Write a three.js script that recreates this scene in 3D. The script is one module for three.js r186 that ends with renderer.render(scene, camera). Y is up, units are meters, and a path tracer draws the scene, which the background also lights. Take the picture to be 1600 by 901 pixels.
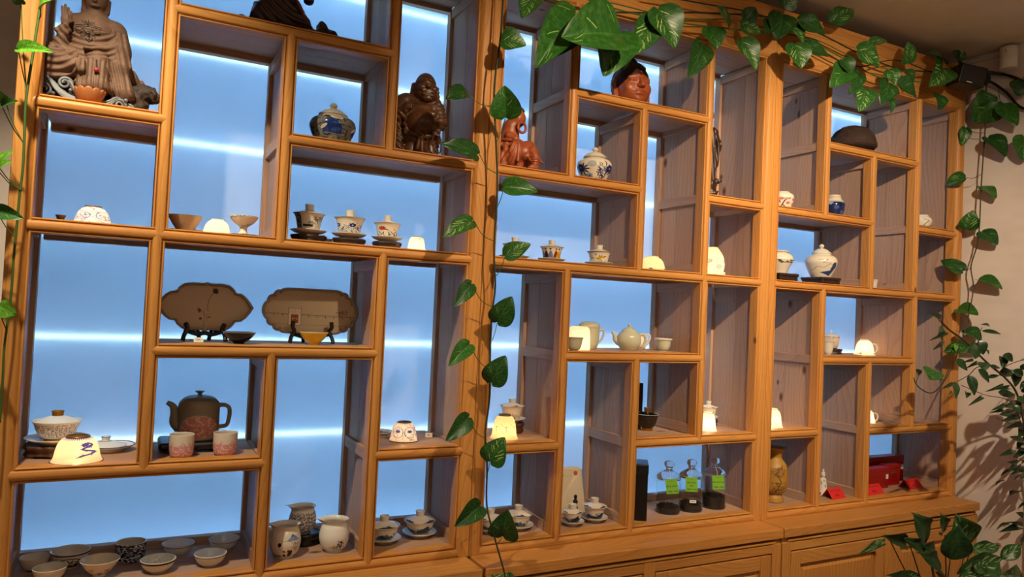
import * as THREE from 'three';
import { mergeGeometries, toCreasedNormals, mergeVertices } from 'three/addons/utils/BufferGeometryUtils.js';
import { MarchingCubes } from 'three/addons/objects/MarchingCubes.js';
import { RoundedBoxGeometry } from 'three/addons/geometries/RoundedBoxGeometry.js';
import { RectAreaLightUniformsLib } from 'three/addons/lights/RectAreaLightUniformsLib.js';

// ---------------------------------------------------------------- camera, lights, exposure
RectAreaLightUniformsLib.init();
const scene = new THREE.Scene();
const camera = new THREE.PerspectiveCamera(43.277, 1600 / 901, 0.05, 30);
camera.position.set(0.274, 1.3406, 2.0075);
camera.rotation.set(0.0308, -0.4754, 0.0457, 'YXZ');
scene.background = new THREE.Color(0x050403);      // no sky: a closed room
const EXPOSURE = 1.02;
const WARM = new THREE.Color(1.0, 0.74, 0.44);
// ceiling spots on a track in front of the shelves: position, target, intensity (cd), half angle, lamp radius factor
const SPOTS = [
  { at: [0.0, 2.52, 0.6], to: [0.3, 1.2, 0.05], i: 7.5, a: 0.72, c: [1.0, 0.86, 0.62] },
  { at: [1.35, 2.52, 1.52], to: [1.7, 1.6, 0], i: 9, a: 0.6, c: [1.0, 0.79, 0.54] },
  { at: [2.1, 2.52, 1.52], to: [2.85, 1.5, 0], i: 12.5, a: 0.66, c: [1.0, 0.8, 0.57] },
];
const FILL = { at: [0.6, 2.585, 3.0], w: 1.2, h: 1.2, i: 1.5, c: [1.0, 0.84, 0.68] };   // added fill panel, unseen behind the camera, softens the shade
const UNSEEN_UPLIGHT = { at: [2.5, 2.2, 1.95], w: 1.6, h: 0.12, i: 18, c: [1.0, 0.82, 0.62] };    // unseen bar lamp, out of view, placed to brighten the ceiling
const LED = { c: [0.2, 0.52, 1.0], core: [0.6, 0.95, 1.0], i: 88, h: 0.006, glow: 13, y: [0.615, 0.935, 1.217, 1.5, 1.783, 2.048, 2.314], box: 0.1, gap: 0.008 };  // lowest strip is added, hidden behind the bottom rail to brighten the lower panel
const Y = { floor: 0, base: 0.6, ceil: 2.6 };

const renderer = new THREE.WebGLRenderer({ antialias: true });
renderer.toneMapping = THREE.LinearToneMapping;
renderer.toneMappingExposure = EXPOSURE;
renderer.shadowMap.enabled = true;
renderer.shadowMap.type = THREE.PCFSoftShadowMap;

// ---------------------------------------------------------------- small helpers
function rng(seed) { let a = seed >>> 0; return () => { a = (a + 0x6d2b79f5) | 0; let t = Math.imul(a ^ (a >>> 15), 1 | a); t = (t + Math.imul(t ^ (t >>> 7), 61 | t)) ^ t; return ((t ^ (t >>> 14)) >>> 0) / 4294967296; }; }
const R0 = rng(7);
const used = {};
function numbered(n) { if (!(n in used)) { used[n] = 0; return n; } used[n]++; return n + '_' + String(used[n]).padStart(3, '0'); }
function tag(o, label, category, group, kind) {
  if (label) o.userData.label = label;
  if (category) o.userData.category = category;
  if (group) o.userData.group = group;
  if (kind) o.userData.kind = kind;
  return o;
}
function shade(o) { o.traverse((m) => { if (m.isMesh) { m.castShadow = true; m.receiveShadow = true; } }); return o; }
function thing(name, label, category, pos = [0, 0, 0], turn = 0, group) {
  const o = new THREE.Group(); o.name = numbered(name); o.position.set(...pos); o.rotation.y = turn; scene.add(o);
  return tag(o, label, category, group);
}
function part(name, geo, mat, parent, label) {
  const m = new THREE.Mesh(geo, mat); m.name = name; m.castShadow = m.receiveShadow = true; parent.add(m);
  if (label) m.userData.label = label;
  return m;
}
function solo(name, geo, mat, label, category, pos, turn = 0, group) {
  const m = part(numbered(name), geo, mat, scene); if (pos) m.position.set(...pos); m.rotation.y = turn;
  return tag(m, label, category, group);
}
function struct(name, geo, mat) { const m = part(name, geo, mat, scene); m.userData.kind = 'structure'; return m; }
const nonIdx = (g) => (g.index ? g.toNonIndexed() : g);
function clean(g) { const o = new THREE.BufferGeometry(); for (const k of ['position', 'normal', 'uv']) if (g.attributes[k]) o.setAttribute(k, g.attributes[k]); if (g.index) o.setIndex(g.index); return o; }
function merge(list) { return mergeGeometries(list.map((g) => clean(nonIdx(g)))); }
function box(w, h, d, x = 0, y = 0, z = 0) { return new THREE.BoxGeometry(w, h, d).translate(x, y, z); }
function rbox(w, h, d, r, x = 0, y = 0, z = 0, s = 2) { return new RoundedBoxGeometry(w, h, d, s, r).translate(x, y, z); }

// value noise
const PERM = (() => { const r = rng(11), p = [...Array(256).keys()]; for (let i = 255; i > 0; i--) { const j = Math.floor(r() * (i + 1)); [p[i], p[j]] = [p[j], p[i]]; } return new Uint8Array([...p, ...p]); })();
const RV = (() => { const r = rng(12); return Float32Array.from({ length: 256 }, () => r()); })();
function n2(x, y, px = 256, py = 256) {
  const xi = Math.floor(x), yi = Math.floor(y), fx = x - xi, fy = y - yi, u = fx * fx * (3 - 2 * fx), v = fy * fy * (3 - 2 * fy);
  const w = (a, p) => ((a % p) + p) % p, h = (a, b) => RV[PERM[(PERM[w(a, px) & 255] + w(b, py)) & 255]];
  const a = h(xi, yi), b = h(xi + 1, yi), c = h(xi, yi + 1), d = h(xi + 1, yi + 1);
  return a + (b - a) * u + (c - a) * v + (a - b - c + d) * u * v;
}
function n3(x, y, z) { const i = Math.floor(z), f = z - i, t = f * f * (3 - 2 * f); return n2(x + i * 17.3, y + i * 9.7) * (1 - t) + n2(x + (i + 1) * 17.3, y + (i + 1) * 9.7) * t; }
function dataTex(w, h, fn, srgb = true) {
  const a = new Uint8Array(w * h * 4);
  for (let y = 0; y < h; y++) for (let x = 0; x < w; x++) { const c = fn(x / w, y / h), i = (y * w + x) * 4; a[i] = c[0]; a[i + 1] = c[1]; a[i + 2] = c[2]; a[i + 3] = 255; }
  const t = new THREE.DataTexture(a, w, h); t.magFilter = THREE.LinearFilter; t.minFilter = THREE.LinearMipmapLinearFilter; t.generateMipmaps = true;
  t.wrapS = t.wrapT = THREE.RepeatWrapping; if (srgb) t.colorSpace = THREE.SRGBColorSpace; t.needsUpdate = true; return t;
}
const mixc = (a, b, t) => a.map((x, i) => x + (b[i] - x) * t);
const clamp = (x, a = 0, b = 1) => Math.min(b, Math.max(a, x));

// ---------------------------------------------------------------- wood: 1.2 m along the grain, 0.6 m across
function woodTex(light, dark, streak, seed) {
  const knots = [], r = rng(seed); for (let i = 0; i < 2; i++) knots.push([r(), r(), 0.003 + r() * 0.003]);
  return dataTex(1024, 1024, (u, v) => {
    let kd = 9, bend = 0;
    for (const [ku, kv, ks] of knots) {
      let du = u - ku, dv = v - kv; du -= Math.round(du); dv -= Math.round(dv);
      const e = Math.hypot(du * 1.2 * 0.55, dv * 0.6); kd = Math.min(kd, e / ks); bend += 0.012 * Math.exp(-e * e / (ks * ks * 14)) * Math.sign(dv);
    }
    const vv = v * 0.6 + bend;
    const warp = n2(u * 3, vv * 10 + seed, 3) * 0.09 + n2(u * 8, vv * 30 + seed, 8) * 0.012;
    const ring = (vv + warp) * 55, f = ring - Math.floor(ring);
    const late = Math.pow(f, 3) * 0.55;
    const fine = n2(u * 14, v * 260, 14, 256) * 0.35 + n2(u * 40, v * 500, 40, 512) * 0.25;
    const broad = n2(u * 2, v * 7 + 31, 2, 7) * 0.6;
    let c = mixc(light, dark, clamp(late * 0.75 + fine * 0.55 + broad * 0.4 - 0.2));
    const pore = n2(u * 30, v * 420 + 9, 30, 512); if (pore > 0.86) c = mixc(c, streak, (pore - 0.86) * 3.2);
    if (kd < 2.2) c = mixc(c, [70, 38, 20], clamp(1.25 - kd * 0.55) * 0.8);
    return c;
  });
}
const texFront = woodTex([200, 141, 74], [156, 97, 43], [104, 58, 26], 3);
const texBoard = woodTex([184, 149, 123], [146, 111, 89], [102, 72, 56], 21);
function woodMats(tex, rough, tints) {
  return tints.map((t) => { const m = new THREE.MeshPhysicalMaterial({ map: tex, color: new THREE.Color(...t), roughness: rough, bumpMap: tex, bumpScale: 0.0004, specularIntensity: 0.45 }); return m; });
}
const W_FRONT = woodMats(texFront, 0.42, [[1, 1, 1], [0.93, 0.9, 0.88], [1, 0.96, 0.92], [0.96, 0.97, 0.95]]);
const W_BOARD = woodMats(texBoard, 0.6, [[1, 1, 1], [0.9, 0.88, 0.87], [1, 0.95, 0.9], [0.94, 0.93, 0.95], [0.86, 0.82, 0.8]]);
W_FRONT.forEach((m, i) => (m.name = 'orange_varnished_wood_' + i)); W_BOARD.forEach((m, i) => (m.name = 'pale_board_wood_' + i));
const pick = (a) => a[Math.floor(R0() * a.length)];
const RW = rng(99);
function woodUV(g, grain) {
  const p = g.attributes.position, k = 'xyz'.indexOf(grain), uv = new Float32Array(p.count * 2), ou = RW(), ov = RW(), o = [0, 1, 2].filter((i) => i !== k);
  const get = [(i) => p.getX(i), (i) => p.getY(i), (i) => p.getZ(i)];
  for (let i = 0; i < p.count; i++) { uv[2 * i] = get[k](i) / 1.2 + ou; uv[2 * i + 1] = (get[o[0]](i) + get[o[1]](i) * 0.93) / 0.6 + ov; }
  g.setAttribute('uv', new THREE.BufferAttribute(uv, 2)); return g;
}
// a board with eased edges
function board(w, h, d, x, y, z, grain, ease = 0.0015) { return woodUV(ease ? new RoundedBoxGeometry(w, h, d, 1, Math.min(ease, w / 2.1, h / 2.1, d / 2.1)).translate(x, y, z) : box(w, h, d, x, y, z), grain); }
// sweep a closed profile of [across, outward] points: 'y' = upright at x = c, 'x' = level at y = c
function sweep(profile, axis, c, from, to, crease = 0.6) {
  const s = new THREE.Shape(profile.map(([a, b]) => new THREE.Vector2(a, b)));
  let g = toCreasedNormals(nonIdx(new THREE.ExtrudeGeometry(s, { depth: to - from, bevelEnabled: false, steps: 1 })), crease);
  const m = new THREE.Matrix4();
  if (axis === 'y') m.set(1, 0, 0, c, 0, 0, -1, to, 0, 1, 0, 0, 0, 0, 0, 1);        // a->x, b->z, len->-y
  else m.set(0, 0, 1, from, 1, 0, 0, c, 0, 1, 0, 0, 0, 0, 0, 1);                    // a->y, b->z, len->x
  return g.applyMatrix4(m);
}

// ---------------------------------------------------------------- display shelves
const HW = 0.0178, DEP = 0.285, RODW = 0.0124;
const ROD = (() => { const p = [[-RODW, -0.042], [RODW, -0.042], [RODW, -0.0085]]; for (let i = 0; i <= 12; i++) { const t = Math.PI * (i / 12); p.push([Math.cos(t) * (RODW - 0.0008), -0.006 + Math.sin(t) * 0.009]); } p.push([-RODW, -0.0085]); return p; })();
const bead = (s) => { const a = RODW * s, b = HW * s, p = [[a, -0.042], [a, -0.0082], [a + 0.001 * s, -0.0052], [a + 0.0022 * s, -0.0036], [b - 0.0014 * s, -0.0036], [b, -0.0052], [b, -0.042]]; return s > 0 ? p.reverse() : p; };
const BEADS = [bead(-1), bead(1)];
function member(axis, c, from, to, endA, endB) {          // endA/endB: 'in' = runs into the middle of a crossing member, else flush
  const ra = endA === 'in' ? HW : 0, rb = endB === 'in' ? HW : 0, gs = [sweep(ROD, axis, c, from - ra, to + rb)];
  for (const b of BEADS) gs.push(sweep(b, axis, c, from - (ra ? 0.004 : 0), to + (rb ? 0.004 : 0)));
  return woodUV(merge(gs), axis);
}
const Q = { q1: 0.3065, q2: 0.593, q3: 0.884, q4: 0.3085, q5: 0.8885, q6: 0.5995 };
const S = { s1: 2.0636, s2: 1.7755, s4: 1.7795, s3: 1.49, s5: 1.2013, s6: 0.9136, s7: 0.9090 };
const TOPY = 2.345, BOTY = 0.6305, XO = 0.047;
// upright: name -> [x, lower end, upper end, levels of rails that meet it]; T ends run into the member there
const UP = [['q1', 's2', 'top', ['s1']], ['q2', 's3', 's1', ['s2']], ['q3', 's3', 'top', ['s1', 's4']], ['q4', 'bot', 's3', ['s5', 's6']], ['q5', 's7', 's3', ['s5']], ['q6', 'bot', 's5', ['s7']]];
const LV = [['s1', 'q1', 'q3'], ['s2', 'L', 'q2'], ['s4', 'q3', 'R'], ['s3', 'L', 'R'], ['s5', 'q4', 'q5'], ['s6', 'L', 'q4'], ['s7', 'q6', 'R']];
function displayShelf(x0, mirror, label) {
  const t = thing('display_shelf', label, 'shelf', [x0, Y.base, 0], 0, 'matching display shelf units');
  const X = (k) => (mirror ? 1.2 - k : k), yl = (k) => (k === 'top' ? TOPY : k === 'bot' ? BOTY : S[k]) - Y.base;
  const P = (n, g, w) => part(n, g, pick(w || W_FRONT), t);
  // side frames: back post, cross rails, plank panels between them
  function wall(x, lo, hi, levels, outer) {
    const bw = outer ? 0.034 : 2 * HW;
    P('back_post', board(bw, hi - lo, 0.03, x, (lo + hi) / 2, -DEP + 0.015, 'y'), W_BOARD);
    const ys = [lo + 0.016, ...levels, hi - 0.016].sort((a, b) => a - b);
    for (const y of ys) P('cross_rail', board(bw - 0.004, 0.034, DEP - 0.072, x, y, -0.042 - (DEP - 0.072) / 2, 'z'), W_BOARD);
    for (let i = 0; i + 1 < ys.length; i++) {
      const a = ys[i] + 0.015, b = ys[i + 1] - 0.015, z0 = -0.036, z1 = -DEP + 0.024, cut = 0.4 + R0() * 0.25, zc = z0 + (z1 - z0) * cut;
      P('side_plank', board(0.011, b - a, z0 - zc - 0.0006, x, (a + b) / 2, (z0 + zc) / 2 + 0.0003, 'y', 0.001), W_BOARD);
      P('side_plank', board(0.011, b - a, zc - z1 - 0.0006, x, (a + b) / 2, (z1 + zc) / 2 - 0.0003, 'y', 0.001), W_BOARD);
    }
  }
  for (const [q, lo, hi, lv] of UP) {
    const x = X(Q[q]), a = yl(lo) + (lo === 'bot' ? 0 : HW), b = yl(hi) - (hi === 'top' ? 0 : HW);
    P('front_post', member('y', x, a, b, 'in', 'in'));
    wall(x, a, b, lv.map(yl), false);
  }
  for (const [s, l, r] of LV) {
    let a = l === 'L' ? XO : Q[l], b = r === 'R' ? 1.2 - XO : Q[r]; const la = l === 'L', rb = r === 'R';
    if (mirror) [a, b] = [1.2 - b, 1.2 - a];
    const y = yl(s), ia = a + (la && !mirror || rb && mirror ? 0 : HW), ib = b - (rb && !mirror || la && mirror ? 0 : HW);
    P('front_rail', member('x', y, ia, ib, 'in', 'in'));
    P('back_rail', board(ib - ia, 0.034, 0.028, (ia + ib) / 2, y - 0.0005, -DEP + 0.014, 'x'), W_BOARD);
    const z0 = -0.036, z1 = -DEP + 0.026, zc = z0 + (z1 - z0) * (0.45 + 0.15 * R0());
    P('shelf_board', board(ib - ia, 0.014, z0 - zc - 0.0005, (ia + ib) / 2, y + HW - 0.0095, (z0 + zc) / 2, 'x', 0.0008), W_BOARD);
    P('shelf_board', board(ib - ia, 0.014, zc - z1 - 0.0005, (ia + ib) / 2, y + HW - 0.0095, (z1 + zc) / 2, 'x', 0.0008), W_BOARD);
  }
  // outer frame
  const flat = (s) => { const f = (v) => v * s, p = [[f(0), -0.042], [f(0), 0.003], [f(0.0015), 0.005], [f(0.026), 0.0055], [f(0.031), 0.0046], [f(0.036), 0.001], [f(0.0395), -0.006], [f(0.0402), -0.0088], [f(0.0414), -0.0052], [f(0.0428), -0.0036], [f(0.0456), -0.0036], [f(0.047), -0.0052], [f(0.047), -0.042]]; return s < 0 ? p : p.reverse(); };
  const H = 2.535 - Y.base;
  for (const s of [1, -1]) {
    const x = s > 0 ? 0.0006 : 1.1994;
    P('front_post', woodUV(sweep(flat(s), 'y', x, 0, H - 0.05, 0.7), 'y'));
    const attached = LV.filter(([, l, r]) => (s > 0) === !mirror ? l === 'L' : r === 'R').map(([k]) => yl(k));
    wall(s > 0 ? 0.0225 : 1.1775, BOTY - Y.base, TOPY - Y.base, attached, true);
  }
  P('bottom_rail', woodUV(merge([sweep([[0, -0.042], [0.0215, -0.042], [0.0215, -0.0086], [0.0208, -0.004], [0.0185, -0.0005], [0.015, 0.0018], [0.002, 0.003], [0, 0.002]].reverse(), 'x', 0.0004, XO - 0.016, 1.2 - XO + 0.016, 0.7), sweep([[0.0225, -0.042], [0.0225, -0.0085], [0.0235, -0.005], [0.025, -0.0036], [0.028, -0.0036], [0.0298, -0.0052], [0.0298, -0.042]].reverse(), 'x', 0.0004, XO - 0.003, 1.2 - XO + 0.003, 0.7)]), 'x'));
  for (const [z0, z1] of [[-0.04, -0.165], [-0.166, -DEP + 0.026]]) P('shelf_board', board(1.2 - 0.07, 0.016, z0 - z1, 0.6, BOTY - Y.base - 0.0085, (z0 + z1) / 2, 'x', 0.0008), W_BOARD);
  P('back_rail', board(1.2 - 0.07, 0.036, 0.026, 0.6, BOTY - Y.base + 0.006, -DEP + 0.013, 'x'), W_BOARD);
  // head: bead over the openings, tall fascia, cap moulding
  const ty = TOPY - Y.base;
  P('top_rail', woodUV(merge([sweep([[0, -0.042], [0, -0.0052], [0.0014, -0.0036], [0.0044, -0.0036], [0.0058, -0.0052], [0.0066, -0.0086], [0.0074, -0.004], [0.011, 0.002], [0.018, 0.006], [0.03, 0.0076], [0.042, 0.006], [0.046, 0.003], [0.05, 0.003], [0.05, -0.042]], 'x', ty, XO - 0.016, 1.2 - XO + 0.016, 0.7)]), 'x'));
  P('fascia_board', board(1.2 - 2 * XO + 0.04, 0.1, 0.03, 0.6, ty + 0.1, -0.0135, 'x'));
  P('cap_moulding', woodUV(sweep([[0, -0.29], [0, 0.004], [0.008, 0.008], [0.02, 0.012], [0.03, 0.02], [0.036, 0.026], [0.05, 0.026], [0.05, -0.29]], 'x', H - 0.05, 0.0006, 1.1994, 0.7), 'x'));
  for (const [z0, z1] of [[-0.04, -0.165], [-0.166, -DEP]]) P('shelf_board', board(1.2 - 0.07, 0.016, z0 - z1, 0.6, ty + 0.012, (z0 + z1) / 2, 'x', 0.0008), W_BOARD);
  P('back_rail', board(1.2 - 0.07, 0.05, 0.026, 0.6, ty + 0.014, -DEP + 0.013, 'x'), W_BOARD);
  return t;
}
displayShelf(0, true, 'left wooden display shelf unit with the seated stone figure in its top corner');
displayShelf(1.2, false, 'middle wooden display shelf unit with the glass tea jars on its bottom shelf');
displayShelf(2.4, false, 'right wooden display shelf unit with the red boxes, beside the white side wall');

// base cabinets
function baseCabinet(x0, label) {
  const t = thing('base_cabinet', label, 'cabinet', [x0, 0, 0], 0, 'low base cabinets under the shelves');
  const P = (n, g, w, p = t) => part(n, g, pick(w || W_FRONT), p), zf = 0.112;
  P('cabinet_top', board(1.188, 0.034, 0.42, 0.594, Y.base - 0.0175, -0.09, 'x', 0.003));
  for (const x of [0.02, 1.168]) P('side_panel', board(0.03, 0.53, 0.38, x, 0.3, -0.085, 'y'));
  P('top_bead', woodUV(sweep([[0, -0.03], [0, 0.004], [0.003, 0.008], [0.007, 0.008], [0.01, 0.004], [0.01, -0.03]], 'x', 0.546, 0.028, 1.16, 0.5), 'x').translate(0, 0, zf - 0.008));
  P('face_rail', board(1.13, 0.03, 0.03, 0.594, 0.528, zf - 0.018, 'x'));
  P('face_rail', board(1.13, 0.05, 0.03, 0.594, 0.06, zf - 0.018, 'x'));
  for (const x of [0.022, 0.594, 1.166]) P('face_stile', board(0.044, 0.51, 0.03, x, 0.29, zf - 0.0165, 'y'));
  for (const s of [0, 1]) {
    const a = s ? 0.618 : 0.046, b = s ? 1.142 : 0.57, c = (a + b) / 2, w = b - a - 0.004, d = new THREE.Group(); d.name = 'door'; d.position.set(c, 0.298, zf - 0.014); t.add(d);
    for (const q of [-1, 1]) P('door_stile', board(0.05, 0.42, 0.024, q * (w / 2 - 0.025), 0, 0, 'y', 0.003), null, d), P('door_rail', board(w - 0.1, 0.05, 0.024, 0, q * 0.185, 0, 'x', 0.003), null, d);
    P('door_panel', (() => { const g = merge([box(w - 0.096, 0.324, 0.008, 0, 0, -0.004), new THREE.CylinderGeometry(0.70711, 0.76, 0.008, 4, 1).rotateY(Math.PI / 4).rotateX(Math.PI / 2).scale(w - 0.15, 0.27, 1).translate(0, 0, 0.003)]); return woodUV(toCreasedNormals(g, 0.3), 'y'); })(), null, d);
  }
  return t;
}
baseCabinet(0.006, 'low wooden base cabinet under the left display shelf, mostly below the picture');
baseCabinet(1.206, 'low wooden base cabinet with panelled doors under the glass tea jars');
baseCabinet(2.4, 'low wooden base cabinet at the right end, behind the broad-leaved floor plant');

// ---------------------------------------------------------------- backlight: translucent sheets with strips behind
const mDiff = new THREE.MeshPhysicalMaterial({ name: 'milk_acrylic', color: 0xb4b8be, roughness: 1, transmission: 0.55, thickness: 0, specularIntensity: 0.15, side: THREE.DoubleSide });
const mBox = new THREE.MeshStandardMaterial({ name: 'white_lining', color: 0xe8eaf0, roughness: 0.9 });
const mLed = new THREE.MeshStandardMaterial({ name: 'led_glow', color: 0x223344, emissive: new THREE.Color(...LED.core), emissiveIntensity: LED.glow });
{
  const t = thing('backlight_panel', 'pale blue backlit panel with glowing light strips behind the open shelves', 'light panel', [1.8, 0.62, -DEP - 0.004]);
  for (let k = 0; k < 3; k++) part('diffuser_sheet', new THREE.PlaneGeometry(1.199, 1.78).translate((k - 1) * 1.2, 0.85, 0), mDiff, t);
  part('back_lining', box(3.6, 1.82, 0.004, 0, 0.84, -LED.box), mBox, t);
  for (const s of [-1, 1]) part('end_lining', box(0.004, 1.82, LED.box, s * 1.8, 0.84, -LED.box / 2), mBox, t);
  for (const y of [-0.068, 1.752]) part('end_lining', box(3.6, 0.004, LED.box, 0, y, -LED.box / 2), mBox, t);
  for (const y of LED.y) {
    part('light_strip', box(3.58, LED.h, 0.003, 0, y - 0.62, -LED.gap), mLed, t);
    const l = new THREE.RectAreaLight(new THREE.Color(...LED.c), LED.i, 3.58, LED.h); l.name = 'strip_light'; l.position.set(1.8, y, -DEP - 0.004 - LED.gap - 0.003); scene.add(l);   // shines on the white lining
  }
}

// ---------------------------------------------------------------- room shell
const plaster = dataTex(512, 512, (u, v) => { const k = 236 + 10 * (n2(u * 24, v * 24, 24, 24) - 0.5) + 8 * (n2(u * 90, v * 90, 90, 90) - 0.5); return [k, k - 3, k - 8]; });
plaster.repeat.set(1, 1);
const mWall = new THREE.MeshStandardMaterial({ name: 'white_plaster', map: plaster, roughness: 0.9, bumpMap: plaster, bumpScale: 0.001, color: 0xeee2da });
const mCeil = new THREE.MeshStandardMaterial({ name: 'ceiling_paint', map: plaster, roughness: 0.95, color: 0xe6dccd });
const mFloor = new THREE.MeshStandardMaterial({ name: 'pale_bounce_floor', color: 0xb5a48e, roughness: 0.6 });  // unseen floor, coloured pale to bounce light up at the ceiling
const X1 = 3.63, XL = -1.3, ZF = 4.2, ZB = -0.45;
struct('floor', box(X1 - XL + 0.4, 0.1, ZF - ZB + 0.4, (X1 + XL) / 2, -0.05, (ZF + ZB) / 2), mFloor);
struct('ceiling', box(X1 - XL + 0.4, 0.1, ZF - ZB + 0.4, (X1 + XL) / 2, Y.ceil + 0.05, (ZF + ZB) / 2), mCeil);
struct('wall_back', box(X1 - XL + 0.2, Y.ceil, 0.1, (X1 + XL) / 2, Y.ceil / 2, ZB - 0.05), mWall);
struct('wall_right', box(0.1, Y.ceil, ZF - ZB, X1 + 0.05, Y.ceil / 2, (ZF + ZB) / 2), mWall);
struct('wall_left', box(0.1, Y.ceil, ZF - ZB, XL - 0.05, Y.ceil / 2, (ZF + ZB) / 2), mWall);
struct('wall_front', box(X1 - XL + 0.2, Y.ceil, 0.1, (X1 + XL) / 2, Y.ceil / 2, ZF + 0.05), mWall);

// ceiling lamps: spot heads on short stems, one added fill panel behind the camera
const mBlack = new THREE.MeshStandardMaterial({ name: 'black_metal', color: 0x141414, roughness: 0.5, metalness: 0.3 });
SPOTS.forEach((s, i) => {
  const d = new THREE.Vector3(...s.to).sub(new THREE.Vector3(...s.at)).normalize();
  const t = thing('ceiling_spotlight', ['black ceiling spotlight close above the left shelf', 'black ceiling spotlight in front of the middle shelf', 'black ceiling spotlight in front of the right shelf'][i], 'spotlight', s.at, 0, 'ceiling spotlights');
  const q = new THREE.Quaternion().setFromUnitVectors(new THREE.Vector3(0, -1, 0), d);
  part('lamp_housing', new THREE.LatheGeometry([[0.001, 0.075], [0.03, 0.073], [0.034, 0.06], [0.034, -0.03], [0.031, -0.03], [0.031, 0.05], [0.001, 0.052]].map(([a, b]) => new THREE.Vector2(a, b)), 24).applyQuaternion(q), mBlack, t);
  part('lamp_stem', new THREE.CylinderGeometry(0.008, 0.008, Y.ceil - s.at[1] - 0.05, 10).translate(0, (Y.ceil - s.at[1] + 0.05) / 2, 0), mBlack, t);
  part('lamp_glow', new THREE.CylinderGeometry(0.029, 0.029, 0.004, 20).translate(0, -0.022, 0).applyQuaternion(q), new THREE.MeshStandardMaterial({ name: 'lamp_face', color: 0x222222, emissive: new THREE.Color(...s.c), emissiveIntensity: 12 }), t);
  const l = new THREE.SpotLight(new THREE.Color(...s.c), s.i, 0, s.a, 0.6, 2); l.name = 'spot_beam';
  l.position.set(...s.at).addScaledVector(d, 0.036); l.target.position.set(...s.to); l.castShadow = true; l.shadow.radius = s.r || 1; l.shadow.mapSize.set(2048, 2048); l.shadow.camera.near = 0.1; l.shadow.bias = -0.0005; scene.add(l, l.target);
});
{
  const t = thing('added_fill_panel', 'added square fill panel at the ceiling, unseen behind the camera', 'added fill light', FILL.at);
  part('fill_frame', merge([box(FILL.w + 0.04, 0.02, 0.02, 0, 0, FILL.h / 2 + 0.01), box(FILL.w + 0.04, 0.02, 0.02, 0, 0, -FILL.h / 2 - 0.01), box(0.02, 0.02, FILL.h, FILL.w / 2 + 0.01, 0, 0), box(0.02, 0.02, FILL.h, -FILL.w / 2 - 0.01, 0, 0)]), mBlack, t);
  part('fill_diffuser', box(FILL.w, 0.006, FILL.h, 0, 0.004, 0), new THREE.MeshStandardMaterial({ name: 'fill_panel_glow', color: 0x888888, emissive: new THREE.Color(...FILL.c), emissiveIntensity: FILL.i }), t);
  const l = new THREE.RectAreaLight(new THREE.Color(...FILL.c), FILL.i, FILL.w, FILL.h); l.name = 'fill_panel_light'; l.position.set(FILL.at[0], FILL.at[1] - 0.004, FILL.at[2]); l.rotation.x = -Math.PI / 2; scene.add(l);
}
{
  const t = thing('unseen_uplight', 'unseen bar lamp out of view, placed to brighten the ceiling', 'unseen lamp', UNSEEN_UPLIGHT.at);
  part('unseen_lamp_body', merge([box(UNSEEN_UPLIGHT.w + 0.02, 0.03, UNSEEN_UPLIGHT.h + 0.02, 0, -0.02, 0), box(UNSEEN_UPLIGHT.w + 0.02, 0.03, 0.006, 0, 0, UNSEEN_UPLIGHT.h / 2 + 0.007), box(UNSEEN_UPLIGHT.w + 0.02, 0.03, 0.006, 0, 0, -UNSEEN_UPLIGHT.h / 2 - 0.007)]), mBlack, t);
  for (const s of [-1, 1]) part('unseen_lamp_wire', new THREE.CylinderGeometry(0.002, 0.002, Y.ceil - UNSEEN_UPLIGHT.at[1], 6).translate(s * UNSEEN_UPLIGHT.w * 0.45, (Y.ceil - UNSEEN_UPLIGHT.at[1]) / 2, UNSEEN_UPLIGHT.h / 2 + 0.007), mBlack, t);
  part('lamp_glow', box(UNSEEN_UPLIGHT.w, 0.004, UNSEEN_UPLIGHT.h, 0, -0.002, 0), new THREE.MeshStandardMaterial({ name: 'unseen_bar_glow', color: 0x888888, emissive: new THREE.Color(...UNSEEN_UPLIGHT.c), emissiveIntensity: 3 }), t);
  const l = new THREE.RectAreaLight(new THREE.Color(...UNSEEN_UPLIGHT.c), UNSEEN_UPLIGHT.i, UNSEEN_UPLIGHT.w, UNSEEN_UPLIGHT.h); l.name = 'unseen_bar_light'; l.position.set(UNSEEN_UPLIGHT.at[0], UNSEEN_UPLIGHT.at[1] + 0.004, UNSEEN_UPLIGHT.at[2]); l.rotation.x = Math.PI / 2; scene.add(l);
}

// ---------------------------------------------------------------- tableware: materials and painters
const V2 = (a) => a.map(([x, y]) => new THREE.Vector2(x, y));
function spline(pts, n = 24) { return new THREE.SplineCurve(V2(pts)).getPoints(n).map((p) => [Math.max(0, p.x), p.y]); }
// turned shape; texture u = 0.5 faces +z, v follows height
function turned(pts, seg = 40) {
  const g = new THREE.LatheGeometry(V2(pts), seg, Math.PI, Math.PI * 2), p = g.attributes.position, uv = g.attributes.uv; let lo = 1e9, hi = -1e9;
  for (const [, y] of pts) { lo = Math.min(lo, y); hi = Math.max(hi, y); }
  for (let i = 0; i < p.count; i++) uv.setY(i, (p.getY(i) - lo) / (hi - lo || 1));
  return g;
}
function canvasTex(w, h, draw, bg = '#e9e3d6') {
  const c = document.createElement('canvas'); c.width = w; c.height = h; const x = c.getContext('2d'); x.fillStyle = bg; x.fillRect(0, 0, w, h); draw(x, w, h, rng(w * 31 + h + Math.floor(R0() * 1e6)));
  const t = new THREE.CanvasTexture(c); t.colorSpace = THREE.SRGBColorSpace; t.wrapS = THREE.RepeatWrapping; t.magFilter = THREE.LinearFilter; return t;
}
const glaze = (o) => new THREE.MeshPhysicalMaterial({ roughness: 0.14, specularIntensity: 0.8, side: THREE.DoubleSide, ...o });
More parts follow.
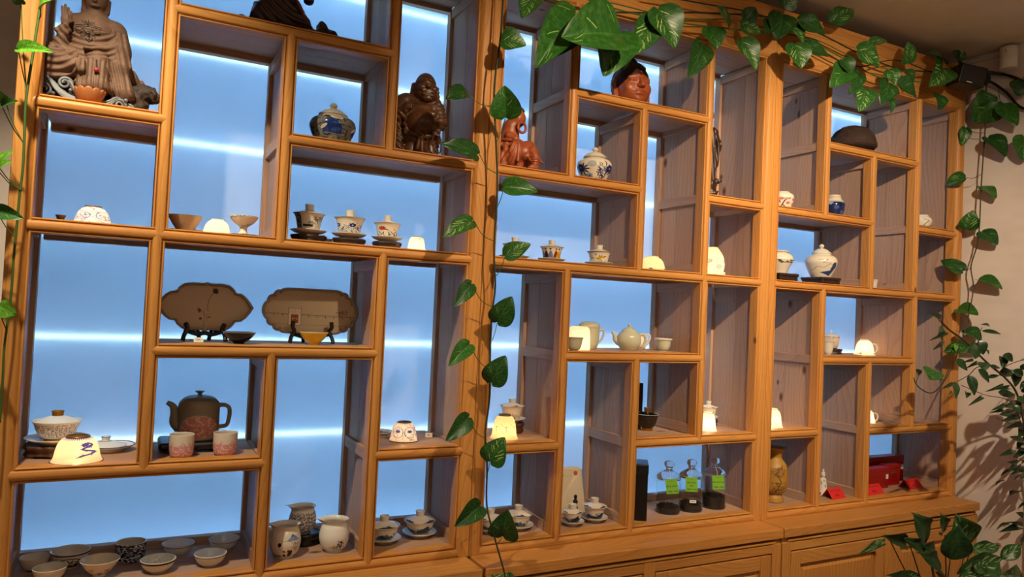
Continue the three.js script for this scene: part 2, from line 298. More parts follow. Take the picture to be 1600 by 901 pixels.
const painted = (draw, bg, w = 512, h = 256, o = {}) => glaze({ map: canvasTex(w, h, draw, bg), ...o });
const mPorc = glaze({ name: 'white_porcelain', color: 0xd8d0c2 });
const mBlueW = glaze({ name: 'bluish_porcelain', color: 0xd2d5d6 });
const mCel = glaze({ name: 'celadon_glaze', color: 0xb9b79c, roughness: 0.18 });
const mGold = new THREE.MeshStandardMaterial({ name: 'gilt', color: 0xb07c2c, metalness: 0.9, roughness: 0.28 });
const mBrass = new THREE.MeshStandardMaterial({ name: 'brass_rim', color: 0x8d6a3c, metalness: 0.7, roughness: 0.35 });
const mDarkWood = new THREE.MeshStandardMaterial({ name: 'dark_carved_wood', color: 0x2f1a10, roughness: 0.5 });
const mBlackLac = new THREE.MeshStandardMaterial({ name: 'black_lacquer', color: 0x0d0b0b, roughness: 0.35 });
const mBlackGlaze = glaze({ name: 'black_glaze', color: 0x14110f });
const mYellow = glaze({ name: 'yellow_glaze', color: 0xdfae18 });
const mPaper = new THREE.MeshStandardMaterial({ name: 'white_card', color: 0xe6dfd2, roughness: 0.85 });
const NAVY = '#1d2f66', INK = '#1c2028';
function stroke(x, pts, col, wid) { x.strokeStyle = col; x.lineWidth = wid; x.lineCap = x.lineJoin = 'round'; x.beginPath(); pts.forEach(([a, b], i) => (i ? x.lineTo(a, b) : x.moveTo(a, b))); x.stroke(); }
function leafMark(x, px, py, ang, len, wid, col) { x.save(); x.translate(px, py); x.rotate(ang); x.fillStyle = col; x.beginPath(); x.moveTo(0, 0); x.quadraticCurveTo(len * 0.5, -wid, len, 0); x.quadraticCurveTo(len * 0.5, wid, 0, 0); x.fill(); x.restore(); }
function bloom(x, px, py, r, n, col, heart) { for (let i = 0; i < n; i++) leafMark(x, px, py, (i / n) * 6.283 + 0.3, r, r * 0.55, col); if (heart) { x.fillStyle = heart; x.beginPath(); x.arc(px, py, r * 0.22, 0, 7); x.fill(); } }
function spray(x, px, py, w, h, r, cols, n = 26) { for (let i = 0; i < n; i++) { const a = px + (r() - 0.5) * w, b = py + (r() - 0.5) * h; leafMark(x, a, b, r() * 6.3, 10 + r() * 16, 3 + r() * 5, cols[Math.floor(r() * cols.length)]); if (i % 4 === 0) stroke(x, [[a, b], [a + (r() - 0.5) * 40, b + r() * 30], [px + (r() - 0.5) * w * 0.3, py + h * 0.5]], cols[0], 1.4); } }
function hills(x, px, py, w, h, r, cols) { for (const c of cols) { x.fillStyle = c; x.beginPath(); x.moveTo(px - w / 2, py); let a = px - w / 2; while (a < px + w / 2) { a += w * (0.06 + r() * 0.1); const t = 1 - Math.abs((a - px) / (w / 2)); x.lineTo(a, py - h * clamp(t * 1.2) * (0.35 + r() * 0.65)); } x.lineTo(px + w / 2, py); x.closePath(); x.fill(); } }
function glyph(x, px, py, s, r, col) { x.strokeStyle = col; x.lineWidth = s * 0.14; x.lineCap = 'butt'; for (let i = 0; i < 5; i++) { const a = px + (r() - 0.5) * s * 0.8, b = py + (r() - 0.5) * s * 0.8; x.beginPath(); x.moveTo(a, b); if (r() > 0.5) x.lineTo(a + s * (0.25 + r() * 0.3), b); else x.lineTo(a + s * (r() - 0.5) * 0.3, b + s * 0.45); x.stroke(); } }
function glyphs(x, x0, y0, x1, y1, s, r, col) { for (let a = x0 + s / 2; a < x1; a += s * 1.15) for (let b = y0 + s / 2; b < y1; b += s * 1.15) glyph(x, a, b, s, r, col); }
function band(x, w, y, h, col) { x.fillStyle = col; x.fillRect(0, y, w, h); }
function lattice(x, w, y, h, col, n) { x.fillStyle = col; for (let i = 0; i < n; i++) { const a = (i / n) * w, b = w / n; x.beginPath(); x.moveTo(a, y); x.lineTo(a + b / 2, y + h); x.lineTo(a + b, y); x.fill(); } }
function coil(x, px, py, s, col) { let pts = []; for (let i = 0; i <= 60; i++) { const t = i / 60; pts.push([px + s * 0.55 * Math.sin(t * 11) * (0.5 + 0.5 * t), py - s + 2 * s * t]); } stroke(x, pts, col, s * 0.2); for (let i = 4; i < 60; i += 5) leafMark(x, pts[i][0], pts[i][1], i, s * 0.34, s * 0.09, col); bloom(x, px - s * 0.2, py - s * 0.75, s * 0.35, 7, col); for (const k of [-1, 1]) leafMark(x, px + k * s * 0.2, py + k * s * 0.3, k + 0.6, s * 0.7, s * 0.1, col); }
function scatter(x, w, h, r, col, n, s) { for (let i = 0; i < n; i++) { const a = r() * w, b = r() * h; x.strokeStyle = col; x.lineWidth = s * 0.3; x.beginPath(); x.arc(a, b, s * (0.5 + r() * 0.6), r() * 6, r() * 6 + 3.6); x.stroke(); } }
function dense(x, w, h, r, cols, n, y0 = 0) { for (let i = 0; i < n; i++) { const a = r() * w, b = y0 + r() * (h - y0), q = 14 + r() * 46, t = r() * 6.28, k = (r() - 0.5) * 2.4; stroke(x, [0, 1, 2, 3, 4].map((j) => [a + Math.cos(t + k * j / 4) * q * j / 4, b + Math.sin(t + k * j / 4) * q * j / 4]), cols[Math.floor(r() * cols.length)], 2 + r() * r() * 16); } }
function peony(x, px, py, s, deep, pale) { const r = rng(5); for (let k = 5; k >= 0; k--) for (let i = 0; i < 7 + k * 2; i++) { const a = (i / (7 + k * 2)) * 6.283 + k * 0.4, d = s * 0.16 * k; x.save(); x.translate(px + Math.cos(a) * d, py + Math.sin(a) * d * 0.85); x.rotate(a); x.fillStyle = i % 2 ? pale : deep; x.strokeStyle = '#9c4a44'; x.lineWidth = s * 0.018; x.beginPath(); x.ellipse(s * 0.1, 0, s * 0.18, s * 0.14, r() - 0.5, 0, 7); x.fill(); x.stroke(); x.restore(); } x.fillStyle = '#c08a3a'; x.beginPath(); x.arc(px, py, s * 0.07, 0, 7); x.fill(); }

// ---------------------------------------------------------------- tableware: shapes
const CUP = { deep: [[0.44, 0], [0.45, 0.06], [0.56, 0.09], [0.66, 0.2], [0.73, 0.45], [0.79, 0.7], [0.88, 0.9], [1, 1]], round: [[0.42, 0], [0.42, 0.09], [0.56, 0.15], [0.74, 0.36], [0.84, 0.62], [0.91, 0.85], [1, 1]], bell: [[0.46, 0], [0.46, 0.08], [0.6, 0.12], [0.74, 0.3], [0.82, 0.55], [0.87, 0.78], [0.93, 0.92], [1, 1]], bowl: [[0.46, 0], [0.47, 0.1], [0.62, 0.16], [0.82, 0.42], [0.94, 0.74], [1, 1]], wide: [[0.34, 0], [0.34, 0.12], [0.42, 0.17], [0.66, 0.42], [0.86, 0.74], [1, 1]], straight: [[0.62, 0], [0.8, 0.04], [0.92, 0.16], [0.98, 0.4], [1, 0.7], [1, 1]] };
function shell(shape, r, h, y0 = 0, t = 0.0022) {            // outer and inner wall of an open vessel
  const o = spline(shape.map(([a, b]) => [a * r, y0 + b * h]), 22), i = o.slice(4).map(([a, b]) => [Math.max(0.0005, a - t), Math.max(b, y0 + 0.004)]).reverse();
  return { outer: turned(o), inner: turned([o[o.length - 1], [r - t * 0.5, y0 + h + t * 0.4], ...i.map(([a, b], k) => [a, k ? b : y0 + h]), [0.0001, i[i.length - 1][1]]]), base: turned([[0.0001, y0 + 0.002], [o[0][0] * 0.8, y0 + 0.002], [o[0][0] * 0.82, y0], o[0]]) };
}
function addShell(t, shape, r, h, y0, mOut, mIn = mPorc, name = 'bowl') {
  const s = shell(shape, r, h, y0), g = mergeGeometries([clean(nonIdx(s.outer)), clean(nonIdx(mergeGeometries([clean(nonIdx(s.inner)), clean(nonIdx(s.base))])))], true);
  return part(name, g, [mOut, mIn], t);
}
function saucerGeo(rs, fr, y0 = 0) { const h = 0.016; return turned([[0.0001, y0 + 0.003], [fr * 0.86, y0 + 0.003], [fr * 0.88, y0], [fr * 0.98, y0], [fr, y0 + 0.004], [fr * 1.06, y0 + 0.006], [rs * 0.82, y0 + h * 0.6], [rs * 0.97, y0 + h * 0.93], [rs, y0 + h], [rs * 0.985, y0 + h * 1.08], [rs * 0.95, y0 + h], [rs * 0.78, y0 + h * 0.68], [fr * 0.8, y0 + h * 0.5], [0.0001, y0 + h * 0.5]], 44); }
function lidGeo(rl, lh, kr, y0) { return turned([[rl * 0.9, y0 - 0.002], [rl, y0], [rl, y0 + 0.0015], ...spline([[rl * 0.98, y0 + 0.002], [rl * 0.72, y0 + lh * 0.52], [rl * 0.45, y0 + lh * 0.86], [kr, y0 + lh]], 12), [0.0001, y0 + lh]], 44); }
function knobGeo(kr, kh, y0) { return turned([[kr * 0.9, y0 - 0.001], [kr * 0.86, y0 + kh * 0.35], [kr, y0 + kh * 0.92], [kr * 0.96, y0 + kh], [kr * 0.8, y0 + kh], [kr * 0.7, y0 + kh * 0.6], [0.0001, y0 + kh * 0.55]], 28); }
function gaiwan(o) {
  const t = thing('lidded_tea_bowl', o.label, 'tea bowl', o.at, o.turn || 0, o.group), sau = o.rs ? 0.008 : 0;
  if (o.rs) part('saucer', saucerGeo(o.rs, o.fs || o.rs * 0.55), o.sMat || mPorc, t);
  addShell(t, CUP[o.shape || 'deep'], o.rb, o.hb, sau, o.mat, o.inner || mPorc);
  const y = sau + o.hb - 0.002, kr = o.kr || o.rb * 0.28, lh = o.lh || o.rb * 0.26;
  const lid = part('lid', lidGeo(o.rb * 0.9, lh, kr, y), o.lidMat || o.mat, t);
  part('knob', knobGeo(kr, o.kh || 0.014, y + lh), o.kMat || mPorc, lid);
  if (o.footMat) part('foot_ring', turned([[o.rb * 0.44, sau - 0.004], [o.rb * 0.49, sau - 0.004], [o.rb * 0.5, sau + 0.006], [o.rb * 0.44, sau + 0.006]], 32), o.footMat, t);
  return t;
}
function stand(label, at, r, h, lobes = 6, mat = mDarkWood, group) {        // low carved wooden stand: scalloped body, sunk top, small feet
  const g = turned([[0.0001, h * 0.25], [r * 0.7, h * 0.25], [r * 0.78, 0], [r * 0.92, 0], [r * 0.98, h * 0.2], [r * 0.88, h * 0.42], [r * 0.95, h * 0.62], [r, h * 0.8], [r * 0.97, h], [r * 0.84, h], [r * 0.82, h * 0.9], [0.0001, h * 0.9]], 72), p = g.attributes.position;
  for (let i = 0; i < p.count; i++) { const x = p.getX(i), z = p.getZ(i), q = Math.hypot(x, z), a = Math.atan2(z, x); if (q < r * 0.5) continue; const low = p.getY(i) < h * 0.3, k = 1 + 0.035 * Math.cos(a * lobes) + 0.018 * Math.cos(a * lobes * 3 + 1); p.setX(i, x * k); p.setZ(i, z * k); if (low && Math.cos(a * lobes) < 0.1) p.setY(i, h * 0.22); }
  g.computeVertexNormals();
  return solo('carved_stand', g, mat, label, 'stand', at, 0, group);
}
function bowlThing(name, label, at, shape, r, h, mOut, mIn = mPorc, o = {}) {
  const t = thing(name, label, o.cat || 'bowl', at, o.turn || 0, o.group);
  addShell(t, CUP[shape], r, h, 0, mOut, mIn, 'body');
  if (o.rim) part('rim_line', turned([[r * 0.985, h - 0.005], [r * 1.003, h - 0.004], [r * 1.004, h - 0.0015], [r * 0.99, h - 0.001]], 44), o.rim, t);
  if (o.band) part('inner_line', turned([[r * 0.93, h - 0.006], [r * 0.955, h - 0.003], [r * 0.96, h - 0.0028], [r * 0.935, h - 0.0065]], 44), o.band, t);
  return t;
}
// cup turned upside down over a small light: thin china that glows
const mPuck = new THREE.MeshStandardMaterial({ name: 'candle_lamp_glow', color: 0x443322, emissive: new THREE.Color(1, 0.72, 0.4), emissiveIntensity: 3 });
function lampCup(o) {
  const t = thing('glowing_cup_lamp', o.label, 'cup lamp', o.at, o.turn || 0, o.group), r = o.r, h = o.h;
  const pts = spline(CUP[o.shape || 'bell'].map(([a, b]) => [a * r, (1 - b) * h]), 22);
  part('cup_shade', turned(pts), o.mat, t);
  const fr = pts[0][0]; part('cup_foot', turned([[fr, h * 0.94], [fr * 1.01, h * 0.97], [fr * 1.0, h], [fr * 0.86, h], [fr * 0.84, h * 0.95], [0.0001, h * 0.94]], 32), o.footMat || o.mat, t);
  if (o.rim) part('cup_rim', turned([[r * 0.985, 0.003], [r * 1.005, 0.0028], [r * 1.008, 0.0002], [r * 0.99, 0]], 40), o.rim, t);
  if (o.handle) part('handle', tube([[r * 0.72, h * 0.72, 0], [r * 1.15, h * 0.68, 0], [r * 1.28, h * 0.36, 0], [r * 1.0, h * 0.14, 0], [r * 0.84, h * 0.2, 0]], [0.0035, 0.004, 0.004, 0.0035, 0.003]), o.mat, t);
  const yb = h * 0.3; part('candle_light', new THREE.SphereGeometry(0.006, 12, 8).translate(0, yb, 0), mPuck, t);
  const l = new THREE.PointLight(new THREE.Color(1, 0.74, 0.42), (o.i || 0.02) * 0.6); l.name = 'cup_light'; l.position.set(o.at[0], o.at[1] + yb, o.at[2]); l.shadow.radius = 0.2; scene.add(l);
  return t;
}
const thinChina = (draw, bg = '#f3ecdd') => new THREE.MeshPhysicalMaterial({ name: 'thin_glowing_china', map: draw ? canvasTex(512, 256, draw, bg) : null, color: draw ? 0xffffff : 0xf3ecdd, roughness: 0.75, transmission: 0.6, thickness: 0, side: THREE.DoubleSide, specularIntensity: 0.3 });
// bent tube whose thickness changes along it
function tube(pts, radii, seg = 28, rs = 12, squash = 1) {
  const c = new THREE.CatmullRomCurve3(pts.map((p) => new THREE.Vector3(...p)), false, 'centripetal'), fr = c.computeFrenetFrames(seg, false), pos = [], idx = [], uv = [];
  for (let i = 0; i <= seg; i++) { const t = i / seg, p = c.getPointAt(t), f = t * (radii.length - 1), k = Math.min(radii.length - 2, Math.floor(f)), r = radii[k] + (radii[k + 1] - radii[k]) * (f - k); for (let j = 0; j <= rs; j++) { const a = (j / rs) * 6.28319, v = p.clone().addScaledVector(fr.normals[i], Math.cos(a) * r).addScaledVector(fr.binormals[i], Math.sin(a) * r * squash); pos.push(v.x, v.y, v.z); uv.push(t, j / rs); } }
  for (let i = 0; i < seg; i++) for (let j = 0; j < rs; j++) { const a = i * (rs + 1) + j, b = a + rs + 1; idx.push(a, b, a + 1, b, b + 1, a + 1); }
  for (const [e, s] of [[0, 1], [seg, -1]]) { const p = c.getPointAt(e / seg), n = pos.length / 3; pos.push(p.x, p.y, p.z); uv.push(0, 0); for (let j = 0; j < rs; j++) { const a = e * (rs + 1) + j; idx.push(...(s > 0 ? [n, a, a + 1] : [n, a + 1, a])); } }
  const g = new THREE.BufferGeometry(); g.setAttribute('position', new THREE.Float32BufferAttribute(pos, 3)); g.setAttribute('uv', new THREE.Float32BufferAttribute(uv, 2)); g.setIndex(idx); g.computeVertexNormals(); return g;
}
function jug(label, at, r, h, mat, turn = 0) {                   // round cream jug with a pulled lip
  const pts = spline([[0.58, 0], [0.6, 0.05], [0.82, 0.14], [0.98, 0.36], [1, 0.54], [0.9, 0.76], [0.8, 0.87], [0.82, 0.94], [0.92, 1]].map(([a, b]) => [a * r, b * h]), 26), inn = pts.slice(6).map(([a, b]) => [a - 0.0025, b]).reverse();
  const bend = (g) => { const p = g.attributes.position; for (let i = 0; i < p.count; i++) { const x = p.getX(i), y = p.getY(i), z = p.getZ(i), a = Math.atan2(z, -x), k = clamp((y / h - 0.8) / 0.2), w = Math.exp(-(a * a) / 0.12) * k * k; p.setX(i, x - w * r * 0.42); p.setY(i, y + w * h * 0.03); p.setZ(i, z * (1 - 0.25 * w)); } g.computeVertexNormals(); return g; };
  const t = thing('cream_jug', label, 'jug', at, turn);
  part('body', mergeGeometries([clean(nonIdx(bend(turned(pts, 64)))), clean(nonIdx(bend(turned([...inn, [0.0001, inn[inn.length - 1][1]]], 64))))], true), [mat, mPorc], t);
  return t;
}
function jar(o) {                                             // shouldered jar, with or without lid
  const t = thing(o.name || 'porcelain_jar', o.label, 'jar', o.at, o.turn || 0), r = o.r, h = o.h;
  part('body', turned(spline(o.prof || [[0.56, 0], [0.6, 0.03], [0.78, 0.25], [0.97, 0.55], [1, 0.7], [0.9, 0.86], [0.66, 0.95], [0.58, 0.97], [0.6, 1]].map(([a, b]) => [a, b]), 30).map(([a, b]) => [a * r, b * h]), 48), o.mat, t);
  if (o.lid) {
    const lr = r * (o.lidR || 0.72), lid = part('lid', turned([[lr * 0.86, h * 0.985], [lr, h * 1.0], [lr * 1.02, h * 1.03], [lr * 0.96, h * 1.055], ...spline([[lr * 0.9, h * 1.06], [lr * 0.72, h * 1.14], [lr * 0.4, h * 1.21], [lr * 0.2, h * 1.225]], 8)], 40), mPorc, t);
    part('knob', turned(spline([[lr * 0.17, h * 1.21], [lr * 0.16, h * 1.25], [lr * 0.28, h * 1.31], [lr * 0.2, h * 1.38], [0.0001, h * 1.42]], 14), 24), mPorc, lid);
  } else part('mouth', turned([[r * 0.55, h * 0.965], [r * 0.6, h], [r * 0.56, h], [r * 0.5, h * 0.95], [0.0001, h * 0.9]], 36), mPorc, t);
  return t;
}
function squareStand(label, at, w, d, h) {
  const t = thing('carved_stand', label, 'stand', at);
  part('stand_top', rbox(w, h * 0.3, d, 0.002, 0, h * 0.85, 0), mDarkWood, t);
  part('apron', merge([box(w * 0.86, h * 0.4, 0.004, 0, h * 0.5, d * 0.43), box(w * 0.86, h * 0.4, 0.004, 0, h * 0.5, -d * 0.43), box(0.004, h * 0.4, d * 0.86, w * 0.43, h * 0.5, 0), box(0.004, h * 0.4, d * 0.86, -w * 0.43, h * 0.5, 0), ...[-3, -2, -1, 0, 1, 2, 3].map((i) => new THREE.CylinderGeometry(h * 0.12, h * 0.12, 0.004, 10).rotateX(Math.PI / 2).translate(i * w * 0.115, h * 0.3, d * 0.432))]), mDarkWood, t);
  for (const a of [-1, 1]) for (const b of [-1, 1]) part('leg', rbox(w * 0.1, h * 0.75, w * 0.1, 0.001, a * w * 0.42, h * 0.375, b * d * 0.42), mDarkWood, t);
  part('foot_rail', merge([box(w * 0.86, h * 0.12, 0.005, 0, h * 0.06, d * 0.42), box(w * 0.86, h * 0.12, 0.005, 0, h * 0.06, -d * 0.42)]), mDarkWood, t);
  return t;
}

// ---------------------------------------------------------------- things on the shelves
const F = { s1: S.s1 + 0.0153, s2: S.s2 + 0.0153, s4: S.s4 + 0.0153, s3: S.s3 + 0.0153, s5: S.s5 + 0.0153, s6: S.s6 + 0.0153, s7: S.s7 + 0.0153, b: BOTY - 0.0005 };
const toCam = (x, z) => -Math.atan2(x - 0.274, 2.0 - z);
const navyBand = glaze({ name: 'navy_line', color: 0x1b2646 });

// top row, left unit: lid and glowing cup; bowls
{ const t = thing('tea_bowl_lid', 'small dark blue tea bowl lid with a brown knob, beside the round blue medallion cup', 'lid', [0.092, F.s3, -0.15]);
  part('lid_dome', turned(spline([[0.037, 0], [0.036, 0.004], [0.026, 0.011], [0.01, 0.0145], [0.0001, 0.0148]], 14)), painted((x, w, h, r) => { band(x, w, 0, h, '#1a2550'); for (let i = 0; i < 14; i++) bloom(x, i * 38, 150 + (i % 2) * 40, 24, 6, '#8d95b5'); }, '#1a2550', 512, 256), t);
  part('knob', turned([[0.008, 0.013], [0.0085, 0.017], [0.0125, 0.025], [0.011, 0.025], [0.0001, 0.022]], 24), mBrass, t); }
lampCup({ label: 'upturned round cup with blue medallions and gold foot, glowing on the upper left shelf', at: [0.165, F.s3, -0.1], r: 0.046, h: 0.05, i: 0.012, shape: 'round', turn: toCam(0.165, -0.1), footMat: mBrass,
  mat: thinChina((x, w, h, r) => { scatter(x, w, h, r, '#5566b8', 260, 8); for (let i = 0; i < 4; i++) { const c = (i + 0.5) * w / 4; x.fillStyle = '#f4f1ec'; x.beginPath(); x.arc(c, h * 0.52, 50, 0, 7); x.fill(); stroke(x, [...Array(33)].map((_, k) => [c + Math.cos(k / 5.1) * 50, h * 0.52 + Math.sin(k / 5.1) * 50]), '#4a5cb4', 4); spray(x, c, h * 0.52, 70, 66, r, ['#4a5cb4', '#6c7cc8'], 22); } }, '#f1efee') });
bowlThing('footed_bowl', 'plain beige footed bowl on the long shelf, left of the plain glowing cup', [0.376, F.s3, -0.085], 'wide', 0.043, 0.045, glaze({ name: 'beige_glaze', color: 0xb09a80 }), glaze({ color: 0x8d7a64 }));
solo('saucer', saucerGeo(0.046, 0.026), glaze({ name: 'rosy_glaze', color: 0xd6b8a2 }), 'rosy beige saucer lying behind the plain footed bowl', 'saucer', [0.388, F.s3, -0.185]);
lampCup({ label: 'plain white upturned cup glowing between the beige footed bowl and the stem cup', at: [0.452, F.s3, -0.055], r: 0.037, h: 0.041, i: 0.024, shape: 'round', turn: toCam(0.45, -0.05), mat: thinChina((x, w, h) => { for (const [a, b] of [[230, 150], [280, 165], [250, 170]]) stroke(x, [[a, b], [a + 18, b + 8]], '#b8ae98', 2.5); }) });
stand('dark flat disc stand under the small stem cup', [0.53, F.s3, -0.13], 0.042, 0.012, 8);
{ const t = thing('stem_cup', 'white stem cup with dark branch painting on a dark disc stand', 'cup', [0.526, F.s3 + 0.011, -0.125], toCam(0.526, -0.12)), m = painted((x, w, h, r) => { for (let i = 0; i < 9; i++) { const a = r() * w, b = r() * h; stroke(x, [[a, b], [a + 30, b - 25], [a + 75, b - 20 + r() * 20], [a + 110, b - 60]], '#23252c', 5); spray(x, a + 50, b - 20, 90, 60, r, ['#2a2d36', '#5b4a52'], 12); } }, '#e6dccb');
  part('bowl', mergeGeometries([clean(nonIdx(turned(spline([[0.009, 0.022], [0.012, 0.024], [0.026, 0.034], [0.036, 0.046], [0.038, 0.052]], 16))))], false), m, t);
  part('inside', turned([[0.038, 0.052], [0.0355, 0.0515], [0.025, 0.036], [0.0001, 0.028]]), mPorc, t);
  part('stem', turned(spline([[0.0145, 0], [0.0145, 0.003], [0.0105, 0.009], [0.0095, 0.018], [0.0115, 0.024]], 12), 28), m, t); }

// three lidded bowls on carved stands
const sLab = ['carved dark wood stand under the lidded bowl with the black writing panel', 'carved dark wood stand under the lidded bowl with blue flower sprays', 'carved dark wood stand under the lidded bowl with the red bird'];
[0.702, 0.819, 0.934].forEach((x, i) => stand(sLab[i], [x, F.s3, -0.11], [0.05, 0.048, 0.044][i], 0.0245, [8, 6, 5][i], mDarkWood, 'carved stands under the three lidded bowls'));
const inkHouse = painted((x, w, h, r) => { x.fillStyle = '#23252b'; x.fillRect(w * 0.27, 0, w * 0.13, h); glyphs(x, w * 0.28, 8, w * 0.39, h, 17, r, '#cfc8b8'); x.fillRect(w * 0.7, 0, w * 0.03, h); hills(x, w * 0.53, h * 0.55, 60, 46, r, ['#a9aaa2', '#8e918c']); x.fillStyle = '#3a3d44'; x.fillRect(w * 0.42, h * 0.6, 70, 26); x.fillRect(w * 0.41, h * 0.58, 80, 6); stroke(x, [[w * 0.64, h * 0.25], [w * 0.6, h * 0.35], [w * 0.63, h * 0.5]], INK, 4); spray(x, w * 0.63, h * 0.28, 60, 50, r, ['#23252b', '#4a4f55'], 26); hills(x, w * 0.63, h * 0.98, 90, 60, r, ['#4d5156', '#23252b']); bloom(x, w * 0.57, h * 0.2, 7, 5, '#a8442e'); }, '#e4d9c5');
gaiwan({ label: 'lidded tea bowl with a black panel of writing and an ink landscape', at: [0.7, F.s3 + 0.0225, -0.11], rs: 0.051, rb: 0.046, hb: 0.056, fs: 0.026, mat: inkHouse, turn: toCam(0.7, -0.12), kh: 0.017 });
const blueSpray = painted((x, w, h, r) => { for (const k of [0.3, 0.52, 0.78]) { spray(x, w * k, h * 0.62, 170, 120, r, [NAVY, '#2f4684', '#5a6ea6'], 44); bloom(x, w * k + 10, h * 0.42, 30, 7, NAVY, '#e8e0d0'); } bloom(x, w * 0.6, h * 0.3, 7, 5, '#b87a3a'); }, '#e4dac8');
gaiwan({ label: 'lidded tea bowl with blue flower sprays, middle of the three on carved stands', at: [0.818, F.s3 + 0.0225, -0.11], rs: 0.0505, rb: 0.0462, hb: 0.055, fs: 0.026, mat: blueSpray, lidMat: mPorc, turn: toCam(0.818, -0.12), lh: 0.007, kh: 0.018, kr: 0.0135 });
const redBird = painted((x, w, h, r) => { for (let i = 0; i < 70; i++) leafMark(x, r() * w, h - r() * 90, -1.57 + (r() - 0.5) * 1.4, 50 + r() * 40, 7, ['#24402e', '#1e2f4f', '#38403a'][i % 3]); for (const k of [0.42, 0.9]) { bloom(x, w * k, h * 0.34, 34, 9, '#b4452f'); leafMark(x, w * k, h * 0.34, 0.5, 64, 16, '#a83c2a'); } bloom(x, w * 0.62, h * 0.4, 36, 6, '#ead9c0', '#c08a3a'); }, '#e6dcc8');
gaiwan({ label: 'lidded tea bowl with a red bird over dark green leaves', at: [0.933, F.s3 + 0.0225, -0.11], rs: 0.047, rb: 0.0415, hb: 0.05, fs: 0.024, mat: redBird, turn: toCam(0.933, -0.12), kh: 0.015 });
bowlThing('small_cup', 'tiny blue and white cup behind the middle lidded bowl on a carved stand', [0.775, F.s3, -0.2], 'straight', 0.016, 0.026, blueSpray, mPorc, { cat: 'cup' });
lampCup({ label: 'upturned tapered cup with a patterned lower band, glowing right of the red bird bowl', at: [1.008, F.s3, -0.055], r: 0.032, h: 0.044, i: 0.02, shape: 'deep', turn: toCam(1, -0.05), footMat: mBrass, mat: thinChina((x, w, h, r) => { band(x, w, h * 0.32, 4, '#5c6070'); scatter(x, w, h * 0.28, r, '#7b8090', 80, 7); spray(x, w * 0.6, h * 0.16, 60, 40, r, ['#3a4060'], 16); }) });

// lower left cell: large writing bowl, dragon cup, lid on saucer
const rootMat = new THREE.MeshStandardMaterial({ name: 'root_wood', color: 0x4a2c1a, roughness: 0.5 });
stand('gnarled brown root stand under the large bowl with a gold knob', [0.104, F.s7, -0.165], 0.062, 0.03, 5, rootMat);
gaiwan({ label: 'large lidded tea bowl covered in rows of dark characters, with a gold knob', at: [0.112, F.s7 + 0.028, -0.168], rs: 0.071, fs: 0.036, rb: 0.056, hb: 0.05, shape: 'round', kr: 0.0146, kh: 0.012, kMat: mGold, footMat: mGold, lidMat: mBlueW,
  mat: painted((x, w, h, r) => { glyphs(x, 0, 26, w, h * 0.8, 22, r, '#26242c'); lattice(x, w, h * 0.84, 14, NAVY, 40); band(x, w, h * 0.84, 3, NAVY); }, '#e6dfd8', 768, 256) });
lampCup({ label: 'upturned flared cup with a violet blue dragon and a wide gold foot, glowing', at: [0.165, F.s7, -0.068], r: 0.0575, h: 0.063, i: 0.03, shape: 'bell', turn: toCam(0.165, -0.07) + 0.18, footMat: mGold, rim: navyBand,
  mat: thinChina((x, w, h, r) => { for (const k of [0.56, 0.06]) coil(x, w * k, h * 0.46, 62, '#43449c'); lattice(x, w, h * 0.06, 18, '#4a55a0', 40); lattice(x, w, h * 0.02, 12, '#4a55a0', 30); }, '#f2e6d0') });
solo('saucer', saucerGeo(0.06, 0.033), painted((x, w, h) => band(x, w, 0, h * 0.1, NAVY), '#dfe0e0', 64, 64), 'white saucer with a blue edge under the loose lid, right of the dragon cup', 'saucer', [0.232, F.s7, -0.19]);
{ const t = thing('tea_bowl_lid', 'white lid with a blue rimmed knob lying on the blue edged saucer', 'lid', [0.222, F.s7 + 0.0135, -0.188]);
  part('lid_dome', lidGeo(0.05, 0.012, 0.012, 0.0012), mBlueW, t); part('knob', knobGeo(0.011, 0.011, 0.0125), mBlueW, t);
  part('blue_flower', turned([[0.013, 0.0133], [0.02, 0.0119]], 24), glaze({ name: 'blue_wash', color: 0x5a6da0 }), t); part('knob_line', turned([[0.0112, 0.0226], [0.0115, 0.0236], [0.0108, 0.024]], 24), navyBand, t); }

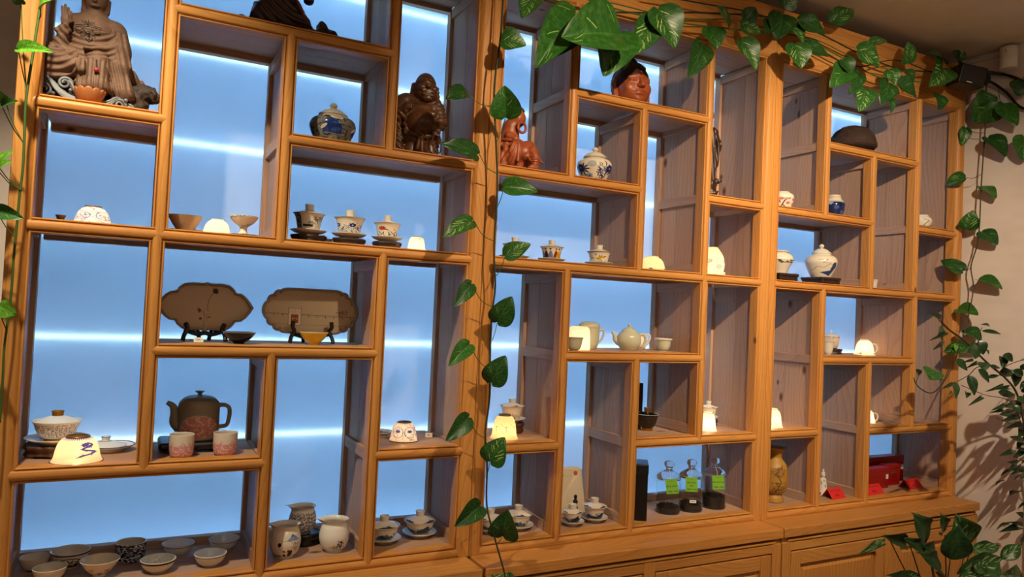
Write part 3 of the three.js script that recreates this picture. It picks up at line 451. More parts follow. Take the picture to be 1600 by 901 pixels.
// peony tea set
{ const t = thing('tea_board', 'black wooden board under the peony teapot', 'board', [0.438, F.s7, -0.165]);
  part('board_top', rbox(0.185, 0.02, 0.13, 0.009, 0, 0.018, 0, 4), mBlackLac, t);
  for (const a of [-1, 1]) for (const b of [-1, 1]) part('foot', rbox(0.02, 0.012, 0.016, 0.003, a * 0.07, 0.006, b * 0.045), mBlackLac, t); }
{ const t = thing('teapot', 'brown grey teapot with a large pink peony, handle at the right', 'teapot', [0.443, F.s7 + 0.028, -0.17], -0.06), base = '#94866f';
  const body = painted((x, w, h) => { x.fillStyle = '#c9a890'; x.beginPath(); x.ellipse(w * 0.5, h * 0.72, 165, 190, 0, 0, 7); x.fill(); peony(x, w * 0.51, h * 0.66, 150, '#dd9484', '#efb9aa'); peony(x, w * 0.41, h * 0.86, 80, '#c97a6c', '#dd9c8e'); }, base, 1024, 512, { roughness: 0.45 });
  const clay = glaze({ name: 'brown_grey_clay', color: base, roughness: 0.45 }), top = glaze({ name: 'lid_clay', color: 0x7c746a, roughness: 0.3 });
  part('body', turned([[0.0001, 0], [0.05, 0], [0.0525, 0.002], [0.0535, 0.01], [0.054, 0.05], [0.0535, 0.085], [0.052, 0.096], [0.048, 0.103], [0.044, 0.106]], 56), body, t);
  const lid = part('lid', turned(spline([[0.0445, 0.104], [0.0445, 0.107], [0.034, 0.1135], [0.015, 0.117], [0.005, 0.1175]], 14), 40), top, t);
  part('knob', turned(spline([[0.0055, 0.116], [0.005, 0.122], [0.0115, 0.1265], [0.0115, 0.129], [0.0001, 0.1305]], 12), 24), top, lid);
  part('spout', tube([[-0.044, 0.03, 0.0], [-0.058, 0.045, 0.0], [-0.061, 0.07, 0.0], [-0.066, 0.088, 0.0], [-0.081, 0.098, 0.0]], [0.018, 0.015, 0.011, 0.009, 0.0055]), clay, t);
  part('handle', tube([[0.051, 0.09, 0], [0.066, 0.09, 0], [0.0775, 0.082, 0], [0.0775, 0.05, 0], [0.072, 0.034, 0], [0.05, 0.03, 0]], [0.006, 0.0055, 0.0055, 0.0055, 0.0055, 0.006], 40), clay, t); }
const peonyCup = painted((x, w, h, r) => { const g = x; for (const k of [0.3, 0.5, 0.72, 0.95]) { peony(g, w * k, h * 0.76, 88, '#dba0a2', '#eac6c2'); } for (let i = 0; i < 60; i++) leafMark(g, r() * w, h * 0.62, -1.57 + (r() - 0.5), 60 + r() * 40, 7, ['#dcaab0', '#cf98a0'][i % 2]); }, '#dccfbe', 512, 256);
[[0.398, -0.061, 'pink peony tea cup at the left, in front of the teapot spout'], [0.504, -0.066, 'pink peony tea cup at the right, under the teapot handle']].forEach(([x, z, l], i) => bowlThing('peony_cup', l, [x, F.s7, z], 'straight', 0.0305, 0.0585, peonyCup, glaze({ color: 0xcfc4b6 }), { cat: 'cup', turn: toCam(x, z) + i * 0.5, group: 'peony tea cups' }));

// plates on easels
function plateOutline(kind, a, b) {
  const p = [];
  if (kind === 'ogee') {      // pointed ends and ogee sides
    const q = [[1, 0], [0.93, 0.2], [0.84, 0.42], [0.74, 0.56], [0.62, 0.58], [0.575, 0.74], [0.47, 0.9], [0.3, 0.955], [0.12, 0.935], [0.05, 0.955], [0, 1.0]];
    const up = q.map(([x, y]) => [x * a, y * b]); p.push(...up, ...up.slice(0, -1).reverse().map(([x, y]) => [-x, y]), ...up.slice(1).map(([x, y]) => [-x, -y]), ...up.slice(1, -1).reverse().map(([x, y]) => [x, -y]));
  } else {                    // long lobed oval
    const arcs = [[0.86, 0, 0.14, 0.42, -1.3, 1.3], [0.8, 0.48, 0.1, 0.2, -0.5, 1.9], [0.68, 0.68, 0.1, 0.22, -0.4, 1.7], [0.5, 0.8, 0.16, 0.2, 0, 1.57]], up = [];
    for (const [cx, cy, rx, ry, s, e] of arcs) for (let i = 0; i <= 7; i++) { const t = Math.max(s, 0) + ((e - Math.max(s, 0)) * i) / 7; up.push([(cx + rx * Math.cos(t)) * a, (cy + ry * Math.sin(t)) * b]); }
    p.push(...up, ...up.slice().reverse().map(([x, y]) => [-x, y]), ...up.map(([x, y]) => [-x, -y]), ...up.slice().reverse().map(([x, y]) => [x, -y]));
  }
  return p;
}
function plateGeo(kind, a, b) {
  const o = plateOutline(kind, a, b), sh = (k, hole) => { const s = new THREE.Shape(V2(o.map(([x, y]) => [x * k, y * k]))); if (hole) s.holes.push(new THREE.Path(V2(o.map(([x, y]) => [x * hole, y * hole])))); return s; };
  const plate = new THREE.ExtrudeGeometry(sh(0.97), { depth: 0.003, bevelEnabled: false }), rim = new THREE.ExtrudeGeometry(sh(1, 0.955), { depth: 0.013, bevelEnabled: true, bevelSize: 0.0012, bevelThickness: 0.0012, bevelSegments: 2 });
  const uv = plate.attributes.uv, p = plate.attributes.position; for (let i = 0; i < p.count; i++) uv.setXY(i, p.getX(i) / (2 * a) + 0.5, p.getY(i) / (2 * b) + 0.5);
  return [plate, toCreasedNormals(nonIdx(rim), 0.5)];
}
function easelPlate(kind, label, at, a, b, tilt, mat, rimMat, turn) {
  const t = thing('display_plate', label, 'plate', at, turn), [pg, rg] = plateGeo(kind, a, b), m = new THREE.Matrix4().makeRotationX(-tilt);
  part('plate_face', pg.applyMatrix4(m), mat, t); part('plate_rim', rg.applyMatrix4(m), rimMat, t); return t;
}
function easel(label, at, w, h, turn, front) {
  const t = thing('plate_easel', label, 'easel', at, turn), M = front ? new THREE.MeshStandardMaterial({ name: 'dark_red_wood', color: 0x1c0c08, roughness: 0.5 }) : mBlackLac;
  for (const s of [-1, 1]) {
    part('leg', tube([[s * w * 0.62, 0.004, 0.036], [s * w * 0.58, 0.02, 0.028], [s * w * 0.5, 0.036, 0.024], [s * w * 0.56, 0.05, 0.03], [s * w * 0.54, front ? 0.066 : 0.046, 0.03]], [0.006, 0.0055, 0.006, 0.006, 0.0065], 24, 10, 0.8), M, t);
    part('back_leg', tube([[s * w * 0.14, 0.003, -0.035], [s * w * 0.2, 0.03, -0.02], [s * w * 0.35, h * 0.75, -0.008]], [0.0055, 0.005, 0.0045], 16, 8), M, t);
    part('arm', tube([[s * w * 0.56, 0.03, 0.026], [s * w * 0.4, 0.027, -0.005], [s * w * 0.3, 0.03, -0.018]], [0.0055, 0.005, 0.005], 14, 8), M, t);
  }
  part('crossbar', tube([[-w * 0.5, 0.028, 0.004], [-w * 0.2, 0.02, 0.002], [0, 0.024, 0.002], [w * 0.2, 0.02, 0.002], [w * 0.5, 0.028, 0.004]], [0.006, 0.0055, 0.006, 0.0055, 0.006], 24, 8), M, t);
  return t;
}
const pm = (draw, bg) => new THREE.MeshPhysicalMaterial({ map: canvasTex(1024, 512, draw, bg), roughness: 0.5, specularIntensity: 0.4 });
easel('black folding easel holding the pointed oval plate with a lotus', [0.447, F.s5, -0.185], 0.088, 0.1, -0.06, false);
easelPlate('ogee', 'beige pointed oval plate with a thin lotus drawing, on a black easel', [0.447, F.s5 + 0.096, -0.186], 0.124, 0.068, 0.16, pm((x, w, h, r) => {
  const k = '#4a4038'; stroke(x, [[w * 0.57, h * 0.2], [w * 0.53, h * 0.32], [w * 0.515, h * 0.45], [w * 0.52, h * 0.56]], k, 5); for (let i = 0; i < 7; i++) leafMark(x, w * 0.585, h * 0.17, i * 0.5 - 2.2, 46, 9, k); x.fillStyle = '#3d342e'; x.beginPath(); x.ellipse(w * 0.59, h * 0.17, 30, 26, 0.3, 0, 7); x.fill();
  for (let i = 0; i < 5; i++) leafMark(x, w * 0.45, h * 0.56, 3.4 - i * 0.35, 46, 8, k); stroke(x, [[w * 0.41, h * 0.5], [w * 0.44, h * 0.56], [w * 0.47, h * 0.6], [w * 0.49, h * 0.7], [w * 0.48, h * 0.95]], k, 3); stroke(x, [...Array(20)].map((_, i) => [w * 0.51 + Math.cos(i / 3.2) * 34, h * 0.61 + Math.sin(i / 3.2) * 30]), '#8d7d68', 3); stroke(x, [[w * 0.51, h * 0.66], [w * 0.515, h * 0.8]], k, 2); hills(x, w * 0.53, h * 0.72, 60, 16, r, ['#5a4e42']); x.fillStyle = '#5b3c30'; x.fillRect(w * 0.435, h * 0.72, 26, 24); }, '#c3ab8c'), new THREE.MeshPhysicalMaterial({ name: 'beige_plate_rim', color: 0x8a745c, roughness: 0.45 }), -0.06);
easel('dark red wooden easel gripping the long lobed plate behind the yellow bowl', [0.737, F.s5, -0.185], 0.1, 0.09, -0.05, true);
easelPlate('lobed', 'long lobed plate with a printed scale and a rust red square, behind the yellow bowl', [0.737, F.s5 + 0.0945, -0.192], 0.139, 0.066, 0.16, pm((x, w, h, r) => {
  stroke(x, [[w * 0.03, h * 0.56], [w * 0.97, h * 0.6]], '#4a4338', 3); for (let i = 0; i < 74; i++) { const a = w * (0.03 + i * 0.0127), b = h * (0.56 + i * 0.00055); stroke(x, [[a, b], [a, b + (i % 7 ? 14 : 30)]], '#4a4338', i % 7 ? 2.5 : 6); }
  stroke(x, [[w * 0.1, h * 0.8], [w * 0.95, h * 0.82]], '#8b7b66', 4); x.fillStyle = '#d6c1a0'; x.fillRect(w * 0.265, h * 0.44, w * 0.13, h * 0.38); x.strokeStyle = '#4a4338'; x.lineWidth = 4; x.strokeRect(w * 0.265, h * 0.44, w * 0.13, h * 0.38); for (let i = 0; i < 8; i++) stroke(x, [[w * (0.275 + i * 0.015), h * 0.45], [w * (0.275 + i * 0.015), h * 0.56]], '#6b5f50', 3); x.fillStyle = '#8a4530'; x.fillRect(w * 0.292, h * 0.58, w * 0.076, h * 0.19); glyph(x, w * 0.315, h * 0.66, 30, r, '#d6c1a0'); glyph(x, w * 0.345, h * 0.67, 30, r, '#d6c1a0'); x.fillStyle = '#8f8068'; x.fillRect(w * 0.05, h * 0.5, 14, 10);
  for (let i = 0; i < 16; i++) leafMark(x, w * (0.55 + r() * 0.24), h * (0.14 + r() * 0.16), r() * 6, 10, 3, '#3a332b'); stroke(x, [[w * 0.8, h * 0.6], [w * 0.81, h * 0.5], [w * 0.84, h * 0.45]], '#4a4338', 4); spray(x, w * 0.83, h * 0.5, 110, 46, r, ['#4a4338', '#5d5446'], 26); }, '#b8a283'), new THREE.MeshPhysicalMaterial({ name: 'grey_beige_plate_rim', color: 0x85735e, roughness: 0.45 }), -0.05);
bowlThing('black_bowl', 'small black bowl in front of the pointed oval plate', [0.53, F.s5, -0.115], 'wide', 0.044, 0.031, mBlackGlaze, glaze({ color: 0x8b8a86 }));
bowlThing('yellow_bowl', 'small bright yellow bowl with a pale rim in front of the long lobed plate', [0.734, F.s5, -0.122], 'wide', 0.041, 0.036, mYellow, glaze({ color: 0xdcd6c0 }));
function priceCard(label, at, w, h, lines) { return solo('price_card', box(w, h, 0.004, 0, h / 2, 0).rotateX(-0.2), [0, 1, 2, 3, 4, 5].map((i) => (i === 4 ? new THREE.MeshStandardMaterial({ name: 'printed_card', roughness: 0.85, map: canvasTex(128, 64, (x, W, H) => { x.fillStyle = '#6a645a'; x.font = 'bold 30px sans-serif'; x.textAlign = 'center'; x.fillText(lines, W / 2, H * 0.66); }, '#e8e2d6') }) : mPaper)), label, 'price tag', at, toCam(at[0], at[2])); }
priceCard('tiny white price card on the shelf under the pointed oval plate', [0.429, F.s5 + 0.0005, -0.135], 0.024, 0.0125, '1200,-');

// right narrow column of the left unit
lampCup({ label: 'upturned flared cup densely painted with blue flowers, glowing beside a price card', at: [1.024, F.s6, -0.13], r: 0.0455, h: 0.058, i: 0.018, shape: 'bell', turn: toCam(1.024, -0.13), footMat: mBrass, rim: mBrass, mat: thinChina((x, w, h, r) => { scatter(x, w, h, r, '#5560a8', 300, 7); for (let i = 0; i < 6; i++) { const c = (i + 0.5) * w / 6; stroke(x, [...Array(30)].map((_, k) => [c + Math.cos(k / 4.6) * 38, h * 0.5 + Math.sin(k / 4.6) * 70]), '#3c4694', 4); bloom(x, c, h * 0.45, 22, 8, '#39439a'); } }, '#f0e6da') });
priceCard('tiny white price card right of the blue flowered glowing cup', [1.118, F.s6 + 0.0005, -0.16], 0.022, 0.014, '980,-');
solo('saucer', saucerGeo(0.041, 0.023), painted((x, w, h, r) => { for (let i = 0; i < 8; i++) bloom(x, i * 64 + 30, 128, 40, 7, NAVY); }, '#b9b3ac'), 'small saucer with dark blue flowers, half hidden by the upright at the left', 'saucer', [0.975, F.s6, -0.215]);

// bowls and jugs on the bottom shelf of the left unit
{
  const cream = (draw) => painted(draw, '#d9cdb8', 512, 128), inner = glaze({ name: 'cream_inside', color: 0xd2c6b2 }), brown = glaze({ name: 'brown_line', color: 0x4a3528 });
  const B = (label, x, z, r, h, shape, m, o = {}) => bowlThing('tea_cup', label, [x, F.b, z], shape, r, h, m, o.inner || inner, { cat: 'cup', turn: toCam(x, z), ...o });
  B('pale cup with a dark foot at the far left end of the bottom shelf', 0.08, -0.19, 0.034, 0.034, 'bowl', cream((x, w, h, r) => { band(x, w, h * 0.86, h * 0.14, '#4a3a34'); spray(x, w * 0.6, h * 0.5, 60, 40, r, ['#a8907c'], 10); }));
  B('cup with a black outlined cartouche, standing at the back left of the bottom shelf', 0.158, -0.19, 0.045, 0.042, 'bowl', cream((x, w, h, r) => { x.lineWidth = 7; x.strokeStyle = '#1e1a1c'; x.beginPath(); x.ellipse(w * 0.5, h * 0.55, 54, 36, 0, 0, 7); x.stroke(); x.beginPath(); x.ellipse(w * 0.62, h * 0.66, 34, 24, 0, 0, 7); x.stroke(); spray(x, w * 0.5, h * 0.6, 80, 40, r, ['#3a2a2a', '#5b4040'], 26); hills(x, w * 0.52, h * 0.92, 120, 40, r, ['#3a2c2c']); }), { rim: brown });
  B('plain pale cup cut by the lower edge of the picture', 0.121, -0.098, 0.0375, 0.033, 'bowl', cream((x, w, h, r) => spray(x, w * 0.4, h * 0.5, 60, 30, r, ['#c5b49c'], 6)));
  B('cream cup with small coloured butterflies, third from the left at the front', 0.228, -0.096, 0.0455, 0.041, 'wide', cream((x, w, h) => { [[0.41, 0.42, '#9a9a3a'], [0.5, 0.7, '#2c3040'], [0.585, 0.5, '#a6502c'], [0.3, 0.6, '#a6502c'], [0.7, 0.5, '#2c3040']].forEach(([a, b, c]) => { for (const q of [0.3, 1.2, 2.2, -0.6, 3.6]) leafMark(x, w * a, h * b, q, 20, 7, c); }); }));
  B('straight sided cup densely patterned in dark blue and white', 0.296, -0.184, 0.037, 0.051, 'straight', painted((x, w, h, r) => { for (let i = 0; i < 420; i++) { x.fillStyle = '#b9b5b4'; x.beginPath(); x.ellipse(r() * w, r() * h, 6, 8, r() * 3, 0, 7); x.fill(); } for (let i = 0; i < 9; i++) { const a = r() * w, b = h * (0.3 + 0.5 * r()); x.fillStyle = '#2a3048'; x.beginPath(); x.ellipse(a, b, 34, 24, 0, 0, 7); x.fill(); bloom(x, a, b, 24, 8, '#6d748c', '#15182a'); } }, '#23283c'));
  B('cup with a navy band below the rim and a netted inside', 0.36, -0.08, 0.0425, 0.032, 'bowl', painted((x, w, h) => { band(x, w, 6, 16, '#1c2440'); lattice(x, w, 20, 8, '#1c2440', 50); band(x, w, h * 0.9, 5, '#4a4a50'); for (let i = 0; i < 200; i++) { x.fillStyle = '#c3beb0'; x.fillRect((i * 37) % w, 40 + ((i * 53) % 60), 3, 5); } }, '#d8d4c6', 512, 128), { inner: painted((x, w, h, r) => { for (let i = 0; i < 260; i++) leafMark(x, r() * w, h * 0.15 + r() * h * 0.75, 0.6, 12, 3, '#7d8494'); }, '#d2d0c6', 512, 128) });
  for (const [x, z, l, dark] of [[0.412, -0.196, 'bowl shaped cup with a dark rim line, at the back beside the dark patterned cup', 1], [0.485, -0.084, 'bowl shaped cup with a dark line under its rim, front right of the bottom shelf', 1], [0.531, -0.198, 'pale bowl shaped cup in the back right corner of the bottom shelf', 0]])
    B(l, x, z, 0.041, 0.032, 'bowl', painted((c, w, h) => { band(c, w, 12, 6, dark ? '#3a4052' : '#6a6a74'); band(c, w, h * 0.93, 4, '#77726a'); }, '#d8d5ca', 128, 128), { inner: mBlueW, band: navyBand });
}
jug('cream jug painted with a panda and blue leaves, left front', [0.679, F.b, -0.09], 0.042, 0.089, painted((x, w, h, r) => {
  for (const k of [0.53, 0.03]) { const X = w * k; hills(x, X + 46, h * 0.42, 120, 60, r, ['#5a74a8', '#7f93ba']); spray(x, X + 70, h * 0.5, 60, 120, r, ['#4a66a2', '#8296ba'], 26); x.strokeStyle = '#5a5048'; x.lineWidth = 2; x.fillStyle = '#e2d8c6'; x.beginPath(); x.ellipse(X - 10, h * 0.58, 56, 44, 0, 0, 7); x.fill(); x.stroke(); x.fillStyle = '#16161c'; for (const [a, b, c, d] of [[-66, -14, 14, 17], [22, 60, 20, 30], [-26, 74, 16, 10], [-80, 82, 18, 8], [-30, 40, 9, 8], [6, 36, 9, 8]]) { x.beginPath(); x.ellipse(X + a, h * 0.58 + b, c, d, 0.3, 0, 7); x.fill(); } } }, '#dfd5c2', 768, 256), toCam(0.679, -0.09));
stand('black round stand under the jug with black characters', [0.756, F.b, -0.185], 0.046, 0.034, 3, mBlackLac);
jug('cream jug covered in bold black characters, raised on a black stand', [0.744, F.b + 0.031, -0.186], 0.0395, 0.078, painted((x, w, h, r) => { glyphs(x, 0, 44, w, h * 0.96, 27, r, '#1b1a20'); glyphs(x, 14, 58, w, h * 0.9, 27, r, '#22212a'); }, '#ddd5c8', 768, 256), toCam(0.744, -0.19));
jug('white cream jug with a small ink figure near its foot, right front', [0.816, F.b, -0.092], 0.0425, 0.09, painted((x, w, h, r) => { spray(x, w * 0.56, h * 0.8, 150, 24, r, ['#8a93a0', '#6b7480'], 40); for (const [a, b] of [[0.58, 0.7], [0.56, 0.66]]) { spray(x, w * a, h * b, 26, 40, r, ['#2a2c36', '#4a5064'], 16); } x.fillStyle = '#22242c'; x.beginPath(); x.arc(w * 0.585, h * 0.63, 9, 0, 7); x.fill(); for (let i = 0; i < 5; i++) leafMark(x, w * 0.68, h * 0.55, -1.5 + i * 0.3, 34, 4, '#7d8590'); }, '#e0ddd6', 768, 256), toCam(0.816, -0.09));

// ink landscape lidded bowls, several near-alike sets
const inkLand = [0, 1, 2].map((k) => painted((x, w, h, r) => { for (const q of [0.2 + k * 0.05, 0.52, 0.8]) { hills(x, w * q, h * 0.86, 190, h * (0.5 + 0.2 * (k % 2)), r, ['#9aa6b4', '#4d6488', '#22304c']); spray(x, w * q + 70, h * 0.5, 30, 60, r, ['#1f2638', '#39465e'], 14); } for (let i = 0; i < 12; i++) bloom(x, r() * w, h * (0.8 + 0.15 * r()), 5, 4, '#2c3348'); }, '#dfd3bf'));
const inkLid = [0, 1].map((k) => painted((x, w, h, r) => { for (const q of [0.24, 0.54, 0.84]) { hills(x, w * q + k * 20, h * 0.84, 130, h * 0.46, r, ['#8995a6', '#33435f']); } for (let i = 0; i < 9; i++) stroke(x, [[w * 0.4 + i * 12, h * 0.4], [w * 0.4 + i * 12 + 9, h * 0.43]], '#565a66', 2); }, '#e0d5c4'));
function ink(label, x, z, rb, hb, rs, k, shape = 'round') { return gaiwan({ label, at: [x, F.b, z], rs, rb, hb, mat: inkLand[k % 3], lidMat: inkLid[k % 2], turn: toCam(x, z) + k * 0.4, shape, group: 'ink landscape lidded bowls', kr: 0.0145, kh: 0.0155, lh: rb * 0.3 }); }
ink('ink landscape lidded bowl half behind the upright, lower right in the left unit', 0.972, -0.116, 0.048, 0.043, 0.052, 0);
ink('ink landscape lidded bowl at the right in the lower right cell of the left unit', 1.093, -0.136, 0.0485, 0.042, 0.0535, 1);
ink('ink landscape lidded bowl hidden behind a hanging leaf left in the middle unit', 1.318, -0.1, 0.042, 0.04, 0.045, 2);
ink('ink landscape lidded bowl left of the first low upright of the middle unit', 1.423, -0.106, 0.0455, 0.041, 0.052, 0);
ink('small ink landscape lidded bowl in front of the leaning white board', 1.618, -0.082, 0.036, 0.038, 0.041, 1);
ink('ink landscape lidded bowl with a deep blue mountain, right of the leaning white board', 1.717, -0.098, 0.0425, 0.045, 0.0475, 2, 'deep');

// middle unit
const flowers = (bg, cols) => painted((x, w, h, r) => { for (const q of [0.22, 0.5, 0.8]) { for (let i = 0; i < 7; i++) leafMark(x, w * q + (r() - 0.5) * 90, h * (0.4 + 0.35 * r()), r() * 6, 36, 10, cols[0]); for (let i = 0; i < 4; i++) bloom(x, w * q + (r() - 0.5) * 90, h * (0.42 + 0.3 * r()), 22, 7, cols[1 + (i % (cols.length - 1))], '#d8b040'); } }, bg);
gaiwan({ label: 'lidded tea bowl with small grey flowers, behind a vine leaf on the long middle shelf', at: [1.372, F.s3, -0.12], rs: 0.05, rb: 0.042, hb: 0.047, mat: flowers('#e4dac6', ['#6a6258', '#8a5a4a', '#77706a']), turn: toCam(1.37, -0.12) });
gaiwan({ label: 'lidded tea bowl with robed figures in blue, red and yellow', at: [1.508, F.s3, -0.11], rs: 0.0475, rb: 0.0415, hb: 0.048, turn: toCam(1.508, -0.11), lidMat: mPorc, mat: painted((x, w, h, r) => { [[0.33, '#5c7896'], [0.4, '#3a2220'], [0.48, '#6d7fa6'], [0.575, '#8e2f28'], [0.63, '#d4a017'], [0.7, '#d8a81c'], [0.05, '#5c7896'], [0.15, '#b5822a'], [0.86, '#44634a']].forEach(([q, c]) => { x.fillStyle = c; x.beginPath(); x.moveTo(w * q, h * 0.24); x.quadraticCurveTo(w * q + 30, h * 0.5, w * q + 26, h * 0.96); x.lineTo(w * q - 24, h * 0.96); x.quadraticCurveTo(w * q - 20, h * 0.5, w * q, h * 0.24); x.fill(); x.fillStyle = '#d9b692'; x.beginPath(); x.arc(w * q, h * 0.22, 10, 0, 7); x.fill(); x.fillStyle = '#1c1718'; x.beginPath(); x.arc(w * q, h * 0.17, 9, 0, 7); x.fill(); stroke(x, [[w * q - 8, h * 0.5], [w * q + 10, h * 0.8]], '#2a2224', 3); }); }, '#e6dac4') });
gaiwan({ label: 'lidded tea bowl with yellow and pink flowers, right end of the long middle shelf', at: [1.694, F.s3, -0.1], rs: 0.05, rb: 0.044, hb: 0.046, turn: toCam(1.694, -0.1), lidMat: mPorc, mat: painted((x, w, h, r) => { band(x, w, 8, 5, '#3a342c'); for (const q of [0.2, 0.52, 0.85]) { for (let i = 0; i < 16; i++) leafMark(x, w * q + (r() - 0.5) * 130, h * (0.3 + 0.5 * r()), r() * 6, 34, 11, ['#3f4a2a', '#5a5a34', '#7b8a6a'][i % 3]); for (let i = 0; i < 5; i++) bloom(x, w * q + (r() - 0.5) * 60, h * (0.4 + 0.2 * r()), 22, 7, '#cfa52c', '#8a6a1c'); bloom(x, w * q + 6, h * 0.84, 36, 8, '#a8415a', '#7c2a40'); x.fillStyle = '#a9b3a0'; x.beginPath(); x.ellipse(w * q - 90, h * 0.86, 50, 22, 0, 0, 7); x.fill(); } }, '#e6dac2') });
lampCup({ label: 'upturned wide cream cup with a raised band, glowing beside the tall upright', at: [1.905, F.s3, -0.075], r: 0.052, h: 0.053, i: 0.018, shape: 'round', turn: toCam(1.9, -0.07), mat: thinChina((x, w, h, r) => { band(x, w, h * 0.2, 4, '#c8b48a'); for (let i = 0; i < 12; i++) stroke(x, [...Array(24)].map((_, k) => [i * 43 + Math.cos(k / 3.6) * 17, h * 0.5 + Math.sin(k / 3.6) * 40]), '#e0cfa8', 3); for (let i = 0; i < 5; i++) bloom(x, i * 105 + 40, h * 0.86, 16, 6, '#35407c', '#1f2858'); for (let i = 0; i < 30; i++) leafMark(x, r() * w, h * 0.9, r() * 6, 9, 3, '#6a6f94'); }, '#f2e4c4') });
{ const t = lampCup({ label: 'upturned egg shaped cup with fine grey stems and oval pods, glowing', at: [2.172, F.s3, -0.062], r: 0.047, h: 0.106, i: 0.034, turn: toCam(2.17, -0.06) + 0.3, shape: 'bell', mat: thinChina((x, w, h, r) => { for (const q of [0.1, 0.34, 0.6, 0.84]) { stroke(x, [[w * q - 50, h], [w * q, h * 0.7], [w * q + 24, h * 0.45], [w * q + 6, h * 0.1]], '#a9a79c', 3); stroke(x, [[w * q + 20, h], [w * q + 46, h * 0.75], [w * q + 36, h * 0.5], [w * q - 30, h * 0.05]], '#a9a79c', 3); x.fillStyle = '#a3abb4'; x.strokeStyle = '#5d6672'; x.lineWidth = 3; x.beginPath(); x.ellipse(w * q + 40, h * 0.48, 20, 17, 0, 0, 7); x.fill(); x.stroke(); x.beginPath(); x.ellipse(w * q - 26, h * 0.68, 17, 18, 0, 0, 7); x.fill(); x.stroke(); } }, '#f4ead2') });
  const egg = spline([[0.036, 0], [0.041, 0.008], [0.0462, 0.03], [0.047, 0.05], [0.041, 0.074], [0.026, 0.098], [0.022, 0.103]], 24).reverse(); t.children[0].geometry = turned(egg); t.children[1].geometry = turned([[0.0225, 0.102], [0.0205, 0.106], [0.0001, 0.106]], 28); }
{ const t = thing('tea_bowl_lid', 'small white lid with blue marks beside the egg shaped cup', 'lid', [2.268, F.s3, -0.1]); part('lid_dome', lidGeo(0.028, 0.011, 0.008, 0.002), painted((x, w, h, r) => hills(x, w * 0.5, h * 0.8, 200, 90, r, ['#8f9cae', '#4a5872']), '#e4dccd', 256, 128), t); part('knob', knobGeo(0.007, 0.008, 0.013), mPorc, t); }

stand('dark root stand under the lidded bowl with painted grass blades', [1.432, F.s6, -0.2], 0.044, 0.034, 5, rootMat);
gaiwan({ label: 'lidded tea bowl with painted grass blades, raised on a root stand behind a glowing cup', at: [1.431, F.s6 + 0.032, -0.2], rs: 0.048, rb: 0.043, hb: 0.05, turn: toCam(1.43, -0.2) + 0.1, lidMat: inkLid[0], mat: painted((x, w, h, r) => { for (const q of [0.16, 0.5, 0.85]) { for (let i = 0; i < 9; i++) { const a = -1.57 + (i - 4) * 0.27; stroke(x, [[w * q, h * 0.8], [w * q + Math.cos(a) * 50, h * 0.8 + Math.sin(a) * 60], [w * q + Math.cos(a) * 100, h * 0.8 + Math.sin(a) * 80 + Math.abs(i - 4) * 8]], i % 2 ? '#3a4034' : '#6a6a50', 4); } hills(x, w * q + 20, h * 0.98, 100, 60, r, ['#7a8070', '#3f463c']); } }, '#e4d6c0') });
lampCup({ label: 'upturned bell cup with thin brown branches, glowing warmly at the left of the middle unit', at: [1.356, F.s6, -0.103], r: 0.0455, h: 0.076, i: 0.03, shape: 'bell', turn: toCam(1.356, -0.1), footMat: mBrass, mat: thinChina((x, w, h, r) => { for (let i = 0; i < 7; i++) { const a = i * 75; stroke(x, [[a, h * 0.35], [a + 30, h * 0.48], [a + 70, h * 0.45]], '#a98c58', 3); stroke(x, [[a + 40, h * 0.46], [a + 50, h * 0.7]], '#8a6c40', 3); bloom(x, a + 46, h * 0.5, 7, 5, '#a8744a'); leafMark(x, a + 20, h * 0.7, 0.6, 18, 4, '#7a6a40'); } }, '#f4e2b8') });

// cream tea set
bowlThing('small_cup', 'small cream cup in front of the tall glowing cup, beside the upright', [1.588, F.s5, -0.07], 'bell', 0.031, 0.045, mCel, mPorc, { cat: 'cup' });
lampCup({ label: 'tall plain upturned cup with rounded shoulders, glowing behind a small cream cup', at: [1.648, F.s5, -0.135], r: 0.039, h: 0.082, i: 0.036, shape: 'straight', mat: thinChina() });
{ const t = thing('lidded_mug', 'cream lidded mug with a handle, left of the round teapot', 'mug', [1.732, F.s5, -0.2], toCam(1.73, -0.2) + 0.35);
  part('body', turned([[0.0001, 0.002], [0.022, 0.002], [0.022, 0], [0.027, 0], [0.028, 0.005], ...spline([[0.033, 0.012], [0.0365, 0.03], [0.0368, 0.07], [0.0372, 0.078]], 10)], 44), mCel, t);
  part('lid', turned(spline([[0.0385, 0.078], [0.0385, 0.082], [0.036, 0.089], [0.026, 0.096], [0.012, 0.0985], [0.0001, 0.0988]], 16), 40), mCel, t);
  part('handle', tube([[0.035, 0.068, 0], [0.052, 0.07, 0], [0.056, 0.056, 0], [0.048, 0.036, 0], [0.036, 0.026, 0]], [0.0045, 0.004, 0.004, 0.004, 0.0045]), mCel, t); }
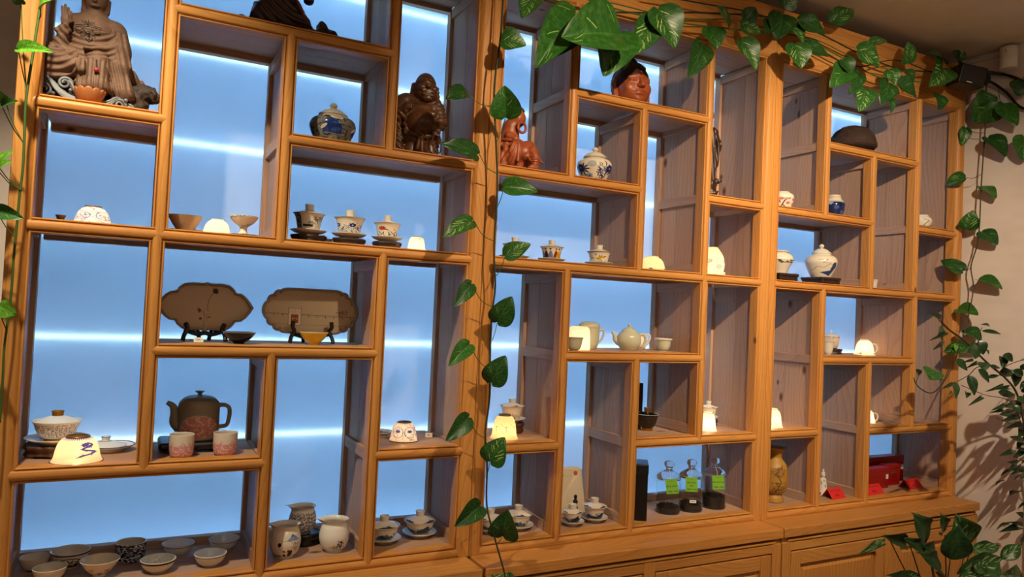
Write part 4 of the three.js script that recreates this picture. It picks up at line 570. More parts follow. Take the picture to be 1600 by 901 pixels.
{ const t = thing('teapot', 'round celadon teapot with a ball knob and spout to the left', 'teapot', [1.876, F.s5, -0.155], toCam(1.876, -0.15) + 0.1);
  part('body', turned([[0.0001, 0.001], [0.026, 0.001], [0.027, 0], ...spline([[0.03, 0.004], [0.041, 0.02], [0.0445, 0.036], [0.041, 0.054], [0.03, 0.066], [0.024, 0.069]], 18)], 48), mCel, t);
  const lid = part('lid', turned(spline([[0.0285, 0.066], [0.0285, 0.069], [0.022, 0.077], [0.01, 0.0835], [0.004, 0.085]], 12), 36), mCel, t);
  part('knob', turned(spline([[0.0035, 0.084], [0.004, 0.087], [0.0065, 0.0915], [0.0045, 0.097], [0.0001, 0.098]], 12), 20), mCel, lid);
  part('spout', tube([[-0.034, 0.026, 0], [-0.048, 0.036, 0], [-0.052, 0.052, 0], [-0.061, 0.066, 0]], [0.013, 0.01, 0.0075, 0.0055]), mCel, t);
  part('handle', tube([[0.036, 0.056, 0], [0.05, 0.06, 0], [0.06, 0.048, 0], [0.056, 0.026, 0], [0.04, 0.016, 0]], [0.005, 0.0048, 0.0048, 0.0045, 0.005], 32), mCel, t); }
{ const t = thing('cream_jug', 'small white jug with a loop handle half behind the round celadon teapot', 'jug', [1.968, F.s5, -0.22], toCam(1.97, -0.22));
  part('body', turned([[0.0001, 0.002], [0.02, 0.002], [0.021, 0], ...spline([[0.022, 0.003], [0.031, 0.014], [0.026, 0.034], [0.0195, 0.052], [0.021, 0.06]], 16)], 40), mPorc, t);
  part('handle', tube([[0.02, 0.054, 0], [0.04, 0.056, 0], [0.042, 0.042, 0], [0.03, 0.02, 0]], [0.004, 0.0038, 0.0038, 0.004]), mPorc, t); }
bowlThing('small_cup', 'small cream cup standing alone right of the round celadon teapot', [2.031, F.s5, -0.15], 'bell', 0.0325, 0.047, mCel, mPorc, { cat: 'cup', rim: mPorc });

stand('small dark stand under the lidded bowl with three ink strokes', [2.3, F.s7, -0.18], 0.032, 0.026, 4);
gaiwan({ label: 'lidded tea bowl with three ink strokes, behind a glowing cup in the tall right cell', at: [2.292, F.s7 + 0.024, -0.18], rs: 0.039, rb: 0.037, hb: 0.044, turn: toCam(2.29, -0.18), lidMat: inkLid[1], mat: painted((x, w, h) => { for (const q of [0.1, 0.56, 0.8]) { stroke(x, [[w * q - 30, h * 0.6], [w * q, h * 0.72], [w * q + 40, h * 0.74]], INK, 7); stroke(x, [[w * q + 6, h * 0.66], [w * q + 40, h * 0.36]], INK, 7); for (const k of [0.3, 0.45]) bloom(x, w * q - 10, h * k, 6, 4, '#8a8890'); } }, '#e4dccd') });
lampCup({ label: 'plain upturned bell cup glowing in the tall right cell of the middle unit', at: [2.218, F.s7, -0.1], r: 0.034, h: 0.068, i: 0.03, shape: 'bell', mat: thinChina() });
{ const netM = painted((x, w, h) => { for (let i = 0; i < 64; i++) for (let j = 0; j < 20; j++) { x.fillStyle = '#6b5030'; x.fillRect(i * 8 + 2, 24 + j * 11, 3, 5); } }, '#0c0b0d', 512, 256);
  gaiwan({ label: 'black lidded tea bowl with tiny gold characters and a gold foot', at: [1.968, F.s7 + 0.004, -0.15], rb: 0.044, hb: 0.056, shape: 'round', mat: netM, lidMat: mBlackGlaze, kMat: mBrass, kr: 0.0125, kh: 0.016, footMat: mGold, inner: mBlueW, lh: 0.01 }); }
solo('tall_box', rbox(0.06, 0.165, 0.03, 0.002, 0, 0.0825, 0), mBlackLac, 'tall black box standing behind the black lidded bowl', 'box', [1.972, F.s7, -0.236]);

// bottom shelf of the middle unit
{ const s = new THREE.Shape(); const a = 0.062, b = 0.16, c = 0.012; s.moveTo(-a, 0.003); s.lineTo(a, 0.003); s.lineTo(a, b - c); s.lineTo(a - c, b); s.lineTo(-a + c, b); s.lineTo(-a, b - c); s.closePath(); const hole = new THREE.Path(); hole.absarc(0.038, 0.138, 0.0095, 0, Math.PI * 2, true); s.holes.push(hole);
  const t = thing('ceramic_board', 'cream ceramic board with a round hole, leaning at the back of the bottom shelf', 'board', [1.678, F.b + 0.001, -0.2], -0.1), m = new THREE.Matrix4().makeRotationX(-0.3);
  part('board_slab', toCreasedNormals(nonIdx(new THREE.ExtrudeGeometry(s, { depth: 0.006, bevelEnabled: true, bevelSize: 0.0015, bevelThickness: 0.0015, bevelSegments: 2 })), 0.5).applyMatrix4(m), glaze({ name: 'cream_ceramic', color: 0xcdbb9f, roughness: 0.35 }), t);
  part('hole_plug', new THREE.CylinderGeometry(0.0098, 0.0098, 0.007, 24).rotateX(Math.PI / 2).translate(0.038, 0.138, 0.003).applyMatrix4(m), new THREE.MeshStandardMaterial({ name: 'rust_clay', color: 0x9c5228, roughness: 0.7 }), t);
  part('ink_mark', merge([[-0.012, 0.132, 0.006], [0.004, 0.128, 0.004], [0.016, 0.128, 0.003]].map(([x, y, w]) => box(w, 0.0015, 0.0006, x, y, 0.0078))).applyMatrix4(m), mBlackLac, t); }
{ const t = thing('gourd_bottle', 'small black gourd bottle behind the small ink landscape bowl', 'bottle', [1.668, F.b, -0.145]); part('gourd_body', turned(spline([[0.0001, 0], [0.012, 0.001], [0.016, 0.016], [0.011, 0.034], [0.006, 0.046], [0.0085, 0.056], [0.008, 0.062], [0.004, 0.067], [0.006, 0.074], [0.005, 0.08], [0.0001, 0.083]], 40), 24), mBlackLac, t); }
{ const t = thing('gift_box', 'black upright gift box with a blue grey top, left of the glass jars', 'box', [1.894, F.b, -0.092], -0.62); part('box_body', rbox(0.066, 0.19, 0.1, 0.003, 0, 0.095, 0, 3), mBlackLac, t); part('box_lid', rbox(0.068, 0.034, 0.102, 0.003, 0, 0.178, 0, 3), new THREE.MeshPhysicalMaterial({ name: 'satin_black_lid', color: 0x14161a, roughness: 0.25 }), t); }
const mGlass = new THREE.MeshPhysicalMaterial({ name: 'clear_glass', color: 0xffffff, roughness: 0.02, transmission: 1, thickness: 0.003, ior: 1.5 });
const mPane = new THREE.MeshPhysicalMaterial({ name: 'thin_clear_glass', color: 0xf4f8f8, roughness: 0.03, transmission: 1, thickness: 0, ior: 1.5, side: THREE.DoubleSide });
const mTea = new THREE.MeshStandardMaterial({ name: 'dark_tea_leaf', color: 0x1a100b, roughness: 0.8 });
[['glass jar with a third of dark tea, leftmost of the three, tagged Bai Ji Guan', 2.046, -0.107, 0.02, ['Bai Ji Guan', ''], '1580,-/50g', 0.008, -0.08, 0.16], ['glass jar with a white label strip, middle of the three, tagged Ban Tian Yao', 2.15, -0.104, 0.026, ['Ban Tian', 'Yao'], '1800,-/50g', 0.001, -0.02, 0.05], ['glass jar half full of dark tea, rightmost of the three, tagged Shui Jin Gui', 2.268, -0.108, 0.042, ['Shui Jin Gui', ''], '1800,-/50g', 0.012, 0.06, 0.1]].forEach(([label, x, z, fill, txt, price, tx, tz, roll], i) => {
  const t = thing('glass_jar', label, 'jar', [x, F.b, z], toCam(x, z)), r = 0.0455, w = 0.0022;
  part('jar_glass', turned([[r * 0.97, 0.003], [r, 0.01], [r, 0.104], [r * 0.985, 0.11], [r * 0.9, 0.117], [r * 0.88, 0.12]], 56), mPane, t); part('jar_base', turned([[0.0001, 0.0], [r * 0.9, 0], [r * 0.97, 0.003], [r * 0.985, 0.007], [r * 0.9, 0.0075], [0.0001, 0.0075]], 56), mGlass, t); void w;
  const lid = part('lid', turned([[0.0001, 0.1255], [r * 0.7, 0.123], [r * 0.76, 0.122], [r * 0.95, 0.121], [r * 0.97, 0.123], [r * 0.965, 0.13], ...spline([[r * 0.93, 0.134], [r * 0.6, 0.145], [r * 0.34, 0.152], [r * 0.24, 0.158]], 12), [0.0001, 0.159]], 56), mGlass, t);
  part('glass_knob', turned(spline([[0.0001, 0.1575], [r * 0.23, 0.158], [r * 0.27, 0.163], [r * 0.4, 0.172], [r * 0.4, 0.18], [r * 0.25, 0.1865], [0.0001, 0.188]], 24), 32), mGlass, lid);
  part('seal_ring', merge([0.1205, 0.1265].map((y) => turned([[r * 0.9, y], [r * 0.94, y + 0.001], [r * 0.9, y + 0.002]], 40))), new THREE.MeshPhysicalMaterial({ name: 'clear_rubber', color: 0xc9cbd0, roughness: 0.3, transmission: 0.4, thickness: 0 }), lid);
  const rr = rng(40 + i), heap = new THREE.CylinderGeometry(r * 0.9, r * 0.9, fill - 0.0075, 36, 1).translate(0, (fill + 0.0075) / 2, 0), bits = [heap];
  for (let k = 0; k < 420; k++) { const a = rr() * 6.283, q = Math.sqrt(rr()) * r * 0.86, s = new THREE.CylinderGeometry(0.0008, 0.0005, 0.009 + rr() * 0.007, 4).rotateZ((rr() - 0.5) * 2.2).rotateY(rr() * 6.3).translate(Math.cos(a) * q, fill + rr() * 0.006 * (1.3 - q / r), Math.sin(a) * q); bits.push(s); }
  tag(part('tea_leaves', merge(bits), mTea, t), null, null, null, 'stuff');
  const tg = part('price_tag', new THREE.BoxGeometry(0.043, 0.052, 0.0006).translate(0, -0.026, 0), [0, 1, 2, 3, 4, 5].map((f) => new THREE.MeshStandardMaterial({ name: 'green_card', roughness: 0.8, color: f === 4 ? 0xffffff : 0x74b02a, map: f === 4 ? canvasTex(430, 520, (c, W, H) => { c.fillStyle = '#1b2a10'; c.textAlign = 'center'; c.font = 'italic 58px serif'; stroke(c, [[120, 80], [150, 50], [175, 85], [215, 50], [250, 88], [310, 70]], '#33501c', 6); stroke(c, [[225, 60], [220, 115]], '#33501c', 5); c.font = 'bold 76px sans-serif'; if (txt[1]) { c.fillText(txt[0], W / 2, 220); c.fillText(txt[1], W / 2, 330); } else c.fillText(txt[0], W / 2, 275); c.font = 'bold 74px sans-serif'; c.fillText(price, W / 2 + 10, 460); }, '#78b42c') : null })), t, 'green price tag');
  tg.position.set(tx, 0.131, r + 0.003); tg.rotation.set(-0.04, 0, roll); void tz;
  part('tag_string', tube([[tx, 0.128, r + 0.0035], [tx * 0.7, 0.142, r * 0.72], [0, 0.1625, r * 0.3]], [0.0006, 0.0006], 12, 6), mPaper, t);
  if (i === 1) part('label_strip', new THREE.CylinderGeometry(r + 0.0008, r + 0.0008, 0.0105, 20, 1, true, -0.05, 0.52).translate(0, 0.0425, 0), new THREE.MeshStandardMaterial({ name: 'white_label', roughness: 0.7, side: THREE.DoubleSide, map: canvasTex(256, 96, (c, W, H) => { c.fillStyle = '#5a2a30'; c.fillRect(50, 34, 30, 30); c.fillStyle = '#6a6660'; for (let k = 0; k < 18; k++) c.fillRect(90 + k * 7, 32, k % 3 ? 3 : 5, 34); }, '#e6e0d8') }), t);
});

// right unit
jar({ label: 'lidded jar crowded with blue figures and rocks, in the upper left unit', at: [0.755, F.s2, -0.12], r: 0.0665, h: 0.094, lid: true, lidR: 0.62, turn: toCam(0.755, -0.1), mat: painted((x, w, h, r) => { x.fillStyle = '#7d7c78'; x.fillRect(0, h * 0.12, w, h); dense(x, w, h, r, ['#26262c', '#33363e', '#4b4e54', '#b5ae9e', '#1b2a52', '#8b8a84', '#221f22'], 420, h * 0.1); for (const q of [0.02, 0.27, 0.51, 0.76]) { const X = w * q; x.fillStyle = '#1d3f8c'; x.beginPath(); x.moveTo(X - 20, h * 0.22); x.quadraticCurveTo(X + 70, h * 0.3, X + 66, h * 0.66); x.lineTo(X - 86, h * 0.62); x.quadraticCurveTo(X - 84, h * 0.3, X - 20, h * 0.22); x.fill(); x.fillStyle = '#3a62b0'; x.beginPath(); x.ellipse(X + 16, h * 0.54, 40, 22, -0.3, 0, 7); x.fill(); dense(x, w, h, () => r() * 0.0001 + 0.4, ['#10224e'], 1); for (let i = 0; i < 6; i++) stroke(x, [[X - 60 + i * 20, h * 0.36], [X - 50 + i * 18, h * 0.5], [X - 66 + i * 22, h * 0.6]], '#122452', 4); x.fillStyle = '#e2d8c6'; x.beginPath(); x.ellipse(X - 74, h * 0.46, 14, 38, 0.7, 0, 7); x.fill(); x.beginPath(); x.ellipse(X + 20, h * 0.16, 50, 22, 0.15, 0, 7); x.fill(); stroke(x, [[X - 4, h * 0.13], [X + 50, h * 0.17]], '#22242c', 6); stroke(x, [[X + 10, h * 0.2], [X + 40, h * 0.2]], '#22242c', 4); } }, '#d8cdba', 1024, 384) });
jar({ label: 'lidded jar with blue peonies on cream, under the carved head', at: [1.662, F.s2, -0.105], r: 0.061, h: 0.093, lid: true, lidR: 0.66, turn: toCam(1.66, -0.1), mat: painted((x, w, h, r) => { for (const q of [0.08, 0.38, 0.7]) { for (let i = 0; i < 40; i++) { const a = w * q - 190 + r() * 120, b = h * (0.2 + 0.75 * r()); stroke(x, [[a, b], [a + 20, b + 26 * r()], [a + 14, b + 50]], ['#16224a', '#5d6a8c', '#26325c'][i % 3], 4 + r() * 9); } dense(x, w, h, r, ['#1b2a5a', '#28386c'], 14, h * 0.8); for (let i = 0; i < 9; i++) leafMark(x, w * q, h * 0.5, i * 0.7, 90, 20, i % 2 ? NAVY : '#26366a'); bloom(x, w * q - 30, h * 0.45, 60, 8, '#1b2c64', '#8794b8'); bloom(x, w * q + 70, h * 0.75, 46, 7, '#7f8ca8', NAVY); stroke(x, [[w * q - 10, h * 0.5], [w * q + 20, h * 0.7], [w * q - 30, h * 0.95]], '#141c3c', 8); hills(x, w * q, h, 240, 60, r, ['#28345c']); x.fillStyle = '#a9adb0'; x.beginPath(); x.ellipse(w * q + 100, h * 0.32, 46, 44, 0.5, 0, 7); x.fill(); } }, '#dccfb8', 1024, 384) });
jar({ label: 'small white jar with pink plum blossom, upper left of the right unit', at: [2.566, F.s2, -0.1], r: 0.047, h: 0.078, turn: toCam(2.56, -0.1), mat: painted((x, w, h, r) => { for (const q of [0.15, 0.5, 0.78]) { stroke(x, [[w * q - 40, h], [w * q + 4, h * 0.7], [w * q + 20, h * 0.5], [w * q + 60, h * 0.36]], '#20242e', 9); stroke(x, [[w * q + 4, h * 0.7], [w * q + 60, h * 0.9]], '#20242e', 8); for (let i = 0; i < 8; i++) bloom(x, w * q + (r() - 0.5) * 120, h * (0.25 + 0.4 * r()), 22, 6, ['#c0685e', '#d4938a', '#b5483e'][i % 3], '#c8a060'); } }, '#e2d6c2') });
jar({ label: 'small jar glazed deep blue with a ribbed white neck', at: [2.872, F.s2, -0.1], r: 0.044, h: 0.1, turn: toCam(2.87, -0.1), prof: [[0.6, 0], [0.63, 0.03], [0.82, 0.2], [1, 0.5], [0.94, 0.68], [0.72, 0.8], [0.64, 0.83], [0.67, 0.86], [0.61, 0.89], [0.64, 0.93], [0.58, 0.96], [0.58, 1]], mat: painted((x, w, h, r) => { x.fillStyle = '#1c2a58'; x.fillRect(0, h * 0.3, w, h); for (let i = 0; i < 30; i++) { bloom(x, r() * w, h * (0.3 + 0.66 * r()), 26, 6, ['#47588c', '#9aa4b8', '#0f1838'][i % 3]); } stroke(x, [[0, h * 0.3], [w, h * 0.3]], '#99a0ac', 14); band(x, w, h * 0.12, 5, '#b8ad98'); band(x, w, h * 0.06, 5, '#b8ad98'); }, '#d8ccb6') });
jar({ label: 'small white jar with a thin branch, in the far right narrow cell', at: [3.458, F.s4, -0.1], r: 0.046, h: 0.07, turn: toCam(3.45, -0.1) + 0.4, prof: [[0.5, 0], [0.55, 0.04], [0.8, 0.22], [1, 0.55], [0.95, 0.74], [0.74, 0.9], [0.64, 0.93], [0.66, 1]], mat: painted((x, w, h, r) => { for (const q of [0.1, 0.4, 0.56, 0.9]) stroke(x, [[w * q - 90, h * 0.75], [w * q - 20, h * 0.8], [w * q + 40, h * 0.7], [w * q + 80, h * 0.4], [w * q + 40, h * 0.3]], '#2a2a30', 6), spray(x, w * q, h * 0.74, 120, 20, r, ['#2a2a30', '#5a5854'], 10); }, '#dfd6c6') });
squareStand('low carved square stand under the round shouldered jar', [2.566, F.s3, -0.1], 0.105, 0.105, 0.034);
jar({ label: 'white shouldered jar with a flat lid and a dark blossom branch, on a carved stand', at: [2.566, F.s3 + 0.034, -0.1], r: 0.0525, h: 0.092, turn: toCam(2.56, -0.1), prof: [[0.5, 0], [0.52, 0.04], [0.66, 0.22], [0.97, 0.55], [1, 0.66], [0.86, 0.82], [0.62, 0.9], [0.6, 0.93], [0.72, 0.95], [0.72, 0.97], [0.45, 1]], mat: painted((x, w, h, r) => { for (const q of [0.1, 0.5, 0.86]) { stroke(x, [[w * q - 100, h * 0.42], [w * q - 20, h * 0.4], [w * q + 30, h * 0.52], [w * q + 110, h * 0.5]], '#22242e', 6); for (let i = 0; i < 7; i++) bloom(x, w * q + (r() - 0.3) * 150, h * (0.42 + 0.12 * r()), 12, 5, '#252a3c', '#d8cdb8'); } }, '#dbcfba') });
squareStand('low carved square stand under the lidded jar with the blue mountain', [2.812, F.s3, -0.105], 0.112, 0.112, 0.033);
jar({ label: 'white lidded jar with one dark blue mountain, on a carved stand', at: [2.812, F.s3 + 0.033, -0.105], r: 0.0635, h: 0.1, lid: true, lidR: 0.6, turn: toCam(2.81, -0.1), prof: [[0.6, 0], [0.62, 0.03], [0.8, 0.25], [0.98, 0.55], [1, 0.68], [0.9, 0.84], [0.68, 0.93], [0.58, 0.96], [0.6, 1]], mat: painted((x, w, h, r) => { for (const q of [0.56, 0.06]) { x.fillStyle = '#2a3f70'; x.beginPath(); x.moveTo(w * q - 60, h * 0.8); x.lineTo(w * q + 40, h * 0.72); x.lineTo(w * q + 60, h * 0.4); x.lineTo(w * q + 90, h * 0.36); x.lineTo(w * q + 110, h * 0.55); x.lineTo(w * q + 50, h * 0.94); x.closePath(); x.fill(); spray(x, w * q + 80, h * 0.55, 50, 90, r, ['#1d2b50', '#4a5c8c'], 18); stroke(x, [[w * q - 150, h * 0.72], [w * q - 100, h * 0.66], [w * q - 80, h * 0.56], [w * q - 20, h * 0.6], [w * q + 30, h * 0.44]], '#3a3a44', 4); stroke(x, [[w * q - 60, h * 0.3], [w * q + 10, h * 0.26], [w * q - 30, h * 0.4], [w * q + 40, h * 0.42]], '#4a4a54', 4); } }, '#dbd0bc', 768, 384) });
bowlThing('small_cup', 'small white cup almost hidden by the upright in the tall right cell', [3.138, F.s3, -0.1], 'deep', 0.022, 0.045, mPorc, mPorc, { cat: 'cup' });
lampCup({ label: 'upturned bell cup with short grey marks, glowing at the left of the right unit', at: [2.54, F.s6, -0.088], r: 0.042, h: 0.073, i: 0.03, shape: 'bell', mat: thinChina((x, w, h, r) => { for (let i = 0; i < 60; i++) leafMark(x, r() * w, h * (0.72 + 0.2 * r()), -0.9, 18, 4, ['#8a8678', '#9a6a50'][i % 2]); }) });
bowlThing('small_cup', 'plain white cup left of the tall upturned mug, partly behind the upright', [2.902, F.s5, -0.13], 'deep', 0.026, 0.056, mPorc, mPorc, { cat: 'cup' });
stand('dark flared stand under the lidded pot with black bands', [3.02, F.s5, -0.2], 0.039, 0.022, 4);
{ const t = thing('lidded_pot', 'small lidded pot with dark bands, on a dark flared stand', 'pot', [3.004, F.s5 + 0.02, -0.2], toCam(3, -0.2)), m = painted((x, w, h, r) => { band(x, w, h * 0.08, 4, INK); for (let i = 0; i < 40; i++) leafMark(x, (i / 40) * w, h * 0.16, r() * 6, 18, 6, INK); lattice(x, w, h * 0.9, h * 0.1, INK, 40); band(x, w, h * 0.94, 16, INK); }, '#d3c4b2');
  part('body', turned(spline([[0.022, 0], [0.024, 0.003], [0.032, 0.016], [0.036, 0.036], [0.0355, 0.054], [0.032, 0.06]], 18), 40), m, t);
  const lid = part('lid', turned(spline([[0.033, 0.0595], [0.033, 0.062], [0.022, 0.066], [0.006, 0.068]], 10), 36), mPorc, t); part('knob', turned(spline([[0.003, 0.067], [0.0035, 0.073], [0.006, 0.077], [0.004, 0.082], [0.0001, 0.083]], 10), 20), mPorc, lid); }
lampCup({ label: 'upturned mug with a side handle and patterned shoulder, glowing brightest in the right unit', at: [3.188, F.s5, -0.17], r: 0.045, h: 0.069, i: 0.036, shape: 'round', handle: true, turn: toCam(3.19, -0.17) + 0.45, mat: thinChina((x, w, h, r) => { band(x, w, h * 0.03, 8, '#7f8aa0'); lattice(x, w, h * 0.04, 12, '#8d97aa', 60); for (let i = 0; i < 4; i++) { bloom(x, i * 128 + 60, h * 0.9, 18, 6, '#5f7478', '#3a4a4e'); spray(x, i * 128 + 60, h * 0.9, 90, 14, r, ['#a8a890'], 8); } }) });
lampCup({ label: 'upturned cup with a loop handle showing past the upright, glowing', at: [3.148, F.s7, -0.117], r: 0.034, h: 0.058, i: 0.028, shape: 'round', handle: true, turn: toCam(3.15, -0.117) + 0.3, mat: thinChina() });
jarVase();
function jarVase() {
  const m = new THREE.MeshPhysicalMaterial({ name: 'ochre_stoneware', roughness: 0.5, map: canvasTex(512, 512, (x, w, h, r) => { for (const q of [0.56, 0.08]) { stroke(x, [[w * q - 20, h * 0.8], [w * q + 14, h * 0.6], [w * q - 20, h * 0.45], [w * q + 30, h * 0.3]], '#5a4020', 7); spray(x, w * q, h * 0.42, 90, 90, r, ['#4a3218', '#6a4c26', '#5a4020'], 40); spray(x, w * q + 14, h * 0.68, 100, 70, r, ['#4a3218', '#3e2a14'], 46); } }, '#a5792f') });
  const t = thing('flower_vase', 'ochre stoneware vase with a brown flowering branch and flared lip', 'vase', [2.578, F.b, -0.1], toCam(2.58, -0.09));
  part('body', turned([[0.0001, 0.001], [0.036, 0], [0.0375, 0.004], ...spline([[0.034, 0.018], [0.028, 0.034], [0.036, 0.04], [0.046, 0.05], [0.05, 0.08], [0.0485, 0.13], [0.042, 0.15], [0.027, 0.17], [0.025, 0.182], [0.032, 0.202], [0.043, 0.215]], 44)], 44), m, t);
  part('mouth', turned([[0.043, 0.215], [0.0405, 0.2145], [0.029, 0.2], [0.0215, 0.182], [0.0001, 0.17]], 40), m, t);
  part('foot_line', turned([[0.0375, 0.0395], [0.0395, 0.041], [0.0382, 0.043]], 40), glaze({ color: 0xc09a5a }), t);
}
solo('bottle_box', rbox(0.075, 0.19, 0.05, 0.002, 0, 0.095, 0), mBlackLac, 'tall black box mostly behind the upright, next to a white figurine', 'box', [2.85, F.b, -0.2]);
{ const t = thing('figurine', 'slim white porcelain figurine beside the red tent card', 'figurine', [2.878, F.b, -0.115]), m = painted((x, w, h, r) => { for (let i = 0; i < 16; i++) leafMark(x, r() * w, r() * h, 1.5, 26, 4, '#3a3638'); }, '#dcd2c6', 128, 128);
  part('robe', turned(spline([[0.024, 0], [0.0235, 0.006], [0.017, 0.03], [0.0145, 0.055], [0.012, 0.066], [0.005, 0.072]], 20), 24), m, t); part('head', turned(spline([[0.003, 0.07], [0.0075, 0.077], [0.0085, 0.086], [0.006, 0.094], [0.003, 0.098], [0.005, 0.103], [0.0001, 0.107]], 16), 20), m, t); }
const mRed = new THREE.MeshPhysicalMaterial({ name: 'red_lacquer_card', color: 0x8f0d0d, roughness: 0.35 });
function tentCard(label, at, w, l1, l2, turn) {
  const t = thing('tent_card', label, 'card', at, turn, 'red tent price cards'), red = new THREE.MeshStandardMaterial({ name: 'bright_red_card', color: 0xc01713, roughness: 0.8 });
  const face = new THREE.MeshStandardMaterial({ name: 'printed_red_card', roughness: 0.8, map: canvasTex(512, 256, (x, W, H) => { x.fillStyle = '#4a0606'; x.textAlign = 'center'; x.font = 'bold 46px sans-serif'; x.fillText(l1, W / 2, 76); x.font = 'bold 74px sans-serif'; x.fillText(l2, W / 2, 196); }, '#cc1c17') });
  part('front_flap', box(w, 0.046, 0.0008, 0, 0.023, 0).rotateX(-0.62).translate(0, 0, 0.027), [red, red, red, red, face, red], t);
  part('back_flap', box(w, 0.046, 0.0008, 0, 0.023, 0).rotateX(0.62).translate(0, 0, -0.027), red, t); return t;
}
tentCard('red tent card reading 1260, in front of the white figurine', [2.884, F.b + 0.0005, -0.066], 0.088, 'Bai Cha Tie Bing', '1260,-', 0.06);
tentCard('red tent card reading 500, in front of the nearest red box', [3.118, F.b + 0.0005, -0.066], 0.11, 'An Hua Tai Xi Piao', '500,-', 0.05);
tentCard('red tent card reading 420, in front of the long red box', [3.414, F.b + 0.0005, -0.085], 0.112, 'An Hong Tao Xi Piao', '420,-', 0.1);
function redBox(label, at, w, h, d, turn, o) {
  const t = thing('red_box', label, 'box', at, turn); part('box_body', rbox(w, h * 0.8, d, 0.0015, 0, h * 0.4, 0), mRed, t); part('box_lid', rbox(w + 0.0015, h * 0.2, d + 0.0015, 0.0015, 0, h * 0.9, 0), mRed, t);
  if (o.clasp) part('price_sticker', box(0.017, 0.02, 0.0008, w / 2 - 0.012, h * 0.55, d / 2 + 0.001), mPaper, t);
  if (o.gold) part('gold_emblem', merge([-0.4, 0.1, 0.5].map((a, i) => { const s = new THREE.Shape(); s.moveTo(0, 0); s.quadraticCurveTo(0.008, 0.008, 0.026, 0); s.quadraticCurveTo(0.008, -0.006, 0, 0); return new THREE.ExtrudeGeometry(s, { depth: 0.0006, bevelEnabled: false }).rotateZ(0.4 + a * 0.5).translate(o.gold[0] - i * 0.004, o.gold[1] + i * 0.003, d / 2 + 0.0006); })), mGold, t);
  if (o.yellow) part('yellow_label', (() => { const s = new THREE.Shape(V2([[-0.04, 0.022], [0.034, 0.022], [0.012, -0.022], [-0.04, -0.022]])); return new THREE.ExtrudeGeometry(s, { depth: 0.0006, bevelEnabled: false }).translate(o.yellow[0], o.yellow[1], d / 2 + 0.0006); })(), new THREE.MeshStandardMaterial({ name: 'yellow_foil', color: 0xd99a12, roughness: 0.4, metalness: 0.3 }), t);
  return t;
}
redBox('red flat box with a yellow corner label and a white sticker, nearest the front', [3.19, F.b, -0.125], 0.21, 0.092, 0.04, 0.05, { clasp: true, yellow: [-0.085, 0.062] });
redBox('small red box with a gold leaf emblem, between two longer red boxes', [3.365, F.b, -0.155], 0.1, 0.094, 0.035, 0, { gold: [-0.002, 0.045] });
redBox('long red box standing at the back of the bottom right shelf', [3.33, F.b, -0.215], 0.38, 0.118, 0.045, 0, { clasp: true });

